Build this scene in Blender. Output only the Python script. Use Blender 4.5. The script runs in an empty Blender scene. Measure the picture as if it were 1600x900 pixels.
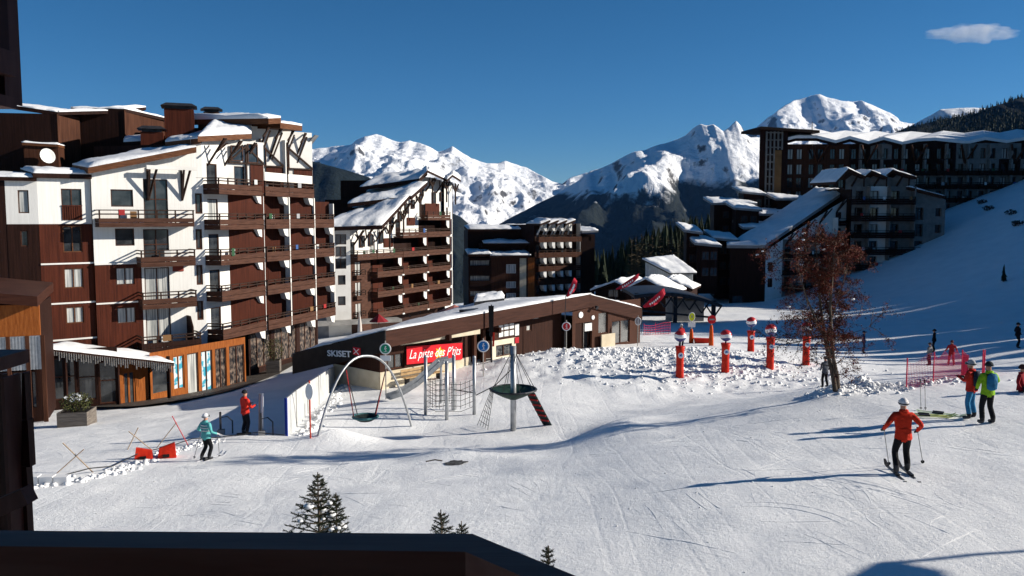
import bpy, bmesh, math, random
import numpy as np
from mathutils import Vector, Matrix, noise
R = math.radians
random.seed(7)
SC = bpy.context.scene
COL = SC.collection
# ------------------------------------------------------------------ camera
FPX = 1300.0
PITCH = math.atan(110 / FPX)
CAMZ = 10.5
cd = bpy.data.cameras.new('camera'); cam = bpy.data.objects.new('camera', cd); COL.objects.link(cam)
cd.sensor_width = 36.0; cd.lens = 36.0 * FPX / 1600.0
cd.clip_start = 0.05; cd.clip_end = 60000
cam.location = (0, 0, CAMZ); cam.rotation_euler = (math.pi / 2 - PITCH, 0, 0)
SC.camera = cam
# ------------------------------------------------------------------ sky, sun, exposure
SUN_EL, SUN_AZ = R(21.5), R(4.0)          # azimuth: from +x (right) towards +y (ahead)
SUNDIR = Vector((math.cos(SUN_EL) * math.cos(SUN_AZ), math.cos(SUN_EL) * math.sin(SUN_AZ), math.sin(SUN_EL)))
W = bpy.data.worlds.new('World'); SC.world = W; W.use_nodes = True
nt = W.node_tree; nt.nodes.clear()
wo = nt.nodes.new('ShaderNodeOutputWorld'); bg = nt.nodes.new('ShaderNodeBackground')
sk = nt.nodes.new('ShaderNodeTexSky'); sk.sky_type = 'NISHITA'; sk.sun_disc = False
sk.sun_elevation = SUN_EL; sk.sun_rotation = math.pi / 2 - SUN_AZ
sk.altitude = 2600; sk.air_density = 1.0; sk.dust_density = 0.0; sk.ozone_density = 6.0
bg.inputs['Strength'].default_value = 0.05
hs = nt.nodes.new('ShaderNodeHueSaturation'); hs.inputs['Saturation'].default_value = 1.14; hs.inputs['Hue'].default_value = 0.493
nt.links.new(sk.outputs[0], hs.inputs['Color']); nt.links.new(hs.outputs[0], bg.inputs[0]); nt.links.new(bg.outputs[0], wo.inputs[0])
sl = bpy.data.lights.new('sun', 'SUN'); so = bpy.data.objects.new('sun', sl); COL.objects.link(so)
sl.energy = 5.0; sl.angle = R(0.5); sl.color = (1.0, 0.93, 0.82)
so.rotation_euler = (-SUNDIR).to_track_quat('-Z', 'Y').to_euler(); so.location = (40, 10, 60)
SC.view_settings.view_transform = 'Standard'; SC.view_settings.look = 'None'
SC.view_settings.exposure = 0.66; SC.view_settings.gamma = 1.0
SC.cycles.max_bounces = 5; SC.cycles.volume_bounces = 1; SC.cycles.diffuse_bounces = 3; SC.cycles.glossy_bounces = 3
SC.cycles.transparent_max_bounces = 12; SC.cycles.transmission_bounces = 4
# ------------------------------------------------------------------ projection helpers (photo pixel -> place)
CP, SP = math.cos(PITCH), math.sin(PITCH)
def ray(u, v):
    cx = (u - 800) / FPX; cy = (450 - v) / FPX
    return Vector((cx, CP + cy * SP, -SP + cy * CP))
def P(u, v, Y):
    d = ray(u, v); return Vector((0, 0, CAMZ)) + d * (Y / d.y)
def PD(u, v, drop):
    d = ray(u, v); return Vector((0, 0, CAMZ)) + d * (-drop / d.z)
# ------------------------------------------------------------------ object helpers
def tag(o, label=None, cat=None, group=None, kind=None):
    if label: o['label'] = label
    if cat: o['category'] = cat
    if group: o['group'] = group
    if kind: o['kind'] = kind
    return o
def link(name, me, parent=None, M=None, mat=None):
    o = bpy.data.objects.new(name, me); COL.objects.link(o)
    if mat is not None and me is not None and not me.materials: me.materials.append(mat)
    if parent is not None: o.parent = parent
    if M is not None: o.matrix_local = M
    return o
def thing(name, label, cat, loc=(0, 0, 0), rz=0.0, group=None):
    o = bpy.data.objects.new(name, None); COL.objects.link(o)
    o.location = loc; o.rotation_euler = (0, 0, rz); o.empty_display_size = 0.3
    return tag(o, label, cat, group, 'thing')
def copy_tree(o, parent=None):
    c = o.copy(); COL.objects.link(c)
    if parent is not None: c.parent = parent
    for ch in list(o.children): copy_tree(ch, c)
    return c
class MB:
    """collects polygons; build() links them as one mesh object"""
    def __init__(s): s.v = []; s.f = []; s.m = []; s.cur = 0
    def poly(s, pts):
        n = len(s.v); s.v += [tuple(p) for p in pts]; s.f.append(tuple(range(n, n + len(pts)))); s.m.append(s.cur); return s
    def box(s, x0, y0, z0, x1, y1, z1, M=None):
        c = [(x0,y0,z0),(x1,y0,z0),(x1,y1,z0),(x0,y1,z0),(x0,y0,z1),(x1,y0,z1),(x1,y1,z1),(x0,y1,z1)]
        if M is not None: c = [tuple(M @ Vector(p)) for p in c]
        n = len(s.v); s.v += c
        for f in ((0,3,2,1),(4,5,6,7),(0,1,5,4),(1,2,6,5),(2,3,7,6),(3,0,4,7)):
            s.f.append(tuple(n + i for i in f)); s.m.append(s.cur)
        return s
    def hexa(s, a):   # eight corners: bottom loop 0-3, top loop 4-7
        n = len(s.v); s.v += [tuple(p) for p in a]
        for f in ((0,3,2,1),(4,5,6,7),(0,1,5,4),(1,2,6,5),(2,3,7,6),(3,0,4,7)):
            s.f.append(tuple(n + i for i in f)); s.m.append(s.cur)
        return s
    def slab(s, pts, off):   # polygon extruded by offset vector
        off = Vector(off); a = [Vector(p) for p in pts]; b = [p + off for p in a]
        n = len(s.v); k = len(a); s.v += [tuple(p) for p in a + b]
        s.f.append(tuple(range(n + k - 1, n - 1, -1))); s.m.append(s.cur)
        s.f.append(tuple(range(n + k, n + 2 * k))); s.m.append(s.cur)
        for i in range(k):
            j = (i + 1) % k; s.f.append((n + i, n + j, n + k + j, n + k + i)); s.m.append(s.cur)
        return s
    def bar(s, p, q, w, h=None, up=(0, 0, 1)):   # rectangular bar between two points
        p = Vector(p); q = Vector(q); h = h or w; d = (q - p).normalized(); u = Vector(up)
        if abs(d.dot(u)) > 0.98: u = Vector((0, 1, 0))
        a = d.cross(u).normalized() * (w / 2); b = a.cross(d).normalized() * (h / 2)
        return s.hexa([p-a-b, p+a-b, q+a-b, q-a-b, p-a+b, p+a+b, q+a+b, q-a+b])
    def tube(s, pts, r, n=8, cap=True):
        pts = [Vector(p) for p in pts]; rs = r if isinstance(r, (list, tuple)) else [r] * len(pts)
        base = len(s.v); ref = None
        for i, p in enumerate(pts):
            t = (pts[min(i + 1, len(pts) - 1)] - pts[max(i - 1, 0)]).normalized()
            if ref is None: ref = Vector((0, 0, 1)) if abs(t.z) < 0.9 else Vector((1, 0, 0))
            a = t.cross(ref)
            if a.length < 1e-4: a = t.cross(Vector((0.3, 1, 0.2)))
            a.normalize(); b = t.cross(a).normalized()
            for k in range(n):
                an = 2 * math.pi * k / n; s.v.append(tuple(p + (a * math.cos(an) + b * math.sin(an)) * rs[i]))
        for i in range(len(pts) - 1):
            for k in range(n):
                k2 = (k + 1) % n
                s.f.append((base + i*n + k, base + i*n + k2, base + (i+1)*n + k2, base + (i+1)*n + k)); s.m.append(s.cur)
        if cap:
            s.f.append(tuple(base + k for k in range(n))[::-1]); s.m.append(s.cur)
            e = base + (len(pts) - 1) * n; s.f.append(tuple(e + k for k in range(n))); s.m.append(s.cur)
        return s
    def lathe(s, prof, n=16, c=(0, 0, 0)):   # prof: (r, z)
        base = len(s.v); c = Vector(c)
        for r, z in prof:
            for k in range(n):
                a = 2 * math.pi * k / n; s.v.append((c.x + r * math.cos(a), c.y + r * math.sin(a), c.z + z))
        for i in range(len(prof) - 1):
            for k in range(n):
                k2 = (k + 1) % n
                s.f.append((base + i*n + k, base + i*n + k2, base + (i+1)*n + k2, base + (i+1)*n + k)); s.m.append(s.cur)
        s.f.append(tuple(base + k for k in range(n))[::-1]); s.m.append(s.cur)
        e = base + (len(prof) - 1) * n; s.f.append(tuple(e + k for k in range(n))); s.m.append(s.cur)
        return s
    def mesh(s, name, mats=None, smooth=False):
        me = bpy.data.meshes.new(name); me.from_pydata(s.v, [], s.f)
        if mats is not None:
            for m in (mats if isinstance(mats, (list, tuple)) else [mats]): me.materials.append(m)
            if isinstance(mats, (list, tuple)) and len(mats) > 1: me.polygons.foreach_set('material_index', s.m)
        if smooth: me.polygons.foreach_set('use_smooth', [True] * len(me.polygons))
        me.update(); return me
    def build(s, name, mats, parent=None, M=None, smooth=False):
        return link(name, s.mesh(name, mats, smooth), parent, M)
def smooth_by_angle(o, ang=40):
    me = o.data
    me.polygons.foreach_set('use_smooth', [True] * len(me.polygons))
    try: me.set_sharp_from_angle(angle=R(ang))
    except Exception: pass
# ------------------------------------------------------------------ materials
MATS = {}
def pm(name, c1, c2=None, scale=3.0, rough=0.7, bump=0.0, bscale=None, metal=0.0, stretch=None, spec=0.10, detail=4.0, lo=0.35, hi=0.65, rot=None, trans=0.0, alpha=None, rough2=None):
    m = bpy.data.materials.new(name); m.use_nodes = True; MATS[name] = m
    t = m.node_tree; b = t.nodes['Principled BSDF']; L = t.links
    b.inputs['Roughness'].default_value = rough; b.inputs['Metallic'].default_value = metal
    b.inputs['Specular IOR Level'].default_value = spec
    b.inputs['Base Color'].default_value = (*c1, 1)
    if trans: b.inputs['Transmission Weight'].default_value = trans
    if alpha is not None: b.inputs['Alpha'].default_value = alpha
    if c2 is not None or bump:
        tc = t.nodes.new('ShaderNodeTexCoord'); mp = t.nodes.new('ShaderNodeMapping')
        L.new(tc.outputs['Object'], mp.inputs[0])
        if stretch: mp.inputs['Scale'].default_value = stretch
        if rot: mp.inputs['Rotation'].default_value = rot
    if c2 is not None:
        n = t.nodes.new('ShaderNodeTexNoise'); n.inputs['Scale'].default_value = scale; n.inputs['Detail'].default_value = detail
        L.new(mp.outputs[0], n.inputs['Vector'])
        r = t.nodes.new('ShaderNodeValToRGB'); r.color_ramp.elements[0].position = lo; r.color_ramp.elements[1].position = hi
        r.color_ramp.elements[0].color = (*c1, 1); r.color_ramp.elements[1].color = (*c2, 1)
        L.new(n.outputs['Fac'], r.inputs[0]); L.new(r.outputs[0], b.inputs['Base Color'])
        if rough2 is not None:
            mr = t.nodes.new('ShaderNodeMapRange'); mr.inputs['To Min'].default_value = rough; mr.inputs['To Max'].default_value = rough2
            L.new(n.outputs['Fac'], mr.inputs['Value']); L.new(mr.outputs[0], b.inputs['Roughness'])
    if bump:
        n2 = t.nodes.new('ShaderNodeTexNoise'); n2.inputs['Scale'].default_value = bscale or scale * 3; n2.inputs['Detail'].default_value = 5
        L.new(mp.outputs[0], n2.inputs['Vector'])
        bp = t.nodes.new('ShaderNodeBump'); bp.inputs['Strength'].default_value = bump; bp.inputs['Distance'].default_value = 0.05
        L.new(n2.outputs['Fac'], bp.inputs['Height']); L.new(bp.outputs[0], b.inputs['Normal'])
    return m
# ================================================================== terrain
CTRL = [  # photo pixel and metres below the eye
 (900,900,6.6),(1250,900,6.3),(1600,900,6.0),(600,830,6.9),(300,830,7.4),(60,830,7.9),
 (1410,742,6.3),(1100,748,6.4),(1540,660,6.2),(1600,640,6.1),(800,780,7.2),(600,760,7.8),
 (1420,612,6.5),(1340,606,6.5),(1300,613,6.6),(1240,632,6.8),(1150,655,7.1),(1050,672,7.5),(1560,582,6.4),(1490,592,6.4),
 (1000,700,7.3),(1000,664,8.3),(1000,640,9.5),(1000,600,9.9),(1100,620,10.1),(1200,600,10.2),
 (1250,585,10.2),(1349,551,10.9),(1485,570,10.3),(1590,545,9.6),(1420,500,10.9),(1600,500,9.4),(1300,500,11.3),
 (1062,588,10.0),(1133,580,10.0),(1203,573,10.1),(1258,568,10.2),(1173,548,10.3),
 (530,607,10.4),(700,570,10.2),(910,545,10.2),(1000,520,10.6),
 (497,680,9.3),(643,665,9.4),(802,672,9.4),(740,645,9.6),(860,660,9.2),(700,700,9.0),
 (445,680,9.2),(525,598,10.6),(323,720,8.7),(383,680,8.9),(230,720,8.8),(120,662,10.8),(60,745,8.3),
 (150,632,13.0),(290,618,12.9),(440,585,13.0),(500,560,12.9),(200,680,9.8),(420,620,11.0),
 (560,520,15.0),(700,480,16.0),(830,470,17.0),(1040,500,11.8),(1100,480,12.5),(1180,470,13.0)]
CT = [tuple(PD(*c)) for c in CTRL]
CZ = CAMZ
CT += [(47,115,CZ-11.5),(62.5,125,CZ-5.8),(83,135,CZ+3.3),(59,100,CZ-7),(52,85,CZ-9.2),(64.6,105,CZ-4.8),
       (90,100,CZ+3),(150,95,CZ+26),(150,150,CZ+34),(110,84,CZ+8),(110,125,CZ+14),(150,62,CZ+6),(110,50,CZ-4),(210,110,CZ+45),
       (60,40,CZ-6.5),(60,60,CZ-8.0),(100,15,CZ-4),(40,10,CZ-6),(0,0,CZ-6.8),(-12,3,CZ-7.6),(12,3,CZ-6.4),(0,-20,CZ-6.5),(50,-20,CZ-5),(-50,-20,CZ-8),
       (-60,30,CZ-11),(-60,60,CZ-14),(-60,100,CZ-17),(-30,110,CZ-16),(0,200,CZ-19),(60,200,CZ-8),(110,200,CZ+4),(180,220,CZ+24),
       (-120,150,CZ-24),(-120,0,CZ-12),(-140,300,CZ-60),(0,320,CZ-55),(100,330,CZ-20),(260,330,CZ+10),(260,0,CZ+12),(0,420,CZ-100),(260,420,CZ-30),(-150,420,CZ-110)]
CT = np.array(CT)
def _tps():
    n = len(CT); X = CT[:, :2] / 50.0
    d2 = ((X[:, None, :] - X[None, :, :]) ** 2).sum(-1)
    K = 0.5 * d2 * np.log(d2 + 1e-12) + np.eye(n) * 0.004
    Q = np.hstack([np.ones((n, 1)), X]); A = np.zeros((n + 3, n + 3))
    A[:n, :n] = K; A[:n, n:] = Q; A[n:, :n] = Q.T
    return np.linalg.solve(A, np.concatenate([CT[:, 2], np.zeros(3)]))
TW = _tps()
# local shapes: (x, y, radius, height, stretch, angle)
def _b(u, v, drop, r, h, st=1.0, an=0.0):
    p = PD(u, v, drop); return (p.x, p.y, r, h, st, an)
BUMPS = [_b(955,672,8.2,1.7,0.5,1.8,1.35), _b(905,690,8.9,1.5,-0.35,2.0,1.3), _b(1345,602,6.5,0.55,0.45), _b(1310,608,6.5,0.8,0.3),
         _b(520,690,9.2,1.0,0.45,1.3,0.4), _b(655,668,9.4,1.6,-0.3,1.6,0.1), _b(540,672,9.3,1.0,-0.22,1.6,0.1), _b(704,722,8.6,0.9,0.3,1.6,0.1),
         _b(960,570,9.9,4.5,0.45,2.2,0.3), _b(1100,560,9.9,5.0,0.35,2.4,0.2), _b(1190,575,10.0,4.0,0.25,2.0,0.2), _b(870,570,9.9,2.5,0.5,1.6,0.5),
         _b(690,600,10.0,3.0,-0.25,1.8,0.3), _b(590,640,9.6,2.2,0.25,2.0,0.2)]
def _vn(x, y, f, seed):   # value noise, vectorised
    x = x * f + seed * 17.31; y = y * f - seed * 9.7
    xi = np.floor(x).astype(np.int64); yi = np.floor(y).astype(np.int64); xf = x - xi; yf = y - yi
    def h(a, b):
        n = (a * 374761393 + b * 668265263 + seed * 144665) & 0x7fffffff
        n = ((n ^ (n >> 13)) * 1274126177) & 0x7fffffff
        return ((n ^ (n >> 16)) & 0xffff) / 65535.0
    sx = xf * xf * (3 - 2 * xf); sy = yf * yf * (3 - 2 * yf)
    return (h(xi, yi) * (1 - sx) + h(xi + 1, yi) * sx) * (1 - sy) + (h(xi, yi + 1) * (1 - sx) + h(xi + 1, yi + 1) * sx) * sy
CHUNK = [(P(1080,560,52).x, 53.0, 12.0, 6.0), (P(900,560,55).x, 54.0, 8.0, 4.5), (P(1345,602,31).x, 31.5, 2.2, 1.2), (P(1440,600,32).x, 32.2, 2.5, 1.2)]
def terrain_z(x, y, fine=True):
    x = np.asarray(x, float); y = np.asarray(y, float); s = x.shape; xr = x.ravel(); yr = y.ravel()
    out = np.empty(xr.shape)
    n = len(CT); X = CT[:, :2] / 50.0
    for i in range(0, len(xr), 20000):
        a = xr[i:i+20000] / 50.0; b = yr[i:i+20000] / 50.0
        d2 = (a[:, None] - X[None, :, 0]) ** 2 + (b[:, None] - X[None, :, 1]) ** 2
        out[i:i+20000] = (0.5 * d2 * np.log(d2 + 1e-12)) @ TW[:n] + TW[n] + TW[n+1] * a + TW[n+2] * b
    for (bx, by, r, h, st, an) in BUMPS:
        dx = xr - bx; dy = yr - by; ca, sa = math.cos(an), math.sin(an)
        p = (dx * ca + dy * sa) / (r * st); q = (-dx * sa + dy * ca) / r
        out += h * np.exp(-(p * p + q * q))
    if fine:
        out += (_vn(xr, yr, 0.35, 1) - 0.5) * 0.16 + (_vn(xr, yr, 0.9, 2) - 0.5) * 0.06 + (_vn(xr, yr, 2.2, 5) - 0.5) * 0.025
        w = np.zeros_like(out)
        for (cx, cy, rx, ry) in CHUNK:
            w = np.maximum(w, np.exp(-(((xr - cx) / rx) ** 2 + ((yr - cy) / ry) ** 2) ** 2))
        out += w * ((_vn(xr, yr, 1.7, 3) - 0.5) * 0.16 + (_vn(xr, yr, 3.3, 4) - 0.4) * 0.22)
    return out.reshape(s)
def gz(x, y): return float(terrain_z(np.array([x]), np.array([y]))[0])
def G(u, v, y0=6.0, y1=260.0):
    """point of the snow that the photo shows at this pixel"""
    d = ray(u, v); ys = np.exp(np.linspace(math.log(y0), math.log(y1), 900)); t = ys / d.y
    zr = CAMZ + d.z * t; zt = terrain_z(d.x * t, ys); k = np.nonzero(zr <= zt)[0]
    i = int(k[0]) if len(k) else 899
    if i > 0:
        a = zr[i-1] - zt[i-1]; b = zr[i] - zt[i]; y = ys[i-1] + (ys[i] - ys[i-1]) * a / (a - b + 1e-9)
    else: y = ys[0]
    x = d.x * y / d.y
    return Vector((x, y, gz(x, y)))
def _axis(segs):
    o = [segs[0][0]]
    for a, b, st in segs: k = max(1, int(round((b - a) / st))); o += list(np.linspace(a, b, k + 1)[1:])
    return np.array(o)
gx = _axis([(-150,-60,4),(-60,-32,1.0),(-32,48,0.26),(48,100,1.2),(100,260,4)])
gy = _axis([(-20,4,2.0),(4,12,0.5),(12,70,0.26),(70,110,0.8),(110,180,2),(180,420,6)])
XX, YY = np.meshgrid(gx, gy); ZZ = terrain_z(XX, YY)
nx, ny = len(gx), len(gy)
vv = np.stack([XX.ravel(), YY.ravel(), ZZ.ravel()], 1)
ii = (np.arange(ny - 1)[:, None] * nx + np.arange(nx - 1)[None, :]).ravel()
ff = np.stack([ii, ii + 1, ii + nx + 1, ii + nx], 1)
def np_mesh(name, v, f):
    me = bpy.data.meshes.new(name); me.vertices.add(len(v)); me.vertices.foreach_set('co', v.astype(np.float32).ravel())
    k = f.shape[1]; me.loops.add(f.size); me.loops.foreach_set('vertex_index', f.astype(np.int32).ravel())
    me.polygons.add(len(f)); me.polygons.foreach_set('loop_start', np.arange(0, f.size, k, dtype=np.int32))
    me.polygons.foreach_set('use_smooth', np.ones(len(f), bool)); me.update(calc_edges=True); return me
def snow_material():
    m = bpy.data.materials.new('piste_snow'); m.use_nodes = True; t = m.node_tree; L = t.links; b = t.nodes['Principled BSDF']
    b.inputs['Roughness'].default_value = 0.55; b.inputs['Specular IOR Level'].default_value = 0.25
    tc = t.nodes.new('ShaderNodeTexCoord')
    def nz(scale, stretch=(1, 1, 1), rot=0, detail=4, rough=0.6):
        mp = t.nodes.new('ShaderNodeMapping'); mp.inputs['Scale'].default_value = stretch; mp.inputs['Rotation'].default_value = (0, 0, rot)
        n = t.nodes.new('ShaderNodeTexNoise'); n.inputs['Scale'].default_value = scale; n.inputs['Detail'].default_value = detail; n.inputs['Roughness'].default_value = rough
        L.new(tc.outputs['Object'], mp.inputs[0]); L.new(mp.outputs[0], n.inputs['Vector']); return n.outputs['Fac']
    def ramp(f, a, b_, c0, c1):
        r = t.nodes.new('ShaderNodeValToRGB'); r.color_ramp.elements[0].position = a; r.color_ramp.elements[1].position = b_
        r.color_ramp.elements[0].color = (*c0, 1); r.color_ramp.elements[1].color = (*c1, 1); L.new(f, r.inputs[0]); return r.outputs[0]
    col = ramp(nz(0.5, detail=6), 0.3, 0.7, (0.78, 0.785, 0.79), (0.88, 0.88, 0.875))
    L.new(col, b.inputs['Base Color'])
    def groove(f, c, w):   # thin lines where noise crosses c
        s = t.nodes.new('ShaderNodeMath'); s.operation = 'SUBTRACT'; L.new(f, s.inputs[0]); s.inputs[1].default_value = c
        a = t.nodes.new('ShaderNodeMath'); a.operation = 'ABSOLUTE'; L.new(s.outputs[0], a.inputs[0])
        r = t.nodes.new('ShaderNodeMapRange'); r.inputs['From Max'].default_value = w; L.new(a.outputs[0], r.inputs['Value']); return r.outputs[0]
    def mul(a, k):
        q = t.nodes.new('ShaderNodeMath'); q.operation = 'MULTIPLY'; L.new(a, q.inputs[0]); q.inputs[1].default_value = k; return q.outputs[0]
    def add(a, c):
        q = t.nodes.new('ShaderNodeMath'); q.operation = 'ADD'; L.new(a, q.inputs[0]); L.new(c, q.inputs[1]); return q.outputs[0]
    h = add(mul(nz(2.6, detail=8, rough=0.75), 0.24), mul(nz(9, detail=6, rough=0.8), 0.16))
    h = add(h, mul(groove(nz(0.45, (1, 0.12, 1), 0.5, 1, 0.3), 0.5, 0.02), 0.028))
    h = add(h, mul(groove(nz(0.5, (1, 0.10, 1), 1.15, 1, 0.3), 0.52, 0.018), 0.025))
    h = add(h, mul(groove(nz(0.35, (1, 0.14, 1), -0.35, 1.5, 0.3), 0.48, 0.016), 0.025))
    h = add(h, mul(nz(1.8, (1, 0.05, 1), 0.9, 3), 0.08))
    bp = t.nodes.new('ShaderNodeBump'); bp.inputs['Strength'].default_value = 0.62; bp.inputs['Distance'].default_value = 0.28
    L.new(h, bp.inputs['Height']); L.new(bp.outputs[0], b.inputs['Normal'])
    return m
M_SNOW = snow_material()
ground = link('snow_ground', np_mesh('snow_ground', vv, ff), mat=M_SNOW); tag(ground, kind='structure')
# ================================================================== mountains
def mountain_material(name, treeline, treefade, rockiness, forest=(0.009, 0.014, 0.014), snowfrac=0.5):
    m = bpy.data.materials.new(name); m.use_nodes = True; t = m.node_tree; L = t.links; b = t.nodes['Principled BSDF']
    b.inputs['Roughness'].default_value = 0.8; b.inputs['Specular IOR Level'].default_value = 0.1
    ge = t.nodes.new('ShaderNodeNewGeometry'); sx = t.nodes.new('ShaderNodeSeparateXYZ'); L.new(ge.outputs['Position'], sx.inputs[0])
    sn = t.nodes.new('ShaderNodeSeparateXYZ'); L.new(ge.outputs['Normal'], sn.inputs[0])
    def nz(s, d=8, r=0.6, st=(1, 1, 1)):
        mp = t.nodes.new('ShaderNodeMapping'); mp.inputs['Scale'].default_value = st
        n = t.nodes.new('ShaderNodeTexNoise'); n.inputs['Scale'].default_value = s; n.inputs['Detail'].default_value = d; n.inputs['Roughness'].default_value = r
        L.new(ge.outputs['Position'], mp.inputs[0]); L.new(mp.outputs[0], n.inputs['Vector']); return n.outputs['Fac']
    def op(o, a, c):
        q = t.nodes.new('ShaderNodeMath'); q.operation = o
        for i, x in enumerate((a, c)):
            if isinstance(x, (int, float)): q.inputs[i].default_value = x
            else: L.new(x, q.inputs[i])
        return q.outputs[0]
    def rng(f, a, c, x0=0.0, x1=1.0):
        r = t.nodes.new('ShaderNodeMapRange'); r.inputs['From Min'].default_value = a; r.inputs['From Max'].default_value = c
        r.inputs['To Min'].default_value = x0; r.inputs['To Max'].default_value = x1; L.new(f, r.inputs['Value']); return r.outputs[0]
    def mix(f, a, c):
        q = t.nodes.new('ShaderNodeMix'); q.data_type = 'RGBA'
        if isinstance(f, (int, float)): q.inputs[0].default_value = f
        else: L.new(f, q.inputs[0])
        for i, x in ((6, a), (7, c)):
            if isinstance(x, tuple): q.inputs[i].default_value = (*x, 1)
            else: L.new(x, q.inputs[i])
        return q.outputs[2]
    n1 = nz(0.005, 10, 0.72); n2 = nz(0.0012, 6, 0.6)
    steep = op('ADD', sn.outputs[2], op('MULTIPLY', op('SUBTRACT', n1, 0.5), 1.1))
    rock = rng(steep, rockiness + 0.07, rockiness - 0.05)
    c = mix(rock, (0.82, 0.83, 0.85), mix(n1, (0.035, 0.034, 0.036), (0.11, 0.105, 0.10)))
    alt = op('ADD', sx.outputs[2], op('MULTIPLY', op('SUBTRACT', n2, 0.5), treefade * 2.4))
    alt = op('ADD', alt, op('MULTIPLY', op('SUBTRACT', n1, 0.5), treefade * 0.9))
    fr = rng(alt, treeline + treefade * 0.12, treeline - treefade * 0.12)
    gaps = rng(nz(0.0035, 7, 0.7), 0.60, 0.68, 0.0, snowfrac)
    fcol = mix(gaps, forest, (0.5, 0.52, 0.55))
    L.new(mix(fr, c, fcol), b.inputs['Base Color'])
    bp = t.nodes.new('ShaderNodeBump'); bp.inputs['Strength'].default_value = 0.8; bp.inputs['Distance'].default_value = 60
    L.new(nz(0.006, 10, 0.65), bp.inputs['Height']); L.new(bp.outputs[0], b.inputs['Normal'])
    return m
def mountain(name, prof, dist, L1, L2, base, amp, nsc, mat, rows=70, du=2.2, seed=0.0, crest_amp=0.05, skew=0.0, pw=0.92):
    us = np.array([p[0] for p in prof], float); vs = np.array([p[1] for p in prof], float)
    uu = np.arange(us[0], us[-1] + 0.1, du); vr = np.interp(uu, us, vs)
    ker = np.exp(-np.linspace(-2.5, 2.5, 61) ** 2); ker /= ker.sum(); vsm = np.convolve(np.pad(vr, 30, mode='edge'), ker, 'valid')
    V = []; n = len(uu); ts = list(np.linspace(-1, 0, rows) ** 1) + list(np.linspace(0, 1, 14)[1:])
    for t in ts:
        for i in range(n):
            k_ = min(1.0, abs(t) * 5.0); u, v = uu[i], vr[i] * (1 - k_) + vsm[i] * k_
            wob = noise.noise(Vector((u * 0.012, seed * 3.1, 0))) * 0.07 + noise.noise(Vector((u * 0.05, seed, 2))) * 0.02
            d0 = dist * (1 + wob); d = ray(u, v); top = CAMZ + d.z / d.y * d0
            Y = d0 + (t * L1 if t < 0 else t * L2)
            x = d.x / d.y * d0 + skew * (Y - d0) + (0 if t <= 0 else 0)
            x *= (Y / d0) ** 0.55
            e = 1 - abs(t)
            z = base + (top - base) * (e ** (pw if t < 0 else 1.2))
            q = Vector((x, Y, seed * 500)) * nsc
            rd = noise.ridged_multi_fractal(q, 0.95, 2.1, 6, 1.0, 2.0) - 1.1
            fb = noise.ridged_multi_fractal(q * 4.3, 0.9, 2.2, 5, 1.0, 2.0) - 1.1
            env = crest_amp + (1 - crest_amp) * min(1.0, abs(t) * 3.2) * min(1.0, e * 3.5)
            V.append((x, Y, z + (rd * amp + fb * amp * 0.20) * env))
    m_ = len(ts); idx = (np.arange(m_ - 1)[:, None] * n + np.arange(n - 1)[None, :]).ravel()
    F = np.stack([idx, idx + 1, idx + n + 1, idx + n], 1)
    o = link(name, np_mesh(name, np.array(V), F), mat=mat); tag(o, kind='structure'); return o
mm_far = mountain_material('mountain_snow_far', -200, 200, 0.60)
mm_near = mountain_material('mountain_snow_near', 170, 230, 0.61, snowfrac=0.25)
mm_peak = mountain_material('mountain_snow_peak', -500, 100, 0.61)
mm_for = mountain_material('mountain_forest', 4000, 10, 0.5, snowfrac=0.12)
PR1 = [(200,250),(300,240),(440,225),(470,232),(490,233),(520,228),(548,226),(558,217),(570,212),(588,208),(600,212),(612,218),(625,222),(640,219),(655,222),(672,230),(685,235),(697,231),(707,226),(714,231),(722,237),(735,246),(760,253),(778,252),(790,248),(800,252),(814,256),(822,257),(835,264),(845,270),(862,280),(878,284),(890,275),(905,271),(915,268),(935,268),(980,290),(1040,320)]
PR2 = [(690,400),(740,372),(780,350),(830,322),(870,300),(886,288),(905,276),(922,262),(940,258),(960,250),(975,243),(990,236),(1005,234),(1025,228),(1040,226),(1058,219),(1070,214),(1083,203),(1095,198),(1106,199),(1115,196),(1130,205),(1139,200),(1150,190),(1158,198),(1166,212),(1172,216),(1190,216),(1215,215),(1240,226),(1300,240),(1380,260)]
PR3 = [(1090,260),(1150,226),(1170,209),(1190,191),(1210,176),(1222,167),(1240,156),(1258,153),(1270,150),(1281,148),(1292,153),(1302,155),(1312,158),(1322,159),(1334,160),(1345,158),(1352,161),(1364,166),(1376,172),(1390,177),(1398,181),(1402,188),(1418,190),(1430,189),(1450,196),(1500,205),(1600,215)]
PR4 = [(1380,215),(1405,204),(1425,196),(1440,188),(1455,180),(1470,171),(1485,170),(1500,169),(1520,169),(1540,170),(1560,172),(1620,176)]
PR0 = [(180,215),(300,225),(440,239),(480,250),(540,266),(575,277),(620,300),(680,322),(720,340),(745,362),(770,395),(800,440),(820,470)]
mountain('mountain_far_ridge', PR1, 9000, 4200, 3000, -700, 330, 0.00048, mm_far, rows=150, du=1.6, seed=1.0, crest_amp=0.10)
mountain('mountain_right_range', PR2, 6000, 3600, 2500, -800, 260, 0.00065, mm_near, rows=150, du=1.6, seed=2.0, crest_amp=0.10)
mountain('mountain_peak', PR3, 11500, 4500, 3000, -500, 380, 0.00045, mm_peak, rows=140, du=1.6, seed=3.3, crest_amp=0.12)
mountain('mountain_snow_shoulder', PR4, 5200, 2500, 1500, -300, 120, 0.0011, mountain_material('mountain_snow_shoulder', 560, 70, 0.6), rows=50, seed=4.1)
mountain('mountain_forest_flank', PR0, 3600, 2400, 1500, -700, 120, 0.0013, mm_for, rows=60, seed=5.2)
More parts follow.
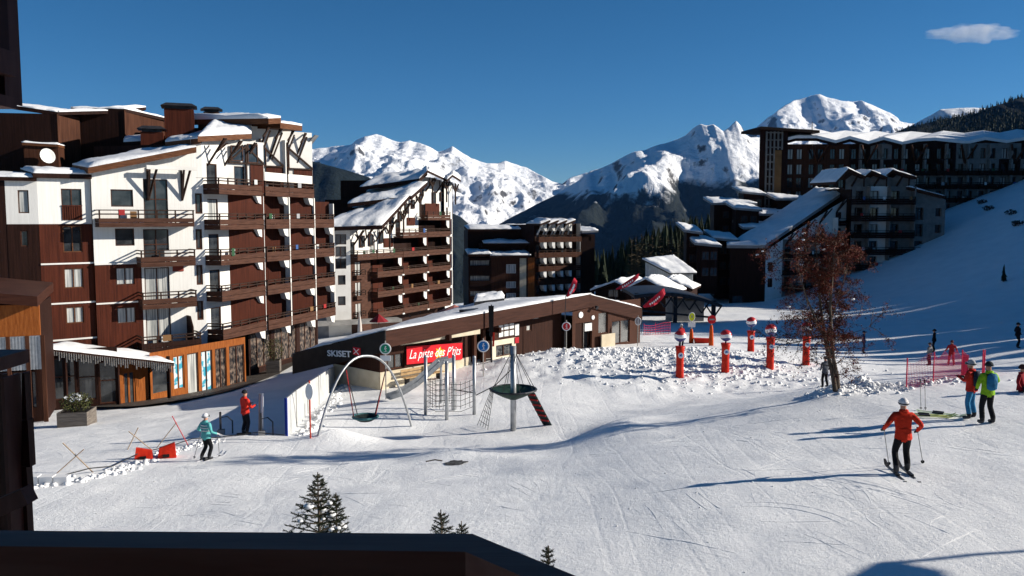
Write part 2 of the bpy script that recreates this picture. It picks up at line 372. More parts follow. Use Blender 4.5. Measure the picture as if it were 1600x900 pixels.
vf = MB().poly([(-40000, 400, -720), (40000, 400, -720), (40000, 50000, -720), (-40000, 50000, -720)]).build('valley_floor', mm_for); tag(vf, kind='structure')
# ================================================================== building materials
WHITE = pm('white_cladding', (0.70, 0.685, 0.65), (0.78, 0.765, 0.73), 1.2, 0.65, 0.25, 9, stretch=(6, 6, 0.3))
WHITE2 = pm('white_render', (0.66, 0.64, 0.60), (0.76, 0.745, 0.71), 0.8, 0.8, 0.15, 14)
BROWN = pm('brown_cladding', (0.0459, 0.0105, 0.0051), (0.0810, 0.0192, 0.0092), 1.5, 0.6, 0.4, 10, stretch=(6, 6, 0.25))
DBROWN = pm('dark_brown_cladding', (0.015, 0.0055, 0.0036), (0.028, 0.0105, 0.007), 1.4, 0.65, 0.4, 10, stretch=(6, 6, 0.25))
BBROWN = pm('balcony_board', (0.046, 0.0195, 0.0125), (0.088, 0.040, 0.026), 2.5, 0.6, 0.35, 8, stretch=(0.4, 0.4, 5))
WBROWN = pm('mid_brown_cladding', (0.04, 0.0145, 0.008), (0.075, 0.03, 0.017), 1.8, 0.75, 0.4, 8, stretch=(4, 4, 0.3))
RAIL = pm('dark_timber', (0.0216, 0.0115, 0.0086), (0.0432, 0.0245, 0.0173), 4, 0.6, 0.3, 12)
FASCIA = pm('roof_fascia', (0.0783, 0.0297, 0.0135), (0.1350, 0.0567, 0.0270), 3, 0.6, 0.3, 9, stretch=(0.5, 0.5, 4))
ORANGE = pm('orange_timber', (0.20, 0.055, 0.012), (0.30, 0.095, 0.022), 3, 0.45, 0.2, 10, stretch=(3, 3, 0.4))
ROOFSNOW = pm('roof_snow', (0.74, 0.75, 0.76), (0.84, 0.84, 0.85), 0.8, 0.6, 0.9, 3.0)
GLASS = pm('window_glass', (0.012, 0.014, 0.017), (0.05, 0.055, 0.06), 1.1, 0.06, spec=0.7)
CURT = pm('curtained_glass', (0.22, 0.23, 0.23), (0.55, 0.55, 0.52), 2.2, 0.15, spec=0.6, stretch=(5, 5, 0.15), lo=0.4, hi=0.6)
WFRAME = pm('window_timber', (0.045, 0.018, 0.012), (0.08, 0.035, 0.022), 6, 0.5)
METAL = pm('galvanised_steel', (0.33, 0.34, 0.35), (0.45, 0.46, 0.47), 4, 0.42, metal=0.7)
DMETAL = pm('dark_metal', (0.025, 0.026, 0.03), (0.05, 0.05, 0.055), 3, 0.45, metal=0.3)
STONE = pm('pale_render_base', (0.50, 0.43, 0.31), (0.60, 0.53, 0.40), 1.5, 0.85, 0.3, 12)
GREYW = pm('grey_render', (0.20, 0.20, 0.205), (0.28, 0.28, 0.28), 1.0, 0.8, 0.2, 10)
CONC = pm('concrete', (0.22, 0.21, 0.20), (0.32, 0.31, 0.29), 1.2, 0.85, 0.3, 8)
# ================================================================== facades
class Facade:
    """vertical plane: x runs along the wall, y into the building, z up"""
    def __init__(s, O, ang, root):
        s.O = Vector(O); a = R(ang); s.d = Vector((math.sin(a), math.cos(a), 0)); s.n = Vector((s.d.y, -s.d.x, 0)); s.root = root
        s.M = Matrix((( s.d.x, -s.n.x, 0, s.O.x), (s.d.y, -s.n.y, 0, s.O.y), (0, 0, 1, s.O.z), (0, 0, 0, 1)))
        s.L = root.matrix_world.inverted() @ s.M if root is not None else s.M
    def st(s, u, v, y=0.0):
        r = ray(u, v); C = Vector((0, 0, CAMZ)); O = s.O - s.n * y
        t = (O - C).dot(s.n) / r.dot(s.n); p = C + r * t
        return ((p - s.O).dot(s.d), p.z - s.O.z)
    def rect(s, u0, v0, u1, v1):
        a = s.st(u0, (v0 + v1) / 2)[0]; b = s.st(u1, (v0 + v1) / 2)[0]; um = (u0 + u1) / 2
        return (a, s.st(um, v1)[1], b, s.st(um, v0)[1])
    def world(s, x, y, z): return s.M @ Vector((x, y, z))
    def sub(s, x, y=0.0, dang=0.0):
        f = Facade.__new__(Facade); p = s.M @ Vector((x, y, 0)); a = math.degrees(math.atan2(s.d.x, s.d.y)) + dang
        f.__init__(p, a, s.root); return f
def wall(F, s0, z0, s1, z1, ops, mat, name='wall', top=None, depth=0.22, thick=0.0, y=0.0, parent=None):
    """wall with real openings; top: list of (s, z) for a sloped head"""
    xs = sorted(set([s0, s1] + [o[0] for o in ops] + [o[2] for o in ops] + ([p[0] for p in top] if top else [])))
    zs = sorted(set([z0, z1] + [o[1] for o in ops] + [o[3] for o in ops]))
    xs = [x for x in xs if s0 - 1e-6 <= x <= s1 + 1e-6]; zs = [z for z in zs if z0 - 1e-6 <= z <= z1 + 1e-6]
    if top: tx = [p[0] for p in top]; tz = [p[1] for p in top]; T = lambda x: float(np.interp(x, tx, tz))
    b = MB(); zmax = zs[-1]
    for i in range(len(xs) - 1):
        for k in range(len(zs) - 1):
            cx = (xs[i] + xs[i+1]) / 2; cz = (zs[k] + zs[k+1]) / 2
            if any(o[0] < cx < o[2] and o[1] < cz < o[3] for o in ops): continue
            b.poly([(xs[i], y, zs[k]), (xs[i+1], y, zs[k]), (xs[i+1], y, zs[k+1]), (xs[i], y, zs[k+1])])
        if top: b.poly([(xs[i], y, zmax), (xs[i+1], y, zmax), (xs[i+1], y, T(xs[i+1])), (xs[i], y, T(xs[i]))])
    for o in ops:
        a, c, e, g = o[:4]
        b.poly([(a, y, c), (a, y, g), (a, y + depth, g), (a, y + depth, c)]); b.poly([(e, y, c), (e, y + depth, c), (e, y + depth, g), (e, y, g)])
        b.poly([(a, y, g), (e, y, g), (e, y + depth, g), (a, y + depth, g)]); b.poly([(a, y, c), (a, y + depth, c), (e, y + depth, c), (e, y, c)])
    return b.build(name, mat, parent or F.root, F.L if parent is None else None)
WCACHE = {}
def window(F, r, pane=None, frame=None, mull=1, trans=False, y=0.0, depth=0.18, name='window', fw=0.07, parent=None):
    """frame mesh with a pane as its child, set back in the opening"""
    pane = pane or GLASS; frame = frame or WFRAME
    w = round(r[2] - r[0], 2); h = round(r[3] - r[1], 2); key = (w, h, pane.name, frame.name, mull, trans, fw)
    if key not in WCACHE:
        b = MB(); d = 0.06
        b.box(0, -d, 0, w, d, fw); b.box(0, -d, h - fw, w, d, h); b.box(0, -d, fw, fw, d, h - fw); b.box(w - fw, -d, fw, w, d, h - fw)
        for k in range(1, mull + 1): x = w * k / (mull + 1); b.box(x - fw/2, -d + .004, fw, x + fw/2, d, h - fw)
        if trans: b.box(fw, -d + .008, h * 0.55 - fw/2, w - fw, d, h * 0.55 + fw/2)
        p = MB(); p.box(fw * .5, 0.0, fw * .5, w - fw * .5, 0.02, h - fw * .5)
        WCACHE[key] = (b.mesh('window_frame', frame), p.mesh('pane', pane))
    fm, pmh = WCACHE[key]
    M = (F.L if parent is None else Matrix()) @ Matrix.Translation((r[0], y + depth - 0.07, r[1]))
    o = link(name, fm, parent or F.root, M); link('pane', pmh, o); return o
BCACHE = {}
CLRND = random.Random(99)
TOWELS = [pm('towel_red', (.30, .03, .03), rough=.9), pm('towel_blue', (.05, .10, .25), rough=.9), pm('towel_grey', (.3, .3, .31), rough=.9), pm('furniture_white', (.55, .55, .54), rough=.6), pm('furniture_green', (.03, .08, .04), rough=.6), pm('furniture_wood', (.20, .11, .05), rough=.7)]
POSTM = None
def balcony(F, s0, s1, z, dep=1.2, board=0.55, rail=1.0, y=0.0, mat=None, gap=1.3, slabmat=None, mid=True, sides=(1, 1), slab=0.16, rmat=None):
    """balcony part: floor slab > parapet_board, handrail, posts"""
    mat = mat or BBROWN; w = round(s1 - s0, 2); dep = round(dep, 2); rmat = rmat or RAIL
    key = (w, dep, board, rail, mat.name, gap, mid, sides, slab, rmat.name)
    if key not in BCACHE:
        a = MB().box(0, -dep, -slab, w, 0, 0).mesh('balcony', slabmat or BBROWN)
        b = MB(); t = 0.05
        n = 2 if board < 0.7 else 3; g = 0.03; bh = (board + slab - g * (n - 1)) / n
        for k in range(n):
            z0 = -slab - 0.03 + k * (bh + g); z1 = z0 + bh
            b.box(-t, -dep - t, z0, w + t, -dep, z1)
            if sides[0]: b.box(-t, -dep, z0, 0, -0.0, z1)
            if sides[1]: b.box(w, -dep, z0, w + t, -0.0, z1)
        bm_ = b.mesh('parapet_board', mat)
        h = MB(); h.box(-0.07, -dep - 0.09, rail, w + 0.07, -dep + 0.05, rail + 0.07)
        if sides[0]: h.box(-0.07, -dep + 0.05, rail, 0.05, 0, rail + 0.07)
        if sides[1]: h.box(w - 0.05, -dep + 0.05, rail, w + 0.07, 0, rail + 0.07)
        if mid:
            zz = (board + rail) / 2 + 0.01; h.box(0, -dep - 0.03, zz - 0.045, w, -dep + 0.01, zz + 0.045)
            if sides[0]: h.box(-0.03, -dep + 0.01, zz - 0.045, 0.01, 0, zz + 0.045)
            if sides[1]: h.box(w - 0.01, -dep + 0.01, zz - 0.045, w + 0.03, 0, zz + 0.045)
        hm = h.mesh('handrail', rmat)
        pz = MB().box(-0.045, -0.03, 0, 0.045, 0.06, rail).mesh('post', rmat)
        BCACHE[key] = (a, bm_, hm, pz)
    a, bm_, hm, pz = BCACHE[key]
    o = link('balcony', a, F.root, F.L @ Matrix.Translation((s0, y, z)))
    link('parapet_board', bm_, o); link('handrail', hm, o)
    n = max(1, int(round(w / gap)))
    for k in range(n + 1): link('post', pz, o, Matrix.Translation((w * k / n, -dep + 0.0, 0)))
    if w > 1.6 and CLRND.random() < .42 and dep > .9:
        tw_ = CLRND.uniform(.35, .6); x_ = CLRND.uniform(.3, w - .9); h_ = CLRND.uniform(.25, .5); k_ = CLRND.randrange(len(TOWELS))
        b = MB(); b.box(x_, -dep - .115, rail - h_, x_ + tw_, -dep - .095, rail + .085); b.box(x_, -dep - .095, rail + .074, x_ + tw_, -dep + .07, rail + .085); b.build('towel', TOWELS[k_], o)
    if w > 1.6 and CLRND.random() < .5 and dep > .9:
        x_ = CLRND.uniform(.4, w - .7); b = MB(); y_ = -dep * .5; b.box(x_ - .22, y_ - .22, .40, x_ + .22, y_ + .22, .44); b.box(x_ - .22, y_ + .18, .44, x_ + .22, y_ + .22, .92)
        for sx_ in (-.2, .17):
            for sy_ in (-.2, .17): b.box(x_ + sx_, y_ + sy_, 0, x_ + sx_ + .03, y_ + sy_ + .03, .40)
        b.build('chair', TOWELS[3 + CLRND.randrange(3)], o)
    return o
def beam(name, F, pts, w, mat=None, parent=None, h=None):
    b = MB()
    for p, q in pts: b.bar(p, q, w, h)
    return b.build(name, mat or RAIL, parent or F.root, F.L if parent is None else None)
def fin(F, s, z0, z1, y0, y1, mat=None, cut=0.0, t=0.12, name='partition'):
    """party fin between two balconies, its foot cut back at an angle"""
    b = MB(); b.slab([(s - t/2, y1, z0), (s - t/2, y0, z0 + cut), (s - t/2, y0, z1), (s - t/2, y1, z1)], (t, 0, 0))
    return b.build(name, mat or WHITE2, F.root, F.L)
def Lp(root, p): return Vector(p) - root.location
def slab_w(root, name, pts, thick, mat, snow=0.0, fascia=None):
    """roof slab from world corner points; snow lies on it as its child"""
    q = [Lp(root, p) for p in pts]; b = MB().slab(q, (0, 0, -thick)); o = b.build(name, fascia or mat, root)
    if snow:
        c = sum(q, Vector()) / len(q); nn = 7
        v = []; f = []
        # lumpy snow quilt over a four-cornered slab
        A, B, C, D = q[:4]; nu, nv = 24, 9
        for j in range(nv + 1):
            for i in range(nu + 1):
                s_, t_ = i / nu, j / nv; p = (A * (1 - s_) + B * s_) * (1 - t_) + (D * (1 - s_) + C * s_) * t_
                e = min(s_, 1 - s_, t_, 1 - t_); k = min(1.0, e * 9 + 0.35)
                hgt = snow * k * (1 + 0.75 * noise.noise(p * 0.55 + Vector((3, 1, 7))) + 0.3 * noise.noise(p * 1.7)) + 0.01
                w = p + (c - p) * (0.006 + 0.05 * noise.noise(p * 1.1) if e < 0.01 else 0)
                v.append(tuple(w + Vector((0, 0, max(hgt, 0.03)))))
        base = len(v)
        for j in range(nv + 1):
            for i in range(nu + 1):
                s_, t_ = i / nu, j / nv; p = (A * (1 - s_) + B * s_) * (1 - t_) + (D * (1 - s_) + C * s_) * t_; v.append(tuple(p + Vector((0, 0, 0.004))))
        W1 = nu + 1
        for j in range(nv):
            for i in range(nu): f.append((j*W1+i, j*W1+i+1, (j+1)*W1+i+1, (j+1)*W1+i))
        for i in range(nu): f.append((i, base+i, base+i+1, i+1)); k = nv*W1; f.append((k+i+1, base+k+i+1, base+k+i, k+i))
        for j in range(nv): a = j*W1; f.append((a+W1, base+a+W1, base+a, a)); a += nu; f.append((a, base+a, base+a+W1, a+W1))
        me = bpy.data.meshes.new('roof_snow'); me.from_pydata(v, [], f); me.update()
        me.polygons.foreach_set('use_smooth', [True] * len(me.polygons)); link('roof_snow', me, o, mat=ROOFSNOW)
    return o
def chimney(root, p, w, d, h, mat, capmat=DMETAL, ang=70, over=0.25):
    a = R(90 - ang); M = Matrix.Translation(Lp(root, p)) @ Matrix.Rotation(a, 4, 'Z')
    o = MB().box(-w/2, 0, -3, w/2, d, h).build('chimney', mat, root, M)
    c = MB(); c.box(-w/2 + .1, .1, h + .004, w/2 - .1, d - .1, h + .22)
    c.hexa([(-w/2-over, -over, h+.22), (w/2+over, -over, h+.22), (w/2+over, d+over, h+.22), (-w/2-over, d+over, h+.22),
            (-w/2+.15, .15, h+.48), (w/2-.15, .15, h+.48), (w/2-.15, d-.15, h+.48), (-w/2+.15, d-.15, h+.48)])
    c.build('chimney_cap', capmat, o); return o
# ================================================================== near apartment building (left)
b1 = thing('apartment_building', 'tall white and brown apartment building on the left with shops at street level', 'building', (P(300,620,62).x, 62, CAMZ - 13.0))
bpy.context.view_layer.update()
Z1 = CAMZ - 13.0
FC = Facade((P(300,620,62).x, 62, Z1), 52, b1)               # C: white face with corner balconies
sL = FC.st(147, 400)[0]; sR = FC.st(320, 400)[0]; sBr = FC.st(222, 450)[0]
zt = FC.st(220, 350)[1]; zb2 = FC.st(185, 412)[1]
FLC = [FC.st(260, v)[1] for v in (541, 475, 411, 350)]        # floor levels
wC = [FC.rect(173,296,208,323), FC.rect(180,357,210,384)]
dC = [(FC.rect(224,280,262,330)), (FC.rect(224,358,264,400)), (FC.rect(226,418,265,463)), (FC.rect(228,478,267,525))]
nC = [FC.rect(305,245,316,278), FC.rect(305,302,316,334), FC.rect(306,358,316,390), FC.rect(307,414,317,445), FC.rect(308,470,318,500)]
bC = [FC.rect(181,418,210,445), FC.rect(183,480,212,505)]
for i, r in enumerate(dC): dC[i] = (r[0], FLC[3 - i] + 0.03, r[2], r[3])
topL = FC.st(147, 266)[1]; topR = FC.st(302, 240)[1]; topE = FC.st(320, 214)[1]
wall(FC, sBr, FLC[0] - 0.4, sR, topL - 0.3, dC + nC, WHITE, top=[(sBr, topL + (topR - topL) * 0.5), (FC.st(300,300)[0], topR), (FC.st(300,300)[0] + 0.01, topE), (sR, topE)])
wall(FC, sL, zb2, sBr, topL - 0.3, wC, WHITE, top=[(sL, topL), (sBr, topL + (topR - topL) * 0.5)])
wall(FC, sL, 2.2, sBr, zb2 - 0.004, bC, BROWN, y=-0.03)
for v in (412, 473): z = FC.st(185, v)[1]; MB().box(sL, -0.09, z - 0.05, sBr, -0.02, z + 0.06).build('string_course', WHITE2, b1, FC.L)
window(FC, wC[0], mull=0, name='window'); window(FC, wC[1], mull=0)
for r, p in zip(dC, (GLASS, GLASS, CURT, CURT)): window(FC, r, pane=p, mull=1, trans=(p is GLASS), name='balcony_door')
for r in nC: window(FC, r, mull=0, fw=0.12)
for r in bC: window(FC, r, pane=CURT, mull=1, y=-0.03)
MB().box(*[0]*0 or (FC.st(270,430)[0], -0.06, FLC[2] + 0.02, FC.st(287,430)[0], 0.02, FC.st(278,424)[1])).build('red_shutter', pm('red_shutter', (0.24, 0.05, 0.035), rough=0.6), b1, FC.L)
# projecting balconies on C
balcony(FC, sL + 0.2, FC.st(302,340,-1.2)[0], FLC[3], 1.2, 0.45, 0.95)
for i, k in enumerate((2, 1)): balcony(FC, FC.st(221,400,-1.2)[0], FC.st(304,400,-1.2)[0], FLC[k], 1.2, 0.55, 0.95)
# bottom corner balcony, rounded foot
bo = balcony(FC, FC.st(222,520,-1.4)[0], FC.st(313,520,-1.4)[0], FLC[0], 1.4, 0.55, 0.95, gap=1.0, mat=DBROWN)
s_a, s_b = FC.st(222,520,-1.4)[0], FC.st(313,520,-1.4)[0]
MB().hexa([(s_a+.5, -0.5, FLC[0]-1.5), (s_b-.2, -0.3, FLC[0]-1.3), (s_b-.2, 0, FLC[0]-1.3), (s_a+.5, 0, FLC[0]-1.5), (s_a, -1.4, FLC[0]-.2), (s_b, -1.4, FLC[0]-.2), (s_b, 0, FLC[0]-.2), (s_a, 0, FLC[0]-.2)]).build('balcony_foot', DBROWN, b1, FC.L)
q = MB(); sx = FC.st(296,500,-0.7)[0]; q.slab([(sx, -1.35, FLC[0]+.02), (sx, 0, FLC[0]+.02), (sx, 0, FLC[0]+2.2), (sx, -0.75, FLC[0]+2.2), (sx, -1.35, FLC[0]+1.45)], (0.1, 0, 0)); q.build('privacy_screen', DBROWN, b1, FC.L)
# B: set back a little, and A: turned away
FB = FC.sub(sL, 0.25); sB0 = FB.st(63, 400)[0]
wBt = [FB.rect(96,295,128,344)]; wBb = [FB.rect(98,353,128,394), FB.rect(100,419,130,450), FB.rect(103,479,131,505)]
tB = FB.st(100, 279)[1]; zB = FB.st(100, 350)[1]
wall(FB, sB0, zB, 0.0, tB, wBt, WHITE); wall(FB, sB0, 2.2, 0.0, zB - 0.004, wBb, BROWN, y=-0.03)
window(FB, wBt[0], mull=1, name='balcony_door'); rb = wBt[0]
bb = MB()
for k in range(9): x = rb[0] + (rb[2] - rb[0]) * (k + .5) / 9; bb.box(x - .05, -0.06, rb[1], x + .05, -0.02, rb[1] + 1.0)
bb.box(rb[0], -0.09, rb[1] + 0.95, rb[2], -0.02, rb[1] + 1.03); bb.build('window_guard', BROWN, b1, FB.L)
for r, p in zip(wBb, (GLASS, CURT, CURT)): window(FB, r, pane=p, mull=1, y=-0.03, frame=FASCIA)
for v in (412, 474, 531): z = FB.st(100, v)[1]; MB().box(sB0, -0.09, z - 0.05, 0, -0.02, z + 0.06).build('string_course', WHITE2, b1, FB.L)
FA = FB.sub(sB0, 0.0, 14); sA0 = FA.st(13, 400)[0]; sA1 = FA.st(-40, 400)[0]
wA = [FA.rect(28,297,45,333)]
wall(FA, sA0, zB, 0, tB - 0.15, wA, WHITE); wall(FA, sA0, 1.0, 0, zB - 0.004, [FA.rect(32,360,44,385)], DBROWN, y=-0.02); window(FA, wA[0], mull=0, pane=CURT); window(FA, FA.rect(32,360,44,385), mull=0, y=-0.02)  # lower wall in a darker brown than B, shade put into its colour
wall(FA, sA1, 1.0, sA0 - 0.004, tB - 0.3, [], DBROWN)
# bodies behind the faces
def body(root, pts, z0, z1, mat, name='wall'):
    b = MB(); a = [Vector((p[0] - root.location.x, p[1] - root.location.y, z0 - root.location.z)) for p in pts]
    b.slab(a, (0, 0, z1 - z0)); return b.build(name, mat, root)
def fpt(F, s, y): p = F.world(s, y, 0); return (p.x, p.y)
body(b1, [fpt(FC, sL + .3, 0.3), fpt(FC, sR - .3, 0.3), fpt(FC, sR - 1, 10), fpt(FC, sL - 6, 10)], Z1 - 1, Z1 + topL - 0.4, DBROWN, 'rear_block')
body(b1, [fpt(FA, sA1, 0.3), fpt(FA, 0, 0.3), fpt(FB, -0.1, 0.3), fpt(FB, 0.1, 8), fpt(FB, sB0 - 8, 9)], Z1 - 1, Z1 + tB - 0.4, DBROWN, 'rear_block')
# roofs of A, B and C
slab_w(b1, 'roof', [FB.world(sB0 - .25, -.35, tB + .3), FB.world(.05, -.35, tB + .32), FB.world(.05, 5, tB + .8), FB.world(sB0 - .25, 5, tB + .8)], 0.3, DBROWN, 0.26)
slab_w(b1, 'roof', [FA.world(sA1, -.3, tB + .02), FA.world(0.0, -.3, tB + .02), FA.world(0.0, 5, tB + .4), FA.world(sA1, 5, tB + .4)], 0.25, DBROWN, 0.2)
pr0 = FC.st(142,262,-0.8); pr1 = FC.st(300,232,-0.8)
slab_w(b1, 'roof', [FC.world(sL - .3, -.8, pr0[1]), FC.world(pr1[0] + .25, -1.0, pr1[1] + .12), FC.world(pr1[0] + .1, 4.5, pr1[1] + .55), FC.world(sL - .3, 4.5, pr0[1] + .45)], 0.42, FASCIA, 0.24)
for u in (231, 284):   # braces under the big eave
    s_ = FC.st(u, 300)[0]; zt_ = FC.st(u, 268)[1]
    beam('brace', FC, [((s_, -0.02, FC.st(u, 313)[1]), (s_ - .05, -.85, zt_ + .1)), ((s_, -.02, FC.st(u, 313)[1]), (s_ + .55, -.5, zt_ + .25)), ((s_, -.02, FC.st(u,313)[1]), (s_, -.02, zt_ + .3))], 0.13)
sA_ = FC.st(231,268)[0]; MB().box(sA_ - .3, -.9, FC.st(260,266)[1], FC.st(302,262)[0], -.75, FC.st(260,260)[1]).build('eave_beam', WHITE2, b1, FC.L)
# E: the long sunlit face with stepped balconies
FE = FC.sub(sR, 0.0, -35)                                     # 17 degrees from the view axis
eS = [0.0] + [FE.st(u, 400)[0] for u in (392, 430, 470, 501)]
FLE = [FE.st(330, v)[1] for v in (525, 466, 410, 355, 300)]
rec = 1.5                                                     # recess behind the balcony fronts
topE1 = FE.st(325, 214)[1]; topE2 = FE.st(430, 182)[1]
cell_top = FLE + [FLE[4] + 2.6]
OB = 33.0
def ebay(i, k, z, zc):
    s0, s1 = eS[i], eS[i + 1]; w = s1 - s0
    if i == 0:
        door = (s0 + 0.5, z + 0.03, s0 + 1.75, z + 2.15); wall(FE, s0, z, s0 + 3.0, zc, [door], WHITE2)
        window(FE, door, pane=random.choice([GLASS, GLASS, CURT]), mull=0, name='balcony_door')
        FO = FE.sub(s0 + 3.0, 0.0, OB * .8); L_ = (w - 3.0) / math.cos(R(OB * .8)); dr = (.6, z + .03, 1.5, z + 2.1)
        wall(FO, 0, z, L_, zc, [dr] if k == 4 else [], WHITE2 if k == 4 else BROWN)
        if k == 4: window(FO, dr, mull=0, name='balcony_door')
    else:
        FO = FE.sub(s0, 1.25, OB); L_ = w / math.cos(R(OB)) - .05; dr = (.35, z + .03, 1.4, z + 2.1)
        wall(FO, 0, z, L_, zc, [dr], WHITE2 if k == 4 else BROWN); window(FO, dr, pane=random.choice([GLASS, GLASS, CURT]), mull=0, name='balcony_door')
for i in range(4):
    off = [0.0, 0.0, 0.0, 0.0][i]
    for k in range(5):
        z = FLE[k]; zc = (FLE[k + 1] if k < 4 else FLE[4] + (4.1 if i == 0 else 5.6)) - 0.004
        if i == 3 and k >= 4: continue
        if i == 3 and k == 3: zc = z + 2.2
        ebay(i, k, z, zc)
        dep = 1.35 if i == 0 else 1.5
        balcony(FE, eS[i] + (0.02 if i else 0.1), eS[i + 1] - 0.14, z, dep, 0.62, 0.98, gap=1.25, sides=(1, 1 if i == 3 else 0))
        # white fins and the cut brackets under each slab
        if k < 4: fin(FE, eS[i + 1] - 0.05, z + 0.02, zc - 0.17, -dep + 0.02, -dep + 0.45, WHITE2, cut=0.0)
        if k < 4 and i < 3: MB().box(eS[i + 1] - .13, -dep - .05, z - .2, eS[i + 1] + .02, -dep + .5, z + .95).build('partition_foot', WHITE2, b1, FE.L); MB().box(eS[i + 1] - .12, -dep - .04, z + .96, eS[i + 1] + .01, -dep + .02, zc - .2).build('partition_edge', WHITE2, b1, FE.L)
        c = MB(); s_ = eS[i + 1] - 0.95
        c.slab([(s_, -dep + .06, z - .2), (s_ + .8, -dep + .06, z - .2), (s_ + .8, -dep + .06, z - .9), (s_ + .3, -dep + .06, z - .75)], (0, .5, 0)); c.build('bracket', WHITE2, b1, FE.L)
for i in range(0, 3):   # upper glazing, timber framing and panels under the big roofs
    z4 = FLE[4]; FO = FE.sub(eS[i] + (3.0 if i == 0 else 0), 0.0 if i == 0 else 1.25, OB * (.8 if i == 0 else 1)); L_ = 3.2 if i == 0 else (eS[i + 1] - eS[i]) / math.cos(R(OB))
    for (x0, x1, a_, c_) in ((.3, 1.3, 2.5, 3.7), (1.7, 2.6, 2.4, 3.9)): window(FO, (x0, z4 + a_, x1, z4 + c_), mull=0, y=-.2, depth=.12)
    MB().box(L_ * .62, -.08, z4 + .05, L_ * .98, -.02, z4 + 2.3).build('cladding_panel', BROWN, b1, FO.L)
    beam('timber_frame', FO, [((0.1, -.12, z4 + 2.35), (L_ - .1, -.12, z4 + 2.35)), ((L_ * .5, -.12, z4 + .1), (L_ * .5, -.12, z4 + 4.6 if i else z4 + 3.8)), ((.1, -.14, z4 + 2.4), (L_ * .5, -.14, z4 + 4.2 if i else z4 + 3.7)), ((L_ - .1, -.14, z4 + 2.4), (L_ * .5, -.14, z4 + 4.2 if i else z4 + 3.7))], .13)
for i in range(1, 3):   # tall open loggias at the top
    fin(FE, eS[i + 1] - 0.05, FLE[4] + 0.02, FLE[4] + 4.6, -1.3, 0.5, WHITE2, cut=1.1)
    MB().box(eS[i] + .1, -1.42, FLE[4] + 1.05, eS[i + 1] - .15, -1.36, FLE[4] + 1.75).build('windbreak', WHITE2, b1, FE.L)
for i in range(3):
    n = 3 if i == 0 else 2
    for j in range(n):
        s_ = eS[i] + (eS[i + 1] - eS[i]) * (j + .4) / n; zt_ = FLE[4] + (4.0 if i == 0 else 5.5)
        beam('brace', FE, [((s_, .1, FLE[4] + 2.0), (s_ + .1, -1.4, zt_)), ((s_ - .5, -1.3, zt_ - .9), (s_ + .6, -1.2, zt_)), ((s_, -.6, FLE[4] + 2.9), (s_ + .7, -1.2, zt_ - .3))], 0.12)
r2 = FE.st(392,180,-2.0)[1]
body(b1, [fpt(FE, 0.1, 1.4), fpt(FE, eS[3], 1.4), fpt(FE, eS[3], 10), fpt(FE, 0.1, 10)], Z1 - 1, Z1 + FLE[4] + 3.6, DBROWN, 'rear_block')
body(b1, [fpt(FE, eS[1] + .1, 1.45), fpt(FE, eS[3], 1.45), fpt(FE, eS[3], 8), fpt(FE, eS[1] + .1, 8)], Z1 + FLE[4] + 3.5, Z1 + r2 - .5, DBROWN, 'rear_block')
body(b1, [fpt(FE, eS[3] + .01, 1.42), fpt(FE, eS[4], 1.42), fpt(FE, eS[4], 9), fpt(FE, eS[3] + .01, 9)], Z1 - 1, Z1 + FLE[3] + 2.1, DBROWN, 'rear_block')
# main roofs
slab_w(b1, 'roof', [P(309,213,61.6), P(393,209,67.0), P(393,178,76.0), P(341,180,73.5)], 0.4, FASCIA, 0.3)
r2 = FE.st(392,180,-2.0)[1]; r2b = FE.st(437,176,-2.0); r3 = FE.st(455,195,-2.0)[1]
slab_w(b1, 'roof', [FE.world(eS[1] - .2, -2.1, r2), FE.world(r2b[0], -2.1, r2 + .25), FE.world(r2b[0], 7, r2 + .45), FE.world(eS[1] - .2, 7, r2 + .2)], 0.45, FASCIA, 0.4)
slab_w(b1, 'roof', [FE.world(r2b[0] + .05, -2.0, r3), FE.world(FE.st(472,195,-2)[0], -2.0, r3 + .1), FE.world(FE.st(472,195,-2)[0], 6, r3 + .2), FE.world(r2b[0] + .05, 6, r3 + .1)], 0.45, FASCIA, 0.4)
MB().box(r2b[0] - .1, -2.0, r3 + .1, r2b[0], 2, r2 - .2).build('gable_board', RAIL, b1, FE.L)
MB().slab([(eS[3] - .3, -1.9, r3 - .46), (eS[3] + .35, -1.9, r3 - .46), (eS[3] + .1, -1.0, r3 - 1.6), (eS[3] - .3, -.6, r3 - 1.7)], (0, 0.1, 0)).build('gable_board', GREYW, b1, FE.L)
slab_w(b1, 'roof', [P(258,222,63.2), P(312,216,62.0), P(345,205,72.0), P(262,214,72.0)], 0.4, FASCIA, 0.25)
slab_w(b1, 'roof', [P(468,338,78.0), P(503,324,80.0), P(496,322,86.0), P(470,332,84.0)], 0.4, FASCIA, 0.3)
slab_w(b1, 'roof', [P(193,222,66.0), P(224,220,66.0), P(224,216,70.0), P(193,218,70.0)], 0.3, DBROWN, 0.25)
chimney(b1, P(281,215,67.0), 2.2, 2.0, P(281,170,67).z - P(281,215,67).z, BROWN)
chimney(b1, P(331,188,76.0), 1.4, 1.3, P(331,175,76).z - P(331,188,76).z, WBROWN)
chimney(b1, P(238,235,65.0), 1.6, 1.5, P(238,206,65).z - P(238,235,65).z, BROWN)
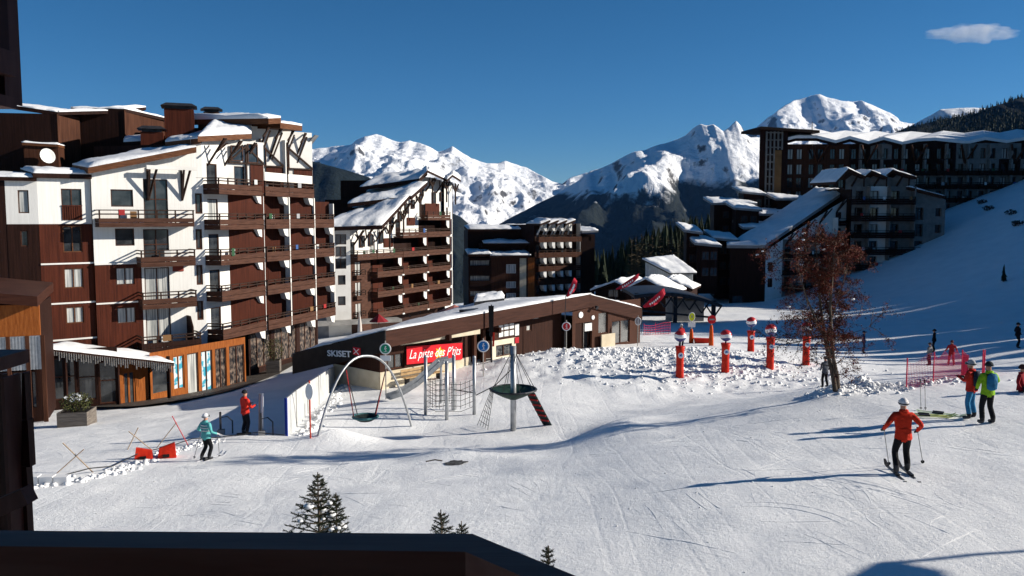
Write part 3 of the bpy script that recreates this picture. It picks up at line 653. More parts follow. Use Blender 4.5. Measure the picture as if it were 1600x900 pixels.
# tall brown blocks at the back
k1 = P(88,178,66.0); k2 = P(193,172,69.0)
def dirp(p, ang, s): return (p[0] + math.sin(R(ang)) * s, p[1] + math.cos(R(ang)) * s)
body(b1, [dirp(k1, 80, -12), (k1.x, k1.y), dirp(k1, 17, 2.2), dirp(dirp(k1, 17, 2.2), -10, 8)], Z1, k1.z, DBROWN, 'rear_block')
MB().slab([Lp(b1, Vector((*dirp(k1, 17, 0.0), k1.z - 7)) + Vector((.02, -.02, 0))), Lp(b1, Vector((*dirp(k1, 17, 2.2), k1.z - 7)) + Vector((.02, -.02, 0))), Lp(b1, Vector((*dirp(k1, 17, 2.2), k1.z)) + Vector((.02, -.02, 0))), Lp(b1, Vector((*dirp(k1, 17, 0), k1.z)) + Vector((.02, -.02, 0)))], (0.06, -0.02, 0)).build('cladding_panel', WBROWN, b1)  # lighter brown sheet over the sunlit side, sunlight put into its colour
body(b1, [dirp(k2, 80, -4.2), (k2.x, k2.y), dirp(k2, 17, 5.0), dirp(dirp(k2, 17, 5.0), -80, 8)], Z1, k2.z, DBROWN, 'rear_block')
MB().slab([Lp(b1, Vector((*dirp(k2, 17, 0.0), k2.z - 7)) + Vector((.02, -.02, 0))), Lp(b1, Vector((*dirp(k2, 17, 5), k2.z - 7)) + Vector((.02, -.02, 0))), Lp(b1, Vector((*dirp(k2, 17, 5), k2.z)) + Vector((.02, -.02, 0))), Lp(b1, Vector((*dirp(k2, 17, 0), k2.z)) + Vector((.02, -.02, 0)))], (0.06, -0.02, 0)).build('cladding_panel', WBROWN, b1)  # again a lighter sheet: the lit side of this block is painted in
a_ = dirp(k1, 80, -12)
slab_w(b1, 'roof', [Vector((a_[0], a_[1], P(25,157,66).z)) if 0 else Vector((*dirp(k1,80,-6), P(25,158,66).z)), Vector((*dirp(k1,80,.1), k1.z + .15)), Vector((*dirp(dirp(k1,80,.1),10,8), k1.z + .6)), Vector((*dirp(dirp(k1,80,-6),10,8), k1.z + 1.2))], 0.3, DBROWN, 0.2)
slab_w(b1, 'roof', [Vector((*dirp(k1,80,.1), k1.z + .15)), Vector((*dirp(k2,80,-1.2), P(175,171,68).z)), Vector((*dirp(dirp(k2,80,-1.2),5,6), P(175,168,75).z)), Vector((*dirp(dirp(k1,80,.1),5,9), k1.z + .9))], 0.25, DBROWN, 0.25)
slab_w(b1, 'roof', [Vector((*dirp(k2,80,-4), k2.z + .1)), Vector((*dirp(k2,60,.15), k2.z + .1)), Vector((*dirp(k2,20,5.2), P(257,186,74).z)), Vector((*dirp(dirp(k2,80,-4),5,6), k2.z + .3))], 0.25, DBROWN, 0.22)
# small brown penthouse with a satellite dish
FK = Facade(Vector((P(57,265,63).x, 63, Z1)), 70, b1)
kz = FK.st(70, 228)[1]; body(b1, [fpt(FK, FK.st(38,250)[0], 0), fpt(FK, FK.st(92,250)[0], 0), fpt(FK, FK.st(92,250)[0], 3), fpt(FK, FK.st(38,250)[0], 3)], Z1 + tB - .5, Z1 + kz, WBROWN, 'penthouse')
slab_w(b1, 'roof', [FK.world(FK.st(36,250)[0], -.15, kz + .2), FK.world(FK.st(93,250)[0], -.15, kz + .12), FK.world(FK.st(93,250)[0], 3.1, kz + .25), FK.world(FK.st(36,250)[0], 3.1, kz + .3)], 0.2, FASCIA, 0.15)
ds, dz = FK.st(75, 245); dish = MB(); dish.lathe([(0.02, 0.0), (0.25, 0.02), (0.45, 0.09), (0.55, 0.15), (0.57, 0.15), (0.46, 0.06), (0.2, -0.02), (0.01, -0.03)], 18)
do = dish.build('satellite_dish', pm('dish_white', (0.7, 0.7, 0.68), rough=0.5), b1, FK.L @ Matrix.Translation((ds, -.55, dz)) @ Matrix.Rotation(R(75), 4, 'X') @ Matrix.Rotation(R(35), 4, 'Y'), smooth=True)
MB().tube([(0, 0, -.02), (0, 0.1, -.5)], 0.03).build('dish_arm', DMETAL, do)
# ---- street level: canopy, glazed shop, orange shopfront
FG = Facade(Vector((P(60,632,53).x, 53, Z1)), 65, b1)
g0 = 0.0; g1 = FG.st(185, 600)[0]
gl = [FG.rect(70,560,118,625), FG.rect(122,560,150,625), FG.rect(155,565,182,630)]
wall(FG, g0 - 1.5, -0.6, g1, FG.st(120, 545)[1], gl, DBROWN)
for r in gl: window(FG, r, mull=0, trans=True, y=0.0, name='shop_window')
FH = FG.sub(g1, 0.0, -25); h1 = FH.st(232, 600)[0]
od = [FH.rect(192,580,212,622)]
wall(FH, 0, -0.6, h1, FH.st(210, 560)[1], [(od[0][0], -0.3, od[0][2], od[0][3])], ORANGE)
window(FH, (od[0][0], -0.3, od[0][2], od[0][3]), mull=1, frame=ORANGE, name='shop_door', fw=0.12)
FI = FH.sub(h1, 0.0, -12); i1 = FI.st(385, 560)[0]
cols = [FI.st(u, 570)[0] for u in (234, 268, 290, 312, 334, 356, 384)]
zl = FI.st(300, 540)[1] - 0.2
ops = [(cols[k] + 0.15, 0.75 if k < 2 else 0.15, cols[k + 1] - 0.12, zl - 0.35) for k in range(6)]
wall(FI, cols[0], -0.6, cols[-1], FLE[0] - 0.25, ops, ORANGE)
POSTER = pm('shop_poster', (0.55, 0.6, 0.62), (0.05, 0.30, 0.42), 1.6, 0.35, lo=0.5, hi=0.56, detail=2)
GOODS = pm('shop_display', (0.02, 0.02, 0.022), (0.30, 0.22, 0.17), 2.4, 0.2, lo=0.45, hi=0.75, stretch=(3, 3, 1.0), detail=6)
for k, r in enumerate(ops): window(FI, r, pane=[GLASS, POSTER, CURT, POSTER, GOODS, GOODS][k], frame=ORANGE if k < 2 else WFRAME, mull=0 if k in (0, 2) else 1, name='shop_window')
FJ = FE.sub(eS[1], 0.45); jl = [((eS[i] - eS[1]) + .3, 0.3, (eS[i + 1] - eS[1]) - .3, FLE[0] - .7) for i in (1, 2, 3)]
wall(FJ, 0.0, -1.0, eS[4] - eS[1], FLE[0] - .2, jl, DBROWN)
for r in jl: window(FJ, r, pane=GOODS, mull=2, name='shop_window')
# snow-covered canopy with a fringe of hanging lights
ca = [P(63,544,51.0), P(272,567,56.3), P(238,552,60.0), P(95,535,55.5)]
can = slab_w(b1, 'canopy_roof', ca, 0.22, DBROWN, 0.16)
fr = MB(); random.seed(3)
for k in range(58):
    t = (k + .5) / 58; p = Lp(b1, ca[0].lerp(ca[1], t)) + Vector((0, -0.06, -0.1)); h = random.uniform(.25, .62)
    fr.box(p.x - .03, p.y - .01, p.z - h, p.x + .035, p.y + .01, p.z)
fr.build('icicle_fringe', pm('icicle_fringe', (0.25, 0.24, 0.23), (0.5, 0.48, 0.45), 8, 0.6), can)
for u, Y in ((100, 52.4), (262, 56.6), (182, 54.3)):
    p = P(u, 550, Y); zb = gz(p.x, Y); MB().bar((p.x - b1.location.x, Y - b1.location.y, zb - .2 - Z1), (p.x - b1.location.x, Y - b1.location.y, p.z - Z1 - .3), .2).build('canopy_post', DBROWN, b1)
# ================================================================== second apartment building
Z2 = CAMZ - 15.5
o2 = P(548,500,105); b2 = thing('apartment_building', 'white apartment building with stepped snowy roofs behind the ski shop', 'building', (o2.x, 105, Z2)); bpy.context.view_layer.update()
F2 = Facade((o2.x, 105, Z2), 27, b2)
B2E = [F2.st(u, 430)[0] for u in (548, 579, 620, 659, 695)]; s2R = F2.st(707, 430)[0]
FL2 = [F2.st(640, v)[1] for v in (484, 454, 425, 398, 369, 342)]
def top2(u): return F2.st(u, float(np.interp(u, [540, 595, 606, 640, 650, 664, 676, 712], [360, 352, 345, 305, 300, 276, 276, 287])))[1]
BPANEL = BBROWN
def apartment_cell(F, s0, s1, z, zc, rec, wmat, dep, dz=2.1, dw=1.2, panel=True, cur=None, fins=True, board=0.62, gap=1.6, finmat=None, fincut=0.0, post=True, thin=False):
    w = s1 - s0; door = (s0 + w * .08, z + .03, min(s0 + w * .08 + dw, s1 - .2), min(z + dz, zc - .1))
    wall(F, s0, z, s1, zc, [door], wmat, y=rec)
    window(F, door, pane=cur or random.choice([GLASS, GLASS, GLASS, CURT]), mull=0, y=rec, name='balcony_door')
    balcony(F, s0 + .04, s1 - .16, z, dep, board, .98, gap=gap, sides=(1, 0), mid=not thin)
    if fins: fin(F, s1 - .06, z + .02, zc - .02, -dep + .05, rec - .01, finmat or BROWN, cut=fincut, t=.14)
random.seed(21)
for i in range(4):
    uL = [548, 579, 620, 659, 695][i]; uR = [579, 620, 659, 695][i]
    for k in range(6):
        z = FL2[k]; tmin = min(top2(uL), top2(uR))
        if z + 1.6 > tmin: continue
        last = k == 5 or FL2[k + 1] + 1.6 > tmin
        zc = (FL2[k + 1] if not last else tmin - .1) - .004
        if i == 0 and k < 3:
            r = (B2E[0] + .9, z + .05, B2E[0] + 2.1, z + 2.0); wall(F2, B2E[0], z - (2.0 if k == 0 else 0), B2E[1], zc, [r], GREYW if 0 else BBROWN); window(F2, r, pane=CURT, mull=1, name='balcony_door')
            balcony(F2, B2E[0] + .6, B2E[0] + 2.4, z, .5, .35, .9, gap=1.5); continue
        apartment_cell(F2, B2E[i], B2E[i + 1], z, zc, 0.9 if not last else 0.5, BROWN if not last else WHITE2, 1.1, fins=not last, fincut=0.0)
        if not last:   # hanging white panel above the next balcony
            x = B2E[i + 1]; q = MB(); q.slab([(x - .95, -.95, zc - .06), (x - .95, -.95, zc - .95), (x - .55, -.95, zc - 1.35), (x - .14, -.95, zc - 1.35), (x - .14, -.95, zc - .06)], (0, .1, 0)); q.build('hanging_panel', WHITE2, b2, F2.L)
            MB().box(x - .5, -1.3, z - .22, x - .05, -1.16, z - .05).build('slab_end', WHITE2, b2, F2.L)
    # head wall under the sloping roof
    us = [uL, uR]
    zz = min(top2(uL), top2(uR)) - .1
    tp = [(F2.st(u, 400)[0], top2(u) - .05) for u in np.linspace(uL, uR, 5)]
    MB().poly([(B2E[i], .45, zz - .3), (B2E[i + 1], .45, zz - .3)] + [(s_, .45, z_) for s_, z_ in tp[::-1]]).build('gable_wall', WHITE2, b2, F2.L)
    for j in range(2):
        s_ = B2E[i] + (B2E[i + 1] - B2E[i]) * (.3 + .45 * j); t_ = top2(uL + (uR - uL) * (.3 + .45 * j)) - .2
        beam('brace', F2, [((s_, .42, t_ - 1.9), (s_, -1.1, t_)), ((s_ - .8, -.7, t_ - .1), (s_, -.2, t_ - 1.1)), ((s_ + .8, -.7, t_), (s_, -.2, t_ - 1.1))], .16)
for k in range(6): fin(F2, B2E[4] + .25, FL2[k] + .1, FL2[k] + 2.4, -1.2, .9, WHITE2) if k < 5 else None
wall(F2, B2E[4], FL2[0] - 2.5, s2R, top2(700) - .3, [(B2E[4] + .5, FL2[k] + .4, B2E[4] + 1.0, FL2[k] + 1.7) for k in range(6)], WHITE2)
for k in range(6): window(F2, (B2E[4] + .5, FL2[k] + .4, B2E[4] + 1.0, FL2[k] + 1.7), mull=0)
for k in range(6): balcony(F2, s2R + .02, s2R + 1.3, FL2[k], .2, .5, .95, y=1.6, gap=1.2)
# end wall towards the camera
FQ = F2.sub(B2E[0], 0.0, 38); q0 = FQ.st(513, 470)[0]
cw = [FQ.rect(528,463,540,477), FQ.rect(528,430,540,445)] + [FQ.rect(524,v,541,v + 16) for v in (366, 385, 404)]
wall(FQ, q0, -1, 0, FQ.st(530, 358)[1], cw, WHITE2)
for r in cw[:2]: window(FQ, r, mull=0)
for r in cw[2:]: window(FQ, r, mull=1, name='stair_window')
FQ2 = FQ.sub(q0, 0.0, 26); q2 = FQ2.st(494, 420)[0]
wall(FQ2, q2, -1, 0, FQ2.st(505, 358)[1], [], GREYW)
body(b2, [fpt(F2, .3, 1.0), fpt(F2, s2R - .1, 1.0), fpt(F2, s2R - .1, 11), fpt(F2, -1, 11)], Z2 - 2, Z2 + FL2[3], DBROWN, 'rear_block')
body(b2, [fpt(FQ, q0 + .1, .2), fpt(FQ, -.2, .2), fpt(F2, .2, 9), fpt(FQ, q0, 9)], Z2 - 2, Z2 + FQ.st(530, 360)[1], DBROWN, 'rear_block')
def rblk(u0, u1, Y0, v1, dep):
    a = F2.st(u0, 350)[0]; c = F2.st(u1, 350)[0]; return a, c
for (u0, u1, z, y1) in ((597, 712, top2(600) - .6, 12), (640, 712, top2(645) - .6, 12), (664, 712, top2(676) - .6, 11)):
    a, c = F2.st(u0, 350)[0], F2.st(u1, 350)[0]
    body(b2, [fpt(F2, a, .55), fpt(F2, c, .55), fpt(F2, c, y1), fpt(F2, a, y1)], Z2 + FL2[3] - 1, Z2 + z, DBROWN, 'rear_block')
# long brown cheeks that step up to the left, each with its snow roof
for (p0, p1, p2, p3, th) in (((497,355,103), (597,352,104), (640,305,113), (560,322,122), .5), ((543,318,112), (643,306,113.5), (668,284,117), (580,296,128), .5), ((562,292,117), (656,279,117.5), (668,268,119), (600,272,134), .5),
                             ((655,279,116.5), (668,266,117.5), (668,264,132), (655,270,132), .35), ((668,266,117.5), (700,281,123), (700,278,134), (668,264,132), .35), ((698,281,121), (707,273,122), (707,271,134), (698,277,134), .35), ((707,273,122), (720,281,125), (720,279,136), (707,271,134), .35)):
    slab_w(b2, 'roof', [P(*p0), P(*p1), P(*p2), P(*p3)], th, FASCIA if 0 else DBROWN, .45)
for (ua, ub, vt, vb, Y) in ((512,590,324,350,113), (560,645,299,322,118), (575,655,280,300,122)):
    a = P(ua, vt, Y); c = P(ub, vt, Y + 1); z0 = P(ua, vb + 12, Y).z
    body(b2, [(a.x, a.y), (c.x, c.y), (c.x + 2, c.y + 8), (a.x + 1, a.y + 8)], z0, a.z, DBROWN, 'rear_block')
chb = [(497,362,116), (530,330,120), (553,300,126)]
for u, v, Y in chb: p = P(u, v, Y); body(b2, [(p.x - 2, Y), (p.x + 3, Y), (p.x + 3, Y + 5), (p.x - 2, Y + 5)], Z2, P(u, v - 18, Y).z, DBROWN, 'rear_block')
for (u0, v0, u1, v1) in ((661,292,665,306), (679,300,684,318), (691,300,696,314), (700,302,704,320), (612,332,618,350), (626,330,631,346), (636,318,641,334), (646,312,651,326), (580,366,586,384), (566,368,573,386), (596,362,602,380)):
    window(F2, F2.rect(u0, v0, u1, v1), mull=0, y=.28, depth=.12)
for (u0, v0, u1, v1) in ((668,318,690,336), (640,340,652,352), (604,372,618,386)):
    r = F2.rect(u0, v0, u1, v1); MB().box(r[0], .36, r[1], r[2], .44, r[3]).build('cladding_panel', BROWN, b2, F2.L)
for u in (600, 622, 648, 668, 690, 704):
    s_ = F2.st(u, 340)[0]; t_ = top2(u) - .2; beam('timber_post', F2, [((s_, -.9, t_ - 3.2), (s_, -.9, t_)), ((s_, -.9, t_ - 1.3), (s_ - .9, -.9, t_ - .25)), ((s_, -.9, t_ - 1.3), (s_ + .9, -.9, t_ - .1))], .17)
# terrace, parasols and kiosk at its foot
tb = P(515,505,103); MB().box(-5, -2.2, 2.2, 6, 0, 2.6).build('entrance_canopy', CONC, b2, FQ.L)
# ================================================================== third building
Z3 = CAMZ - 16.5
o3 = P(838,470,140); b3 = thing('apartment_building', 'dark brown apartment block with rows of small white fins in the middle distance', 'building', (o3.x, 140, Z3)); bpy.context.view_layer.update()
F3 = Facade((o3.x, 140, Z3), 58, b3)
FL3 = [F3.st(870, v)[1] for v in (484, 463, 442, 421, 400, 376)]
e3 = [F3.st(u, 430)[0] for u in (838, 851, 864, 877, 890, 904)]
for i in range(5):
    for k in range(6):
        z = FL3[k]; zc = (FL3[k + 1] if k < 5 else z + 2.9) - .004
        wall(F3, e3[i], z, e3[i + 1], zc, [(e3[i] + .25, z + .04, e3[i] + 1.05, z + 2.0)], DBROWN, y=.5); window(F3, (e3[i] + .25, z + .04, e3[i] + 1.05, z + 2.0), mull=0, y=.5, name='balcony_door')
        balcony(F3, e3[i] + .02, e3[i + 1] - .06, z, .75, .7, .95, gap=2, mid=False, mat=WBROWN)
        q = MB(); x = e3[i + 1]; q.slab([(x - .7, -.7, zc - .05), (x - .7, -.7, zc - .75), (x - .4, -.7, zc - 1.25), (x - .08, -.7, zc - 1.25), (x - .08, -.7, zc - .05)], (0, 1.15, 0)) if i < 4 else q.box(x - .2, -.6, z, x - .06, .5, zc)
        q.build('partition', WHITE2 if i < 4 else GREYW, b3, F3.L)
        if k == 5 and i < 4: beam('brace', F3, [((e3[i] + .4, .4, z + 1), (e3[i] + .4, -1.2, z + 2.8)), ((e3[i] + 1.6, .4, z + 1), (e3[i] + 1.2, -1.2, z + 2.8))], .2, WHITE2)
t3 = FL3[5] + 3.0
for i in range(4): slab_w(b3, 'roof', [F3.world(e3[i] - .2, -1.5, t3 - .1), F3.world(e3[i + 1] + .1, -1.5, t3 + .55), F3.world(e3[i + 1] + .1, 3, t3 + .55), F3.world(e3[i] - .2, 3, t3 - .1)], .35, DBROWN, .3)
body(b3, [fpt(F3, 0, .7), fpt(F3, e3[5], .7), fpt(F3, e3[5], 12), fpt(F3, 0, 12)], Z3 - 4, Z3 + t3 - .3, DBROWN, 'rear_block')
F3r = F3.sub(e3[5], 0.0, 20); r3b = F3r.st(929, 430)[0]
wall(F3r, 0, -4, r3b, F3r.st(915, 366)[1], [(r3b - 1.6, F3r.st(915, 376)[1], r3b - .7, F3r.st(915, 369)[1])], DBROWN)
body(b3, [fpt(F3r, .05, .05), fpt(F3r, r3b, .05), fpt(F3r, r3b, 10), fpt(F3r, 0, 10)], Z3 - 4, Z3 + F3r.st(915, 366)[1], DBROWN, 'rear_block')
slab_w(b3, 'roof', [F3r.world(.3, -1, F3r.st(915, 361)[1]), F3r.world(r3b + .3, -1, F3r.st(915, 360)[1]), F3r.world(r3b + .3, 8, F3r.st(915, 360)[1] + .3), F3r.world(.3, 8, F3r.st(915, 360)[1] + .3)], .3, GREYW, .4)
# its near face: brown wall, pale and orange panels, recessed balconies
F3f = F3.sub(0.0, 0.0, 24); f0 = F3f.st(733, 430)[0]; f1 = F3f.st(768, 430)[0]
zt3 = F3f.st(780, 401)[1]
wn = [F3f.rect(791,413,806,427), F3f.rect(791,440,806,450), F3f.rect(791,458,806,470)]
wall(F3f, f1, -4, 0, zt3, wn, WBROWN)
for r in wn: window(F3f, r, mull=1, frame=WHITE2, pane=CURT)
MB().box(F3f.st(812,430)[0], -.12, 0, F3f.st(822,430)[0], -.01, zt3 - .3).build('pale_panel', STONE, b3, F3f.L)
MB().box(F3f.st(825,430)[0], -.14, 0, F3f.st(835,430)[0], -.01, zt3 - .2).build('orange_panel', ORANGE, b3, F3f.L)
lg = [F3f.rect(735,v,766,v + 15) for v in (407, 431, 455)]
wall(F3f, f0, -4, f1 - .004, F3f.st(750, 403)[1], lg, DBROWN, depth=1.2)
for r in lg: window(F3f, r, mull=1, depth=1.2, pane=CURT, frame=GREYW, name='loggia'); MB().box(r[0], -.1, r[1] - .1, r[2], .02, r[1] + .8).build('parapet_board', DBROWN, b3, F3f.L)
body(b3, [fpt(F3f, f0, 1.3), fpt(F3f, -.05, 1.3), fpt(F3f, 2, 12), fpt(F3f, f0, 12)], Z3 - 4, Z3 + zt3 - .05, DBROWN, 'rear_block')
body(b3, [fpt(F3f, F3f.st(752,380)[0], 2.5), fpt(F3f, F3f.st(825,380)[0], 2.5), fpt(F3f, 3, 12), fpt(F3f, F3f.st(752,380)[0], 12)], Z3, Z3 + F3f.st(790, 380, 2.5)[1], DBROWN, 'rear_block')
body(b3, [fpt(F3f, F3f.st(735,370)[0], 5), fpt(F3f, F3f.st(838,370)[0], 5), fpt(F3f, 6, 13), fpt(F3f, F3f.st(735,370)[0], 13)], Z3, Z3 + F3f.st(790, 360, 5)[1], DBROWN, 'rear_block')
for (u0, u1, v, y, dy) in ((731,768,397,-.4,6), (766,830,399,-.6,5), (756,828,380,2.0,6), (731,842,358,4.4,8)):
    a = F3f.st(u0, v, y)[0]; c = F3f.st(u1, v, y)[0]; z = F3f.st((u0 + u1) / 2, v, y)[1]
    slab_w(b3, 'roof', [F3f.world(a, y, z), F3f.world(c, y, z), F3f.world(c, y + dy, z + .5), F3f.world(a, y + dy, z + .5)], .4, DBROWN, .35)
slab_w(b3, 'roof', [P(836,357,142), P(868,350,142), P(868,345,153), P(836,350,153)], .4, DBROWN, .35)
chimney(b3, P(862,356,148), 4, 3, 1.0, DBROWN, DBROWN)
# ================================================================== long building on the right, folded snow roof and stair tower
Z5 = CAMZ - 12
o5 = P(1221,470,158); b5 = thing('apartment_building', 'long dark apartment building under a folded snow roof with a lattice stair tower', 'building', (o5.x, 158, Z5)); bpy.context.view_layer.update()
F5 = Facade((o5.x, 158, Z5), 93, b5); s5R = F5.st(1660, 300)[0]
zr5 = F5.st(1400, 222)[1]
lv = [F5.st(1400, v)[1] for v in (462, 441, 420, 399, 378, 357, 336, 315, 294, 273, 249)]
random.seed(5)
nb = 13; bw = s5R / nb
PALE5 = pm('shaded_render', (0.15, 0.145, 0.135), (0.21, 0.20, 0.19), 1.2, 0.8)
for k in range(len(lv)):
    zc = (lv[k + 1] if k < len(lv) - 1 else zr5 - .3) - .004
    for i in range(nb):
        gzz = F5.world((i + .5) * bw, 0, 0); gl_ = gz(gzz.x, gzz.y) - Z5
        if lv[k] + 1 < gl_ - 2: continue
        x0 = i * bw; ws = [(x0 + bw * a, lv[k] + .1, x0 + bw * c, lv[k] + 2.0) for a, c in ((.12, .38), (.55, .82))]
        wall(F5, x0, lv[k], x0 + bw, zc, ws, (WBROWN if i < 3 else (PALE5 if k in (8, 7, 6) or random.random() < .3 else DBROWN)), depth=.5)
        for r in ws: window(F5, r, mull=1, depth=.5, pane=random.choice([GLASS, GLASS, CURT]))
        if i >= 3 and k not in (10,): balcony(F5, x0 + .1, x0 + bw - .2, lv[k], 1.0, .7, .95, gap=2.4, mid=False, mat=DBROWN)
        if i >= 3: fin(F5, x0 + bw * .5, lv[k] + .05, zc - .1, -.9, 0, PALE5, cut=.9, t=.3)
body(b5, [fpt(F5, 0, .6), fpt(F5, s5R, .6), fpt(F5, s5R, 10), fpt(F5, 0, 10)], Z5 - 4, Z5 + zr5 - .4, DBROWN, 'rear_block')
# folded roof
lo = [(1220,222),(1244,216),(1276,216),(1306,223.5),(1328,217),(1357,225),(1381,218.5),(1410,226),(1435,221),(1461,219.5),(1512,225),(1540,218.5),(1573,223.5),(1600,219),(1635,224),(1665,218)]
hi = [(1220,207),(1273,205),(1300,211.5),(1321,208),(1350,211.5),(1368,208.5),(1391,212.5),(1424,209.5),(1456,212.5),(1474,208.5),(1506,212),(1535,208),(1562,211.5),(1589,206),(1620,210),(1665,205)]
fo = MB(); pl = [Lp(b5, P(u, v, 156.6)) for u, v in lo]; ph = [Lp(b5, P(u, v, 168)) for u, v in hi]
fs = MB()
for i in range(len(pl) - 1):
    a, c, d, e = pl[i], pl[i+1], ph[i+1], ph[i]
    fs.slab([a, c, d], (0, 0, .55)); fs.slab([a, d, e], (0, 0, .55))
    fo.slab([a - Vector((0, -.1, .02)), c - Vector((0, -.1, .02)), d - Vector((0, 0, .02)), e - Vector((0, 0, .02))], (0, 0, -.5))
fr_ = fo.build('roof', DBROWN, b5); fs.build('roof_snow', ROOFSNOW, fr_)
for k in range(7):
    s_ = 6 + k * 9; beam('brace', F5, [((s_, .1, zr5 - 4), (s_ - 1.4, -1.2, zr5 - .6)), ((s_, .1, zr5 - 4), (s_ + 1.4, -1.2, zr5 - .6))], .3, WBROWN)
# stair tower
FT = F5.sub(0.0, -1.5, -8); t0 = FT.st(1186, 300)[0]; tz = FT.st(1200, 203)[1]
body(b5, [fpt(FT, t0, 0.05), fpt(FT, 0, .05), fpt(FT, 0, 9), fpt(FT, t0 + 3.4, 9)], Z5 - 3, Z5 + tz, DBROWN, 'stair_tower')
MB().box(FT.st(1207,300)[0], -.25, 0, FT.st(1219,300)[0], .05, FT.st(1213, 235)[1]).build('cladding_panel', pm('ochre_panel', (0.16, 0.085, 0.035), (0.22, 0.12, 0.05), 1, .7), b5, FT.L)
la = MB(); xa = FT.st(1195,300)[0]; xb = FT.st(1207,300)[0]; xc = FT.st(1219,300)[0]
for x in (xa, (xa + xb) / 2, xb): la.box(x - .12, -.4, FT.st(1200,360)[1] if x != xb else FT.st(1200,300)[1], x + .12, -.05, tz - .3)
for x in ((xb + xc) / 2, xc): la.box(x - .12, -.42, FT.st(1213,234)[1], x + .12, -.06, tz - .3)
for j in range(15):
    z = tz - .5 - j * 1.35; la.box(xa, -.36, z - .1, xb if j < 12 else (xa + xb) / 2, -.07, z + .1)
    if j < 3: la.box(xb, -.37, z - .1, xc, -.08, z + .1)
la.build('lattice', PALE5, b5, FT.L)
slab_w(b5, 'roof', [FT.world(t0 - .4, -1.2, tz + .5), FT.world(5.5, -1.2, tz - .1), FT.world(5.5, 9, tz + .1), FT.world(t0 - .4, 9, tz + .6)], .5, DBROWN, 0)
MB().tube([Lp(b5, P(1269,208,164)), Lp(b5, P(1269,190,164))], .08, 6).build('antenna', DMETAL, b5)
# ================================================================== stepped building in front of it
Z4 = CAMZ - 14
o4 = P(1196,455,128); b4 = thing('apartment_building', 'stepped building with one long sloping snow roof in the shade, behind the bare tree', 'building', (o4.x, 128, Z4)); bpy.context.view_layer.update()
F4 = Facade((o4.x, 128, Z4), 64, b4)
lv4 = [F4.st(1300, v)[1] for v in (449, 425, 401, 376, 351, 326)]
random.seed(9)
rl = lambda u: F4.st(u, float(np.interp(u, [1195, 1323, 1360, 1480], [388, 303, 300, 312])))[1]
us4 = [1196, 1222, 1248, 1274, 1300, 1326]
for i in range(5):
    s0, s1 = F4.st(us4[i], 420)[0], F4.st(us4[i + 1], 420)[0]; tmin = rl(us4[i]) - .4; tmax = rl(us4[i + 1]) - .4
    zs = -1.5
    for k in range(6):
        if lv4[k] + 1.2 > tmin: break
        zc = (lv4[k + 1] if k < 5 and lv4[k + 1] + 1.2 <= tmin else tmin) - .004; z = lv4[k]
        r = (s0 + .5, z + .5, s0 + 1.5, z + 1.9) if i == 0 else (s0 + .4, z + .05, s0 + 1.7, z + 2.0)
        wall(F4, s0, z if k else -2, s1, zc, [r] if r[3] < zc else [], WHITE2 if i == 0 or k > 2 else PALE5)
        if r[3] < zc: window(F4, r, mull=1)
        if i: balcony(F4, s0 + .05, s1 - .2, z, 1.1, .65, .95, gap=2, mid=False, mat=DBROWN); fin(F4, s1 - .1, z + .05, zc - .05, -1, 0, WHITE2, cut=.8)
    MB().poly([(s0, 0, tmin - .004), (s1, 0, tmin - .004), (s1, 0, tmax)]).build('gable_wall', WHITE2, b4, F4.L)
    if i: beam('brace', F4, [((s0 + .6, 0, tmin - 1), (s0 + .6, -1.5, tmin + 1)), ((s0 + .6, 0, tmin - 1), (s0 + 2, -1.2, tmin + 1.4))], .2)
A_, B_, C_, D_ = P(1195,383,126.5), P(1323,296,139), P(1275,293,152), P(1140,381,135)
slab_w(b4, 'roof', [A_, B_, C_, D_], .5, GREYW, .4)
body(b4, [fpt(F4, .1, .1), fpt(F4, F4.st(1326,400)[0], .1), fpt(F4, F4.st(1326,400)[0], 12), (P(1145,400,131).x, 131)], Z4 - 3, Z4 + rl(1200) - .5, DBROWN, 'rear_block')
body(b4, [fpt(F4, F4.st(1255,400)[0], .15), fpt(F4, F4.st(1326,400)[0], .15), fpt(F4, F4.st(1326,400)[0], 12), fpt(F4, F4.st(1255,400)[0], 12)], Z4, Z4 + rl(1255) - .6, DBROWN, 'rear_block')
body(b4, [fpt(F4, F4.st(1292,400)[0], .2), fpt(F4, F4.st(1326,400)[0], .2), fpt(F4, F4.st(1326,400)[0], 12), fpt(F4, F4.st(1292,400)[0], 12)], Z4, Z4 + rl(1292) - .6, DBROWN, 'rear_block')
F4l = F4.sub(0.0, 0.0, 40); l0 = F4l.st(1140, 420)[0]
wall(F4l, l0, -2, 0, F4l.st(1170, 388)[1], [F4l.rect(1144,462,1160,476)], DBROWN); window(F4l, F4l.rect(1144,462,1160,476), mull=1)
slab_w(b4, 'roof', [F4l.world(l0 - .5, -.8, F4l.st(1165,383)[1]), F4l.world(.2, -.8, F4l.st(1165,383)[1]), F4l.world(.2, 7, F4l.st(1165,383)[1] + .4), F4l.world(l0 - .5, 7, F4l.st(1165,383)[1] + .4)], .45, GREYW, .35)
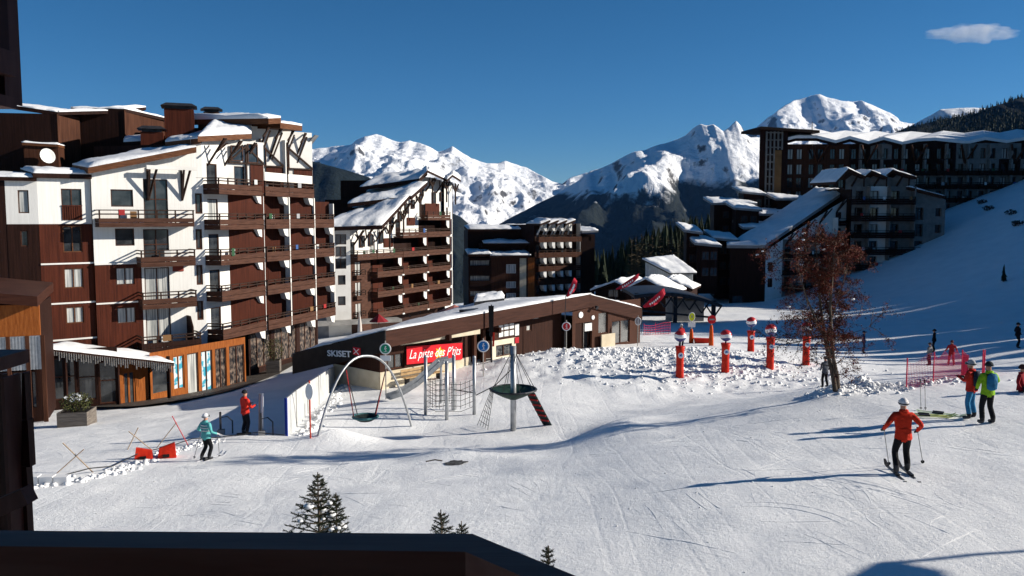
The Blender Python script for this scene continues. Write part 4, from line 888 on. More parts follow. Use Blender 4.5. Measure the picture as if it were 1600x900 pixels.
# stepped snow ledges up to the tower and the small blocks on the left
for (u0, u1, vt, vb, Y, m_) in ((1165,1245,356,385,138,DBROWN), (1190,1262,335,360,144,DBROWN), (1215,1258,311,336,148,DBROWN), (1073,1093,360,452,132,DBROWN), (1090,1122,380,445,129,DBROWN), (1118,1150,372,452,134,DBROWN), (1116,1178,318,400,146,DBROWN), (1150,1186,325,400,140,DBROWN), (1162,1192,300,400,150,DBROWN)):
    a = P(u0, vt, Y); c = P(u1, vt, Y); body(b4, [(a.x, Y), (c.x, Y), (c.x + 1, Y + 7), (a.x + 1, Y + 7)], P(u0, vb + 14, Y).z, a.z, m_, 'rear_block')
    slab_w(b4, 'roof', [Vector((a.x - .6, Y - .7, a.z + .1)), Vector((c.x + .4, Y - .7, a.z + (.1 if u1 - u0 > 40 else -.3))), Vector((c.x + .6, Y + 6, a.z + .6)), Vector((a.x - .6, Y + 6, a.z + 1.2))], .35, GREYW, .3)
    for k in range(int((vb - vt) / 26)):
        for xx in (.22, .62):
            zq = a.z - 2.6 - k * 2.5; x_ = a.x + (c.x - a.x) * xx
            f_ = Facade((x_, Y - .06, zq), 90, b4); window(f_, (0, 0, 1.1, 1.3), mull=1, depth=.05)
# ================================================================== gabled wing to its right
b6 = thing('apartment_building', 'pale gabled wing in the shade at the foot of the snowy hill on the right', 'building', (P(1330,450,133).x, 133, Z4)); bpy.context.view_layer.update()
F6 = Facade((P(1328,450,133).x, 133, Z4), 88, b6)
lv6 = [F6.st(1400, v)[1] for v in (446, 420, 396, 370, 344, 318)]
us6 = [1328, 1352, 1384, 1422, 1474]; tp6 = [F6.st(1400, v)[1] for v in (291, 291, 291, 312)]
for i in range(4):
    s0, s1 = F6.st(us6[i], 400)[0], F6.st(us6[i + 1], 400)[0]
    for k in range(6):
        z = lv6[k]
        if z + 1 > tp6[i]: continue
        zc = (lv6[k + 1] if k < 5 and lv6[k + 1] + 1 < tp6[i] else tp6[i]) - .004
        rs = [(s0 + .5, z + .05, s0 + 1.9, z + 2.0)] + ([(s1 - 1.6, z + .6, s1 - .6, z + 1.9)] if i in (0, 3) else [])
        rs = [r for r in rs if r[3] < zc]
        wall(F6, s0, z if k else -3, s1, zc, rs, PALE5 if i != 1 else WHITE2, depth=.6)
        for r in rs: window(F6, r, mull=1, depth=.6, pane=CURT if random.random() < .2 else GLASS)
        if i < 3 or k == 2: balcony(F6, s0 + .05, s1 - .15, z, 1.3, .75, .98, gap=2.2, mid=False, mat=DBROWN)
        if i < 3: fin(F6, s1 - .1, z + .05, zc - .05, -1.2, 0, PALE5, cut=.8)
for (u0, v0, u1, v1, y) in ((1306,284,1326,263,-1.4), (1326,263,1352,275,-1.4), (1352,275,1362,266,-1.4), (1362,266,1386,276,-1.4), (1384,274,1395,265,-1.4), (1395,265,1432,276,-1.4), (1421,292,1476,306,-1.0)):
    a = F6.st(u0, v0, y); c = F6.st(u1, v1, y)
    slab_w(b6, 'roof', [F6.world(a[0], y, a[1]), F6.world(c[0], y, c[1]), F6.world(c[0], 9, c[1] + .2), F6.world(a[0], 9, a[1] + .2)], .4, WBROWN, .3)
for (s_, zc) in ((F6.st(1340,300)[0], F6.st(1340,272)[1]), (F6.st(1375,300)[0], F6.st(1375,272)[1]), (F6.st(1410,300)[0], F6.st(1410,272)[1])):
    MB().poly([(s_ - 1.9, .2, tp6[0] - .5), (s_ + 2.1, .2, tp6[0] - .5), (s_ + 2.1, .2, zc - .6), (s_ - .6, .2, zc + .1), (s_ - 1.9, .2, zc - .9)]).build('gable_wall', PALE5, b6, F6.L)
    beam('brace', F6, [((s_ - 1, 0, tp6[0]), (s_ - .4, -1.2, zc)), ((s_ + 1, 0, tp6[0]), (s_ + .4, -1.2, zc - .2))], .22)
MB().poly([(F6.st(1422,400)[0], .01, tp6[3] - .01), (F6.st(1474,400)[0], .01, tp6[3] - .01), (F6.st(1422,400)[0], .01, F6.st(1422,294)[1])]).build('gable_wall', PALE5, b6, F6.L)
body(b6, [fpt(F6, 0, .7), fpt(F6, F6.st(1474,400)[0], .7), fpt(F6, F6.st(1474,400)[0], 12), fpt(F6, 0, 12)], Z4 - 3, Z4 + tp6[3], DBROWN, 'rear_block')
body(b6, [fpt(F6, 0, .72), fpt(F6, F6.st(1422,400)[0], .72), fpt(F6, F6.st(1422,400)[0], 11), fpt(F6, 0, 11)], Z4 + tp6[3] - .1, Z4 + tp6[0] - .2, DBROWN, 'rear_block')
# ================================================================== ski shop
SHOPW = pm('shop_wall_board', (0.022, 0.0075, 0.0046), (0.038, 0.0138, 0.0085), 2, 0.65, 0.4, 9, stretch=(6, 6, .3))
SHOPP = pm('shop_entrance_panel', (0.05, 0.019, 0.011), (0.072, 0.029, 0.018), 2, 0.6, 0.3, 9, stretch=(6, 6, .3))
FASC2 = pm('shop_fascia', (0.034, 0.0115, 0.007), (0.052, 0.019, 0.012), 2, 0.55, 0.2, 6, stretch=(.4, .4, 4))
BLACKB = pm('black_sign_board', (0.008, 0.008, 0.009), (0.016, 0.015, 0.015), 2, 0.45)
PAPER = pm('white_paper', (0.75, 0.75, 0.73), (0.62, 0.61, 0.60), 9, 0.6, lo=.45, hi=.6)
TXTW = pm('letter_white', (0.78, 0.78, 0.78), rough=0.5)
def text_obj(name, body_, size, mat, parent, M, ext=0.01, align='LEFT', shear=0.0, bold=0.0, sx=0):
    cu = bpy.data.curves.new(name, 'FONT'); cu.body = body_; cu.size = size; cu.extrude = ext; cu.align_x = align; cu.shear = shear; cu.offset = bold; cu.resolution_u = 3
    t = bpy.data.objects.new('tmp', cu); COL.objects.link(t); bpy.context.view_layer.update()
    me = bpy.data.meshes.new_from_object(t.evaluated_get(bpy.context.evaluated_depsgraph_get()))
    bpy.data.objects.remove(t); bpy.data.curves.remove(cu)
    me.name = name; me.materials.clear(); me.materials.append(mat)
    xs_ = [v.co.x for v in me.vertices]; k = (sx / (max(xs_) - min(xs_))) if sx else 1.0
    return link(name, me, parent, M @ Matrix.Diagonal((k, 1, 1, 1)))
UPR = Matrix.Rotation(math.pi / 2, 4, 'X')     # text lying in x-y -> standing in x-z
cs = PD(594, 608, 10.2); ZS = cs.z
shop = thing('ski_shop', 'low brown ski rental shop with a wide snowy roof and a red banner', 'shop', (cs.x, cs.y, ZS)); bpy.context.view_layer.update()
FS = Facade(cs, 42, shop)
zW = 3.2
sBn = FS.st(735, 560)[0]
MB().box(-0.01, -.04, -.8, sBn, .2, FS.st(600, 581)[1]).build('plinth', STONE, shop, FS.L)
pz = FS.st(600, 581)[1]
wd = [FS.rect(606,553,632,577)]; wd = [(wd[0][0], max(pz + .05, wd[0][1]), wd[0][2], wd[0][3])]
wall(FS, 0, pz, sBn, 2.75, wd, SHOPW, depth=.25); window(FS, wd[0], mull=1, depth=.25, frame=SHOPP)
FSl = Facade(cs, 42 + 90, shop)     # left face runs back from the corner
sl0 = -9.0
FL_ = Facade(cs + Vector((-.743 * 4.6, .669 * 4.6, 0)), 132, shop)
MB().box(0, -.04, -1.2, 4.57, .2, pz).build('plinth', STONE, shop, FL_.L)
wall(FL_, 0, pz, 4.6, 1.5, [], SHOPW, top=[(0, 1.6), (4.6, 2.7)])
# porch gap with posts, then the wall with the piste map boards
s1_ = FS.st(768, 550)[0]; s2_ = FS.st(806, 545)[0]; s3_ = FS.st(890, 545)[0]; s4_ = FS.st(1001, 532)[0]
for u in (738, 752): s_ = FS.st(u, 555)[0]; MB().box(s_ - .12, -.3, -.6, s_ + .12, -.06, 3.0).build('porch_post', SHOPP, shop, FS.L)
wall(FS, sBn, -.5, s1_, 3.0, [], SHOPW, y=1.6)
CREAM = pm('cream_panel', (0.62, 0.56, 0.42), (0.68, 0.63, 0.50), 2, .7)
wk = FS.rect(775,538,800,556); wall(FS, s1_, -.5, s2_, FS.st(787, 530)[1], [wk], CREAM); window(FS, wk, mull=1, name='ticket_window')
wall(FS, s1_, FS.st(787, 530)[1] + .004, s2_, 3.3, [], FASC2)
for r_ in range(2):
    for c_ in range(3):
        u = 779 + c_ * 8.3; v = 508 + r_ * 10.5 - c_ * 1.4; r = FS.rect(u, v, u + 6.6, v + 8); MB().box(r[0], -.05, r[1], r[2], -.01, r[3]).build('notice', PAPER, shop, FS.L)
r = FS.rect(804, 506, 810, 524); MB().box(r[0], -.06, r[1], r[2], .0, r[3]).build('notice', PAPER, shop, FS.L)
r = FS.rect(804, 527, 810, 536); MB().box(r[0], -.06, r[1], r[2], .0, r[3]).build('red_notice', pm('red_notice', (0.4, 0.02, 0.03)), shop, FS.L)
wsm = [FS.rect(836,509,844,519)]
wall(FS, s2_ + .004, -.3, s3_, 3.9, wsm, SHOPW, y=.8); window(FS, wsm[0], mull=0, y=.8, pane=CURT)
MB().box(s2_, .55, -.6, s3_, .79, .12).build('plinth', STONE, shop, FS.L)
lb = FS.rect(844,494,851,499); MB().box(lb[0], .6, lb[1], lb[2], .79, lb[3]).build('wall_lamp', GREYW, shop, FS.L)
# entrance block
FN = FS.sub(s3_, -.25, 6)
nm = FN.st
dL = FN.rect(899,505,911,543); dD = FN.rect(912,504,925,543); wN = FN.rect(935,488,950,521); gD = FN.rect(956,500,984,535)
dL = (dL[0], .0, dL[2], dL[3]); dD = (dL[2] + .03, .0, dD[2], dL[3]); gD = (gD[0], .15, gD[2], gD[3]); e1 = nm(1000, 520)[0]
wall(FN, 0, -.4, e1, 3.6, [dL, dD, wN, gD], SHOPP)
MB().box(dL[0] + .02, .06, .0, dL[2] - .02, .12, dL[3] - .02).build('door', SHOPW, shop, FN.L)
window(FN, dD, mull=0, name='door_opening', depth=.5); r = FN.rect(913,505,924,517); MB().box(r[0], -.06, r[1], r[2], -.02, r[3]).build('notice', PAPER, shop, FN.L)
window(FN, wN, mull=0); window(FN, gD, mull=1, name='glass_door')
r = FN.rect(935,521,956,541); MB().box(r[0], -.35, r[1] - .1, r[2], -.25, r[3]).build('counter_board', STONE, shop, FN.L)
for u, v, rr in ((907,492,.24), (926,496,.17)):
    s_, z_ = nm(u, v); MB().lathe([(rr, 0), (rr, .05), (rr * .85, .06), (.01, .06)], 20).build('round_sign', TXTW, shop, FN.L @ Matrix.Translation((s_, -.01, z_)) @ Matrix.Rotation(math.pi / 2, 4, 'X'))
s_, z_ = nm(927, 478); MB().lathe([(.05, 0), (.12, .1), (.15, .25), (.16, .26)], 10).build('floodlight', DMETAL, shop, FN.L @ Matrix.Translation((s_, -.2, z_)) @ Matrix.Rotation(R(120), 4, 'X'))
body(shop, [fpt(FS, .1, .3), fpt(FS, s1_, 1.8), fpt(FS, s3_, 1.0), fpt(FS, s4_, .2), fpt(FS, s4_ - 1, 8), fpt(FS, 0, 4.4)], ZS - 1, ZS + 1.5, SHOPW, 'rear_block')
# roof: corner, peak, right end, left tip
A_ = P(617, 515, 48.3) + Vector((-.45, -.5, 0)); K_ = P(921, 460, 63.5); R_ = P(1003, 481, 67.5); T_ = P(470, 551, 55.1) + Vector((-.3, -.5, 0)); KB = P(750, 472, 72.0); RB = P(960, 470, 76)
ro = slab_w(shop, 'roof', [A_, K_, KB, T_], 1.0, FASC2, .22)
ro2 = slab_w(shop, 'roof', [K_, R_, RB, KB], 1.0, FASC2, .2)
FBK = Facade(T_ + Vector((-.02, -.03, 0)), math.degrees(math.atan2(A_.x - T_.x, A_.y - T_.y)), shop)
LB = (A_ - T_).xy.length; dzb = A_.z - T_.z
MB().hexa([(-.1, -.08, -1.35), (LB + .05, -.08, dzb - 1.2), (LB + .05, -.01, dzb - 1.2), (-.1, -.01, -1.35), (-.1, -.08, .06), (LB + .05, -.08, dzb + .04), (LB + .05, -.01, dzb + .04), (-.1, -.01, .06)]).build('sign_board', BLACKB, shop, FBK.L)  # black painted sign ground, with this side's shade put into the colour too
p0 = FBK.st(512, 556, -.1); p1 = FBK.st(549, 550, -.1); tl = p1[0] - p0[0]; slope = math.atan2(dzb, LB)
tx = text_obj('sign_lettering', 'SKISET', .52, TXTW, shop, FBK.L @ Matrix.Translation((p0[0], -.12, p0[1])) @ Matrix.Rotation(-slope * .35, 4, 'Y') @ UPR, bold=.012, sx=tl)
q0_ = FBK.st(552, 554, -.1); q1_ = FBK.st(563, 544, -.1)
MB().box(q0_[0], -.12, q0_[1], q1_[0], -.085, q1_[1]).build('logo_plate', pm('logo_red', (0.45, 0.02, 0.03)), shop, FBK.L)
lg_ = MB(); cx_, cz_ = (q0_[0] + q1_[0]) / 2, (q0_[1] + q1_[1]) / 2; hw = (q1_[0] - q0_[0]) * .34; hh = (q1_[1] - q0_[1]) * .34
lg_.bar((cx_ - hw, -.13, cz_ - hh), (cx_ + hw, -.13, cz_ + hh), .07, .03); lg_.bar((cx_ - hw, -.131, cz_ + hh), (cx_ + hw, -.131, cz_ - hh), .07, .03); lg_.build('logo_mark', TXTW, shop, FBK.L)
# soffit beams
for s_ in (FS.st(682, 530)[0], FS.st(760, 515)[0]): MB().box(s_ - .1, -1.3, 2.55, s_ + .1, .2, 2.9).build('soffit_beam', SHOPW, shop, FS.L)
MB().box(FS.st(612,530)[0], -.9, 2.62, FS.st(735,520)[0], -.75, 2.95).build('eave_panel', STONE, shop, FS.L)
# skylight
c_ = P(742, 489, 60.5); MB().box(-.9, -.7, -.1, .9, .7, .25).build('skylight', DMETAL, shop, Matrix.Translation(Lp(shop, c_)) @ Matrix.Rotation(R(40), 4, 'Z'))
# banner (a thing hung on the wall)
bnr = thing('banner', 'red banner with white script hung on the ski shop wall', 'banner', FS.world(FS.st(678, 555)[0], -.1, FS.st(678, 555)[1])); bpy.context.view_layer.update()
FBn = Facade(bnr.location, 42, bnr)
bl = FBn.st(635, 556); br = FBn.st(722, 548); b_h = 1.15
zc0 = (FBn.st(635, 541)[1] + FBn.st(636, 570)[1]) / 2; zc1 = (FBn.st(722, 537)[1] + FBn.st(722, 560)[1]) / 2
BRED = pm('banner_red', (0.50, 0.012, 0.02), (0.58, 0.02, 0.028), 2, .5, .3, 3)
MB().hexa([(bl[0], -.03, zc0 - .55), (br[0], -.03, zc1 - .55), (br[0], 0, zc1 - .55), (bl[0], 0, zc0 - .55), (bl[0], -.03, zc0 + .55), (br[0], -.03, zc1 + .55), (br[0], 0, zc1 + .55), (bl[0], 0, zc0 + .55)]).build('banner_cloth', BRED, bnr, FBn.L)
sl_ = math.atan2(zc1 - zc0, br[0] - bl[0])
tx = text_obj('lettering', "La piste des P'tits", .8, TXTW, bnr, FBn.L @ Matrix.Translation((bl[0] + .15, -.045, zc0 - .22)) @ Matrix.Rotation(-sl_, 4, 'Y') @ UPR, shear=.35, ext=.004, sx=br[0] - bl[0] - .35)
st_ = MB(); pts = []
for k in range(14): a = 2 * math.pi * k / 14; rr = .42 if k % 2 else .22; pts.append((math.cos(a) * rr * 1.1, 0, math.sin(a) * rr))
st_.slab(pts, (0, .01, 0)); st_.build('yellow_patch', pm('banner_yellow', (0.72, 0.42, 0.03)), bnr, FBn.L @ Matrix.Translation((bl[0] + (br[0] - bl[0]) * .57, -.043, zc0 + (zc1 - zc0) * .57)))
# ================================================================== low white-roofed houses, shed and lift station behind
def low_house(name, label, uv, Y, w, d, h, ang, wm, roof_h, cat='hut'):
    p = P(*uv, Y); t = thing(name, label, cat, (p.x, Y, p.z)); bpy.context.view_layer.update(); f = Facade(p, ang, t)
    r = (w * .3, .6, w * .55, 1.7)
    wall(f, 0, -3, w, h, [r], wm, top=[(0, h + .02), (w / 2, h + roof_h), (w, h + .02)]); window(f, r, mull=1)
    g = f.sub(w, 0, -90); wall(g, 0, -3, d, h, [(.8, .6, 1.8, 1.7)], wm); window(g, (.8, .6, 1.8, 1.7), mull=1)
    body(t, [fpt(f, .05, .2), fpt(f, w - .05, .2), fpt(f, w - .05, d), fpt(f, .05, d)], p.z - 3, p.z + h - .05, wm)
    slab_w(t, 'roof', [f.world(-.5, -.6, h - .2), f.world(w / 2, -.6, h + roof_h + .1), f.world(w / 2, d, h + roof_h + .1), f.world(-.5, d, h - .2)], .25, DBROWN, .35)
    slab_w(t, 'roof', [f.world(w / 2, -.6, h + roof_h + .1), f.world(w + .5, -.6, h - .2), f.world(w + .5, d, h - .2), f.world(w / 2, d, h + roof_h + .1)], .25, DBROWN, .35)
    return t
low_house('low_house', 'low house under a broad snowy roof, leftmost of the huts behind the ski shop', (930,470), 112, 6, 9, 1.6, 118, DBROWN, 1.0)
low_house('low_house', 'dark hut with an open snowy gable behind the right end of the ski shop', (978,468), 104, 5.5, 6, 1.3, 118, DBROWN, 1.3)
low_house('low_house', 'small hut with a snowy roof just left of the pale metal shed', (1018,462), 110, 5.0, 6, 1.3, 112, DBROWN, .9)
ps = P(1048,458,118); shed = thing('metal_shed', 'pale corrugated metal shed with a sloping snow roof below the dark forest', 'shed', (ps.x, 118, ps.z)); bpy.context.view_layer.update()
fsd = Facade(ps, 75, shed); CORR = pm('corrugated_sheet', (0.42, 0.45, 0.46), (0.58, 0.60, 0.60), 1, .5)
zt_ = fsd.st(1050, 427)[1]; wv = fsd.st(1082, 440)[0]
cm = MB()
for k in range(26): x = wv * k / 26; cm.box(x, -.08 if k % 2 else 0, -2, x + wv / 26, .1, zt_)
cm.build('wall', CORR, shed, fsd.L)
fs2 = fsd.sub(0, 0, 55); w2 = fs2.st(1008, 440)[0]; cm = MB()
for k in range(22): x = w2 + (-w2) * k / 22; zz = zt_ + (1.6) * (1 - k / 22); cm.box(x, -.08 if k % 2 else 0, -2, x - w2 / 22, .1, zz)
cm.build('end_wall', CORR, shed, fs2.L)
slab_w(shed, 'roof', [fsd.world(-.4, -.5, zt_ + .05), fsd.world(wv + .4, -.5, zt_ + .05), fsd.world(wv + .4, 7, zt_ + 2.2), fs2.world(w2 - .4, -.3, zt_ + 1.9)], .2, DMETAL, .35)
body(shed, [fpt(fsd, .1, .2), fpt(fsd, wv - .1, .2), fpt(fsd, wv - .1, 6), fpt(fs2, w2 + .2, .3)], ps.z - 2, ps.z + zt_ - .1, GREYW)
for u in (1062, 1074): s_ = fsd.st(u, 440)[0]; window(fsd, (s_ - .5, .2, s_ + .5, 1.8), mull=0, y=-.16, depth=.06)
# lift station: dark curved truss roof on legs
pl_ = P(1040,505,92); ls = thing('lift_station', 'dark steel lift station with a long trussed roof in the shade', 'lift station', (pl_.x, 92, pl_.z)); bpy.context.view_layer.update()
fl = Facade(pl_, 86, ls); x0, x1 = fl.st(985, 480)[0], fl.st(1118, 480)[0]; zt_ = fl.st(1050, 458)[1]
rf = MB(); n = 14
for k in range(n):
    a, c = k / n, (k + 1) / n; za = zt_ + math.sin(a * math.pi) * .7 - a * 1.1; zb_ = zt_ + math.sin(c * math.pi) * .7 - c * 1.1
    rf.hexa([(x0 + (x1-x0)*a, -2, za - .35), (x0 + (x1-x0)*c, -2, zb_ - .35), (x0 + (x1-x0)*c, 5, zb_ - .1), (x0 + (x1-x0)*a, 5, za - .1), (x0 + (x1-x0)*a, -2, za), (x0 + (x1-x0)*c, -2, zb_), (x0 + (x1-x0)*c, 5, zb_ + .25), (x0 + (x1-x0)*a, 5, za + .25)])
rf.build('roof', DMETAL, ls, fl.L)
for k in range(7):
    a = (k + .5) / 7; xx = x0 + (x1 - x0) * a; z_ = zt_ + math.sin(a * math.pi) * .7 - a * 1.1 - .35
    beam('truss', fl, [((xx - .9, -1.6, z_), (xx, -1.6, z_ - 1.3)), ((xx + .9, -1.6, z_), (xx, -1.6, z_ - 1.3))], .14, DMETAL)
for a in (.05, .5, .95): xx = x0 + (x1 - x0) * a; MB().box(xx - .2, -1, -1.5, xx + .2, -.6, zt_ + .2 - a).build('leg', DMETAL, ls, fl.L)
beam('lower_chord', fl, [((x0 + .5, -1.6, zt_ - 1.7), (x1 - .5, -1.6, zt_ - 2.6))], .2, DMETAL)
MB().box(x0 + 5, 1, -1, x1 - 1, 4, 2.4).build('cabin', GREYW, ls, fl.L)
# flat shelter roof loaded with snow behind the shop
pf = P(765,470,68); sh = thing('shelter', 'dark flat shelter under a thick slab of snow behind the ski shop', 'shelter', (pf.x, 68, gz(pf.x, 68))); bpy.context.view_layer.update()
slab_w(sh, 'roof', [P(741,472,66.5), P(788,466,67.5), P(788,463,71), P(741,468,70)], .3, DMETAL, .45)
for u, Y in ((746, 67.2), (783, 68.0), (748, 69.7), (783, 70.3)): a = P(u, 472, Y); MB().bar(Lp(sh, a), Lp(sh, Vector((a.x, Y, gz(a.x, Y) - .3))), .16).build('post', DMETAL, sh)
# building fragment at the left edge: brown fascia, orange boards, corrugated screen
pe = P(68, 632, 46); lf = thing('low_building', 'low building with orange boards and a brown fascia at the left edge', 'building', (pe.x, 46, pe.z)); bpy.context.view_layer.update()
fe = Facade(pe, 68, lf); x0 = fe.st(-40, 560)[0]
zA, zB_, zC, zD = [fe.st(40, v)[1] for v in (476, 525, 578, 640)]
MB().box(x0, 0, zB_, 0, .3, zA).build('orange_boarding', ORANGE, lf, fe.L)
wo = MB()
for k in range(40): x = x0 + (-x0) * k / 40; wo.box(x, -.05 if k % 2 else .0, zC, x - x0 / 40, .2, zB_ - .01)
wo.build('corrugated_screen', METAL, lf, fe.L)
for u in (14, 44, 68): s_ = fe.st(u, 560)[0]; MB().box(s_ - .1, -.12, zD - 1, s_ + .1, .1, zB_).build('post', WBROWN, lf, fe.L)
r = (x0 + .2, zD, -.3, zC - .1); window(fe, r, mull=2, y=.1, name='shop_window')
MB().box(x0, .35, zD - 1, 0, 5, zA).build('rear_block', DBROWN, lf, fe.L)
slab_w(lf, 'roof', [fe.world(x0, -1.5, fe.st(10,452,-1.5)[1]), fe.world(.15, -1.5, fe.st(66,463,-1.5)[1]), fe.world(.15, 5, fe.st(66,463,-1.5)[1] + .3), fe.world(x0, 5, fe.st(10,452,-1.5)[1] + .3)], .55, FASC2, 0)
# ================================================================== boardwalk along the shops
def strip_mesh(name, L_, R_, mat, n=40, m=6, lift=.05):
    def res(pts, k):
        d = [0]
        for a, c in zip(pts, pts[1:]): d.append(d[-1] + (Vector(c) - Vector(a)).length)
        return [Vector((np.interp(d[-1] * i / k, d, [p[0] for p in pts]), np.interp(d[-1] * i / k, d, [p[1] for p in pts]))) for i in range(k + 1)]
    A, B = res(L_, n), res(R_, n); v = []
    for i in range(n + 1):
        for j in range(m + 1): q = A[i].lerp(B[i], j / m); v.append((q.x, q.y, 0))
    v = np.array(v); v[:, 2] = terrain_z(v[:, 0], v[:, 1], fine=False) + lift + .09
    f = [(i*(m+1)+j, i*(m+1)+j+1, (i+1)*(m+1)+j+1, (i+1)*(m+1)+j) for i in range(n) for j in range(m)]
    return link(name, np_mesh(name, v, np.array(f)), mat=mat)
gxy = lambda u, v: tuple(G(u, v).xy)
DECK = pm('wet_deck', (0.045, 0.036, 0.030), (0.13, 0.115, 0.10), 1.3, .35, .5, 7, stretch=(1, 6, 1), rot=(0, 0, .5), rough2=.8)
bwk = strip_mesh('boardwalk', [gxy(150,631), gxy(215,622), gxy(262,612), gxy(330,596), gxy(400,573), gxy(470,545)], [gxy(150,640), gxy(215,638), gxy(290,628), gxy(345,616), gxy(405,598), gxy(478,562)], DECK); tag(bwk, kind='structure')
# ================================================================== playground
STEEL = METAL
ROPE = pm('rope_dark', (0.03, 0.03, 0.032), rough=.8); ROPER = pm('rope_red', (0.35, 0.03, 0.03), rough=.8)
RUB = pm('black_rubber', (0.012, 0.018, 0.018), (0.03, 0.04, 0.04), 4, .6)
fa, fb = G(497, 681), G(643, 666); ap = P(572, 556, (fa.y + fb.y) / 2)
sw = thing('arch_swing', 'grey steel arch swing with a hanging net basket in the playground', 'swing', (fa + fb) / 2); c0 = sw.location
pts = []
for k in range(33):
    a = math.pi * k / 32; x = -math.cos(a); zc = 1 - abs(x) ** 2.4
    p = (fa + fb) / 2 + (fb - fa) / 2 * x; p = p + Vector((0, 0, zc * (ap.z - (fa.z + fb.z) / 2))); pts.append(p - c0)
pts[0].z -= .3; pts[-1].z -= .3
MB().tube(pts, .052, 10).build('arch', STEEL, sw, smooth=True)
bc = P(571, 653, ap.y) - c0
MB().lathe([(.05, -.18), (.3, -.12), (.5, .0), (.55, .06), (.5, .07), (.3, -.06), (.02, -.1)], 20, bc).build('basket', RUB, sw)
MB().tube([bc + Vector((math.cos(a) * .54, math.sin(a) * .54, .06)) for a in np.linspace(0, 2 * math.pi, 21)], .05, 6, cap=False).build('basket_rim', pm('rim_teal', (0.05, 0.14, 0.15), rough=.6), sw)
for (u, v, dx, dy, m_) in ((541,578,-.45,-.25,ROPER), (541,578,-.4,.3,ROPE), (603,577,.42,-.25,ROPE), (603,577,.4,.3,ROPER)):
    MB().tube([P(u, v, ap.y) - c0, bc + Vector((dx, dy, .08))], .022, 5).build('rope', m_, sw)
# climbing posts with a net between them
cl = G(700, 650); cn = thing('climbing_net', 'group of grey playground posts with rope nets strung between them', 'climbing frame', cl); posts = []
for (u, vb, vt) in ((665,648,557), (698,656,566), (709,641,556), (741,648,558)):
    g = G(u, vb); t = P(u, vt, g.y); posts.append((g, t)); MB().tube([g - cl - Vector((0, 0, .3)), t - cl], .085, 12).build('post', STEEL, cn, smooth=True)
    MB().lathe([(.09, 0), (.07, .05), (.01, .07)], 10, t - cl).build('post_cap', STEEL, cn)
def rope_net(A0, A1, B0, B1, nu, nv, r=.012, sag=.15):
    b = MB()
    for i in range(nu + 1):
        a = A0.lerp(B0, i / nu); c = A1.lerp(B1, i / nu); b.tube([a, (a + c) / 2 + Vector((0, 0, -sag * .3)), c], r, 4)
    for j in range(nv + 1):
        a = A0.lerp(A1, j / nv); c = B0.lerp(B1, j / nv); b.tube([a, (a + c) / 2 + Vector((0, 0, -sag)), c], r, 4)
    return b
for i, j in ((0, 2), (1, 3), (0, 1)):
    (g0, t0), (g1, t1) = posts[i], posts[j]
    rope_net((g0.lerp(t0, .15)) - cl, (g0.lerp(t0, .62)) - cl, (g1.lerp(t1, .15)) - cl, (g1.lerp(t1, .62)) - cl, 6, 5).build('rope_net', ROPE, cn)
e = P(806, 570, posts[3][0].y); MB().tube([posts[3][1] - cl - Vector((0, 0, 1.9)), ((posts[3][1] + e) / 2) - cl - Vector((0, 0, 1.2)), e - cl], .025, 5).build('bridge_rope', ROPE, cn)
MB().tube([posts[2][1] - cl - Vector((0, 0, 1.7)), posts[3][1] - cl - Vector((0, 0, 1.75))], .025, 5).build('bridge_rope', ROPE, cn)
# slide
s0 = P(689, 566, posts[0][0].y + 3); s1 = G(615, 625); sd = thing('slide', 'grey playground slide chute half buried in the snow', 'slide', s1)
b = MB(); dirv = (s0 - s1); side = Vector((-.55, .83, 0)) * .28
prof = [s0 + Vector((.5, .2, .05)), s0, s1.lerp(s0, .5) - Vector((0, 0, .12)), s1.lerp(s0, .12) + Vector((0, 0, .05)), s1 + Vector((-.3, -.1, .12))]
for p, q in zip(prof, prof[1:]):
    p, q = p - s1, q - s1; b.hexa([p - side - Vector((0,0,.05)), p + side - Vector((0,0,.05)), q + side - Vector((0,0,.05)), q - side - Vector((0,0,.05)), p - side, p + side, q + side, q - side])
b.build('chute', STEEL, sd)
for sg in (-1, 1):
    b = MB()
    for p, q in zip(prof, prof[1:]): b.bar(p - s1 + side * sg + Vector((0, 0, .1)), q - s1 + side * sg + Vector((0, 0, .1)), .04, .2)
    b.build('side_rail', STEEL, sd)
MB().tube([s0 - s1, Vector((s0.x, s0.y, gz(s0.x, s0.y) - .2)) - s1], .06, 8).build('leg', STEEL, sd)
# basket tower
g = G(802, 673); bt = thing('climbing_tower', 'tall grey pole carrying a dark cone basket with ropes and a ladder ramp', 'climbing frame', g); tp = P(802, 541, g.y) - g
MB().tube([(0, 0, -.4), tp], .13, 14).build('pole', STEEL, bt, smooth=True)
cz = (P(801, 609, g.y) - g).z
MB().lathe([(.16, cz - .42), (.5, cz - .28), (.98, cz - .03), (1.02, cz + .02), (.96, cz + .03), (.5, cz - .2), (.15, cz - .3)], 26).build('basket', pm('basket_green', (0.012, 0.03, 0.024), (0.025, 0.05, 0.04), 5, .5), bt, smooth=True)
MB().tube([(math.cos(a) * 1.0, math.sin(a) * 1.0, cz + .02) for a in np.linspace(0, 2 * math.pi, 25)], .045, 6, cap=False).build('basket_rim', DMETAL, bt)
for k in range(8): a = k * math.pi / 4 + .3; MB().tube([tp - Vector((0, 0, .1)), (math.cos(a) * .98, math.sin(a) * .98, cz)], .014, 4).build('stay_rope', ROPE, bt)
gl_ = G(762, 668); A0 = Vector((-.85, -.5, cz)); B0 = Vector((-.95, .3, cz))
rope_net(A0, gl_ - g + Vector((.0, -.3, -.1)), B0, gl_ - g + Vector((-.5, .8, -.1)), 4, 7, .012, 0).build('rope_net', ROPE, bt)
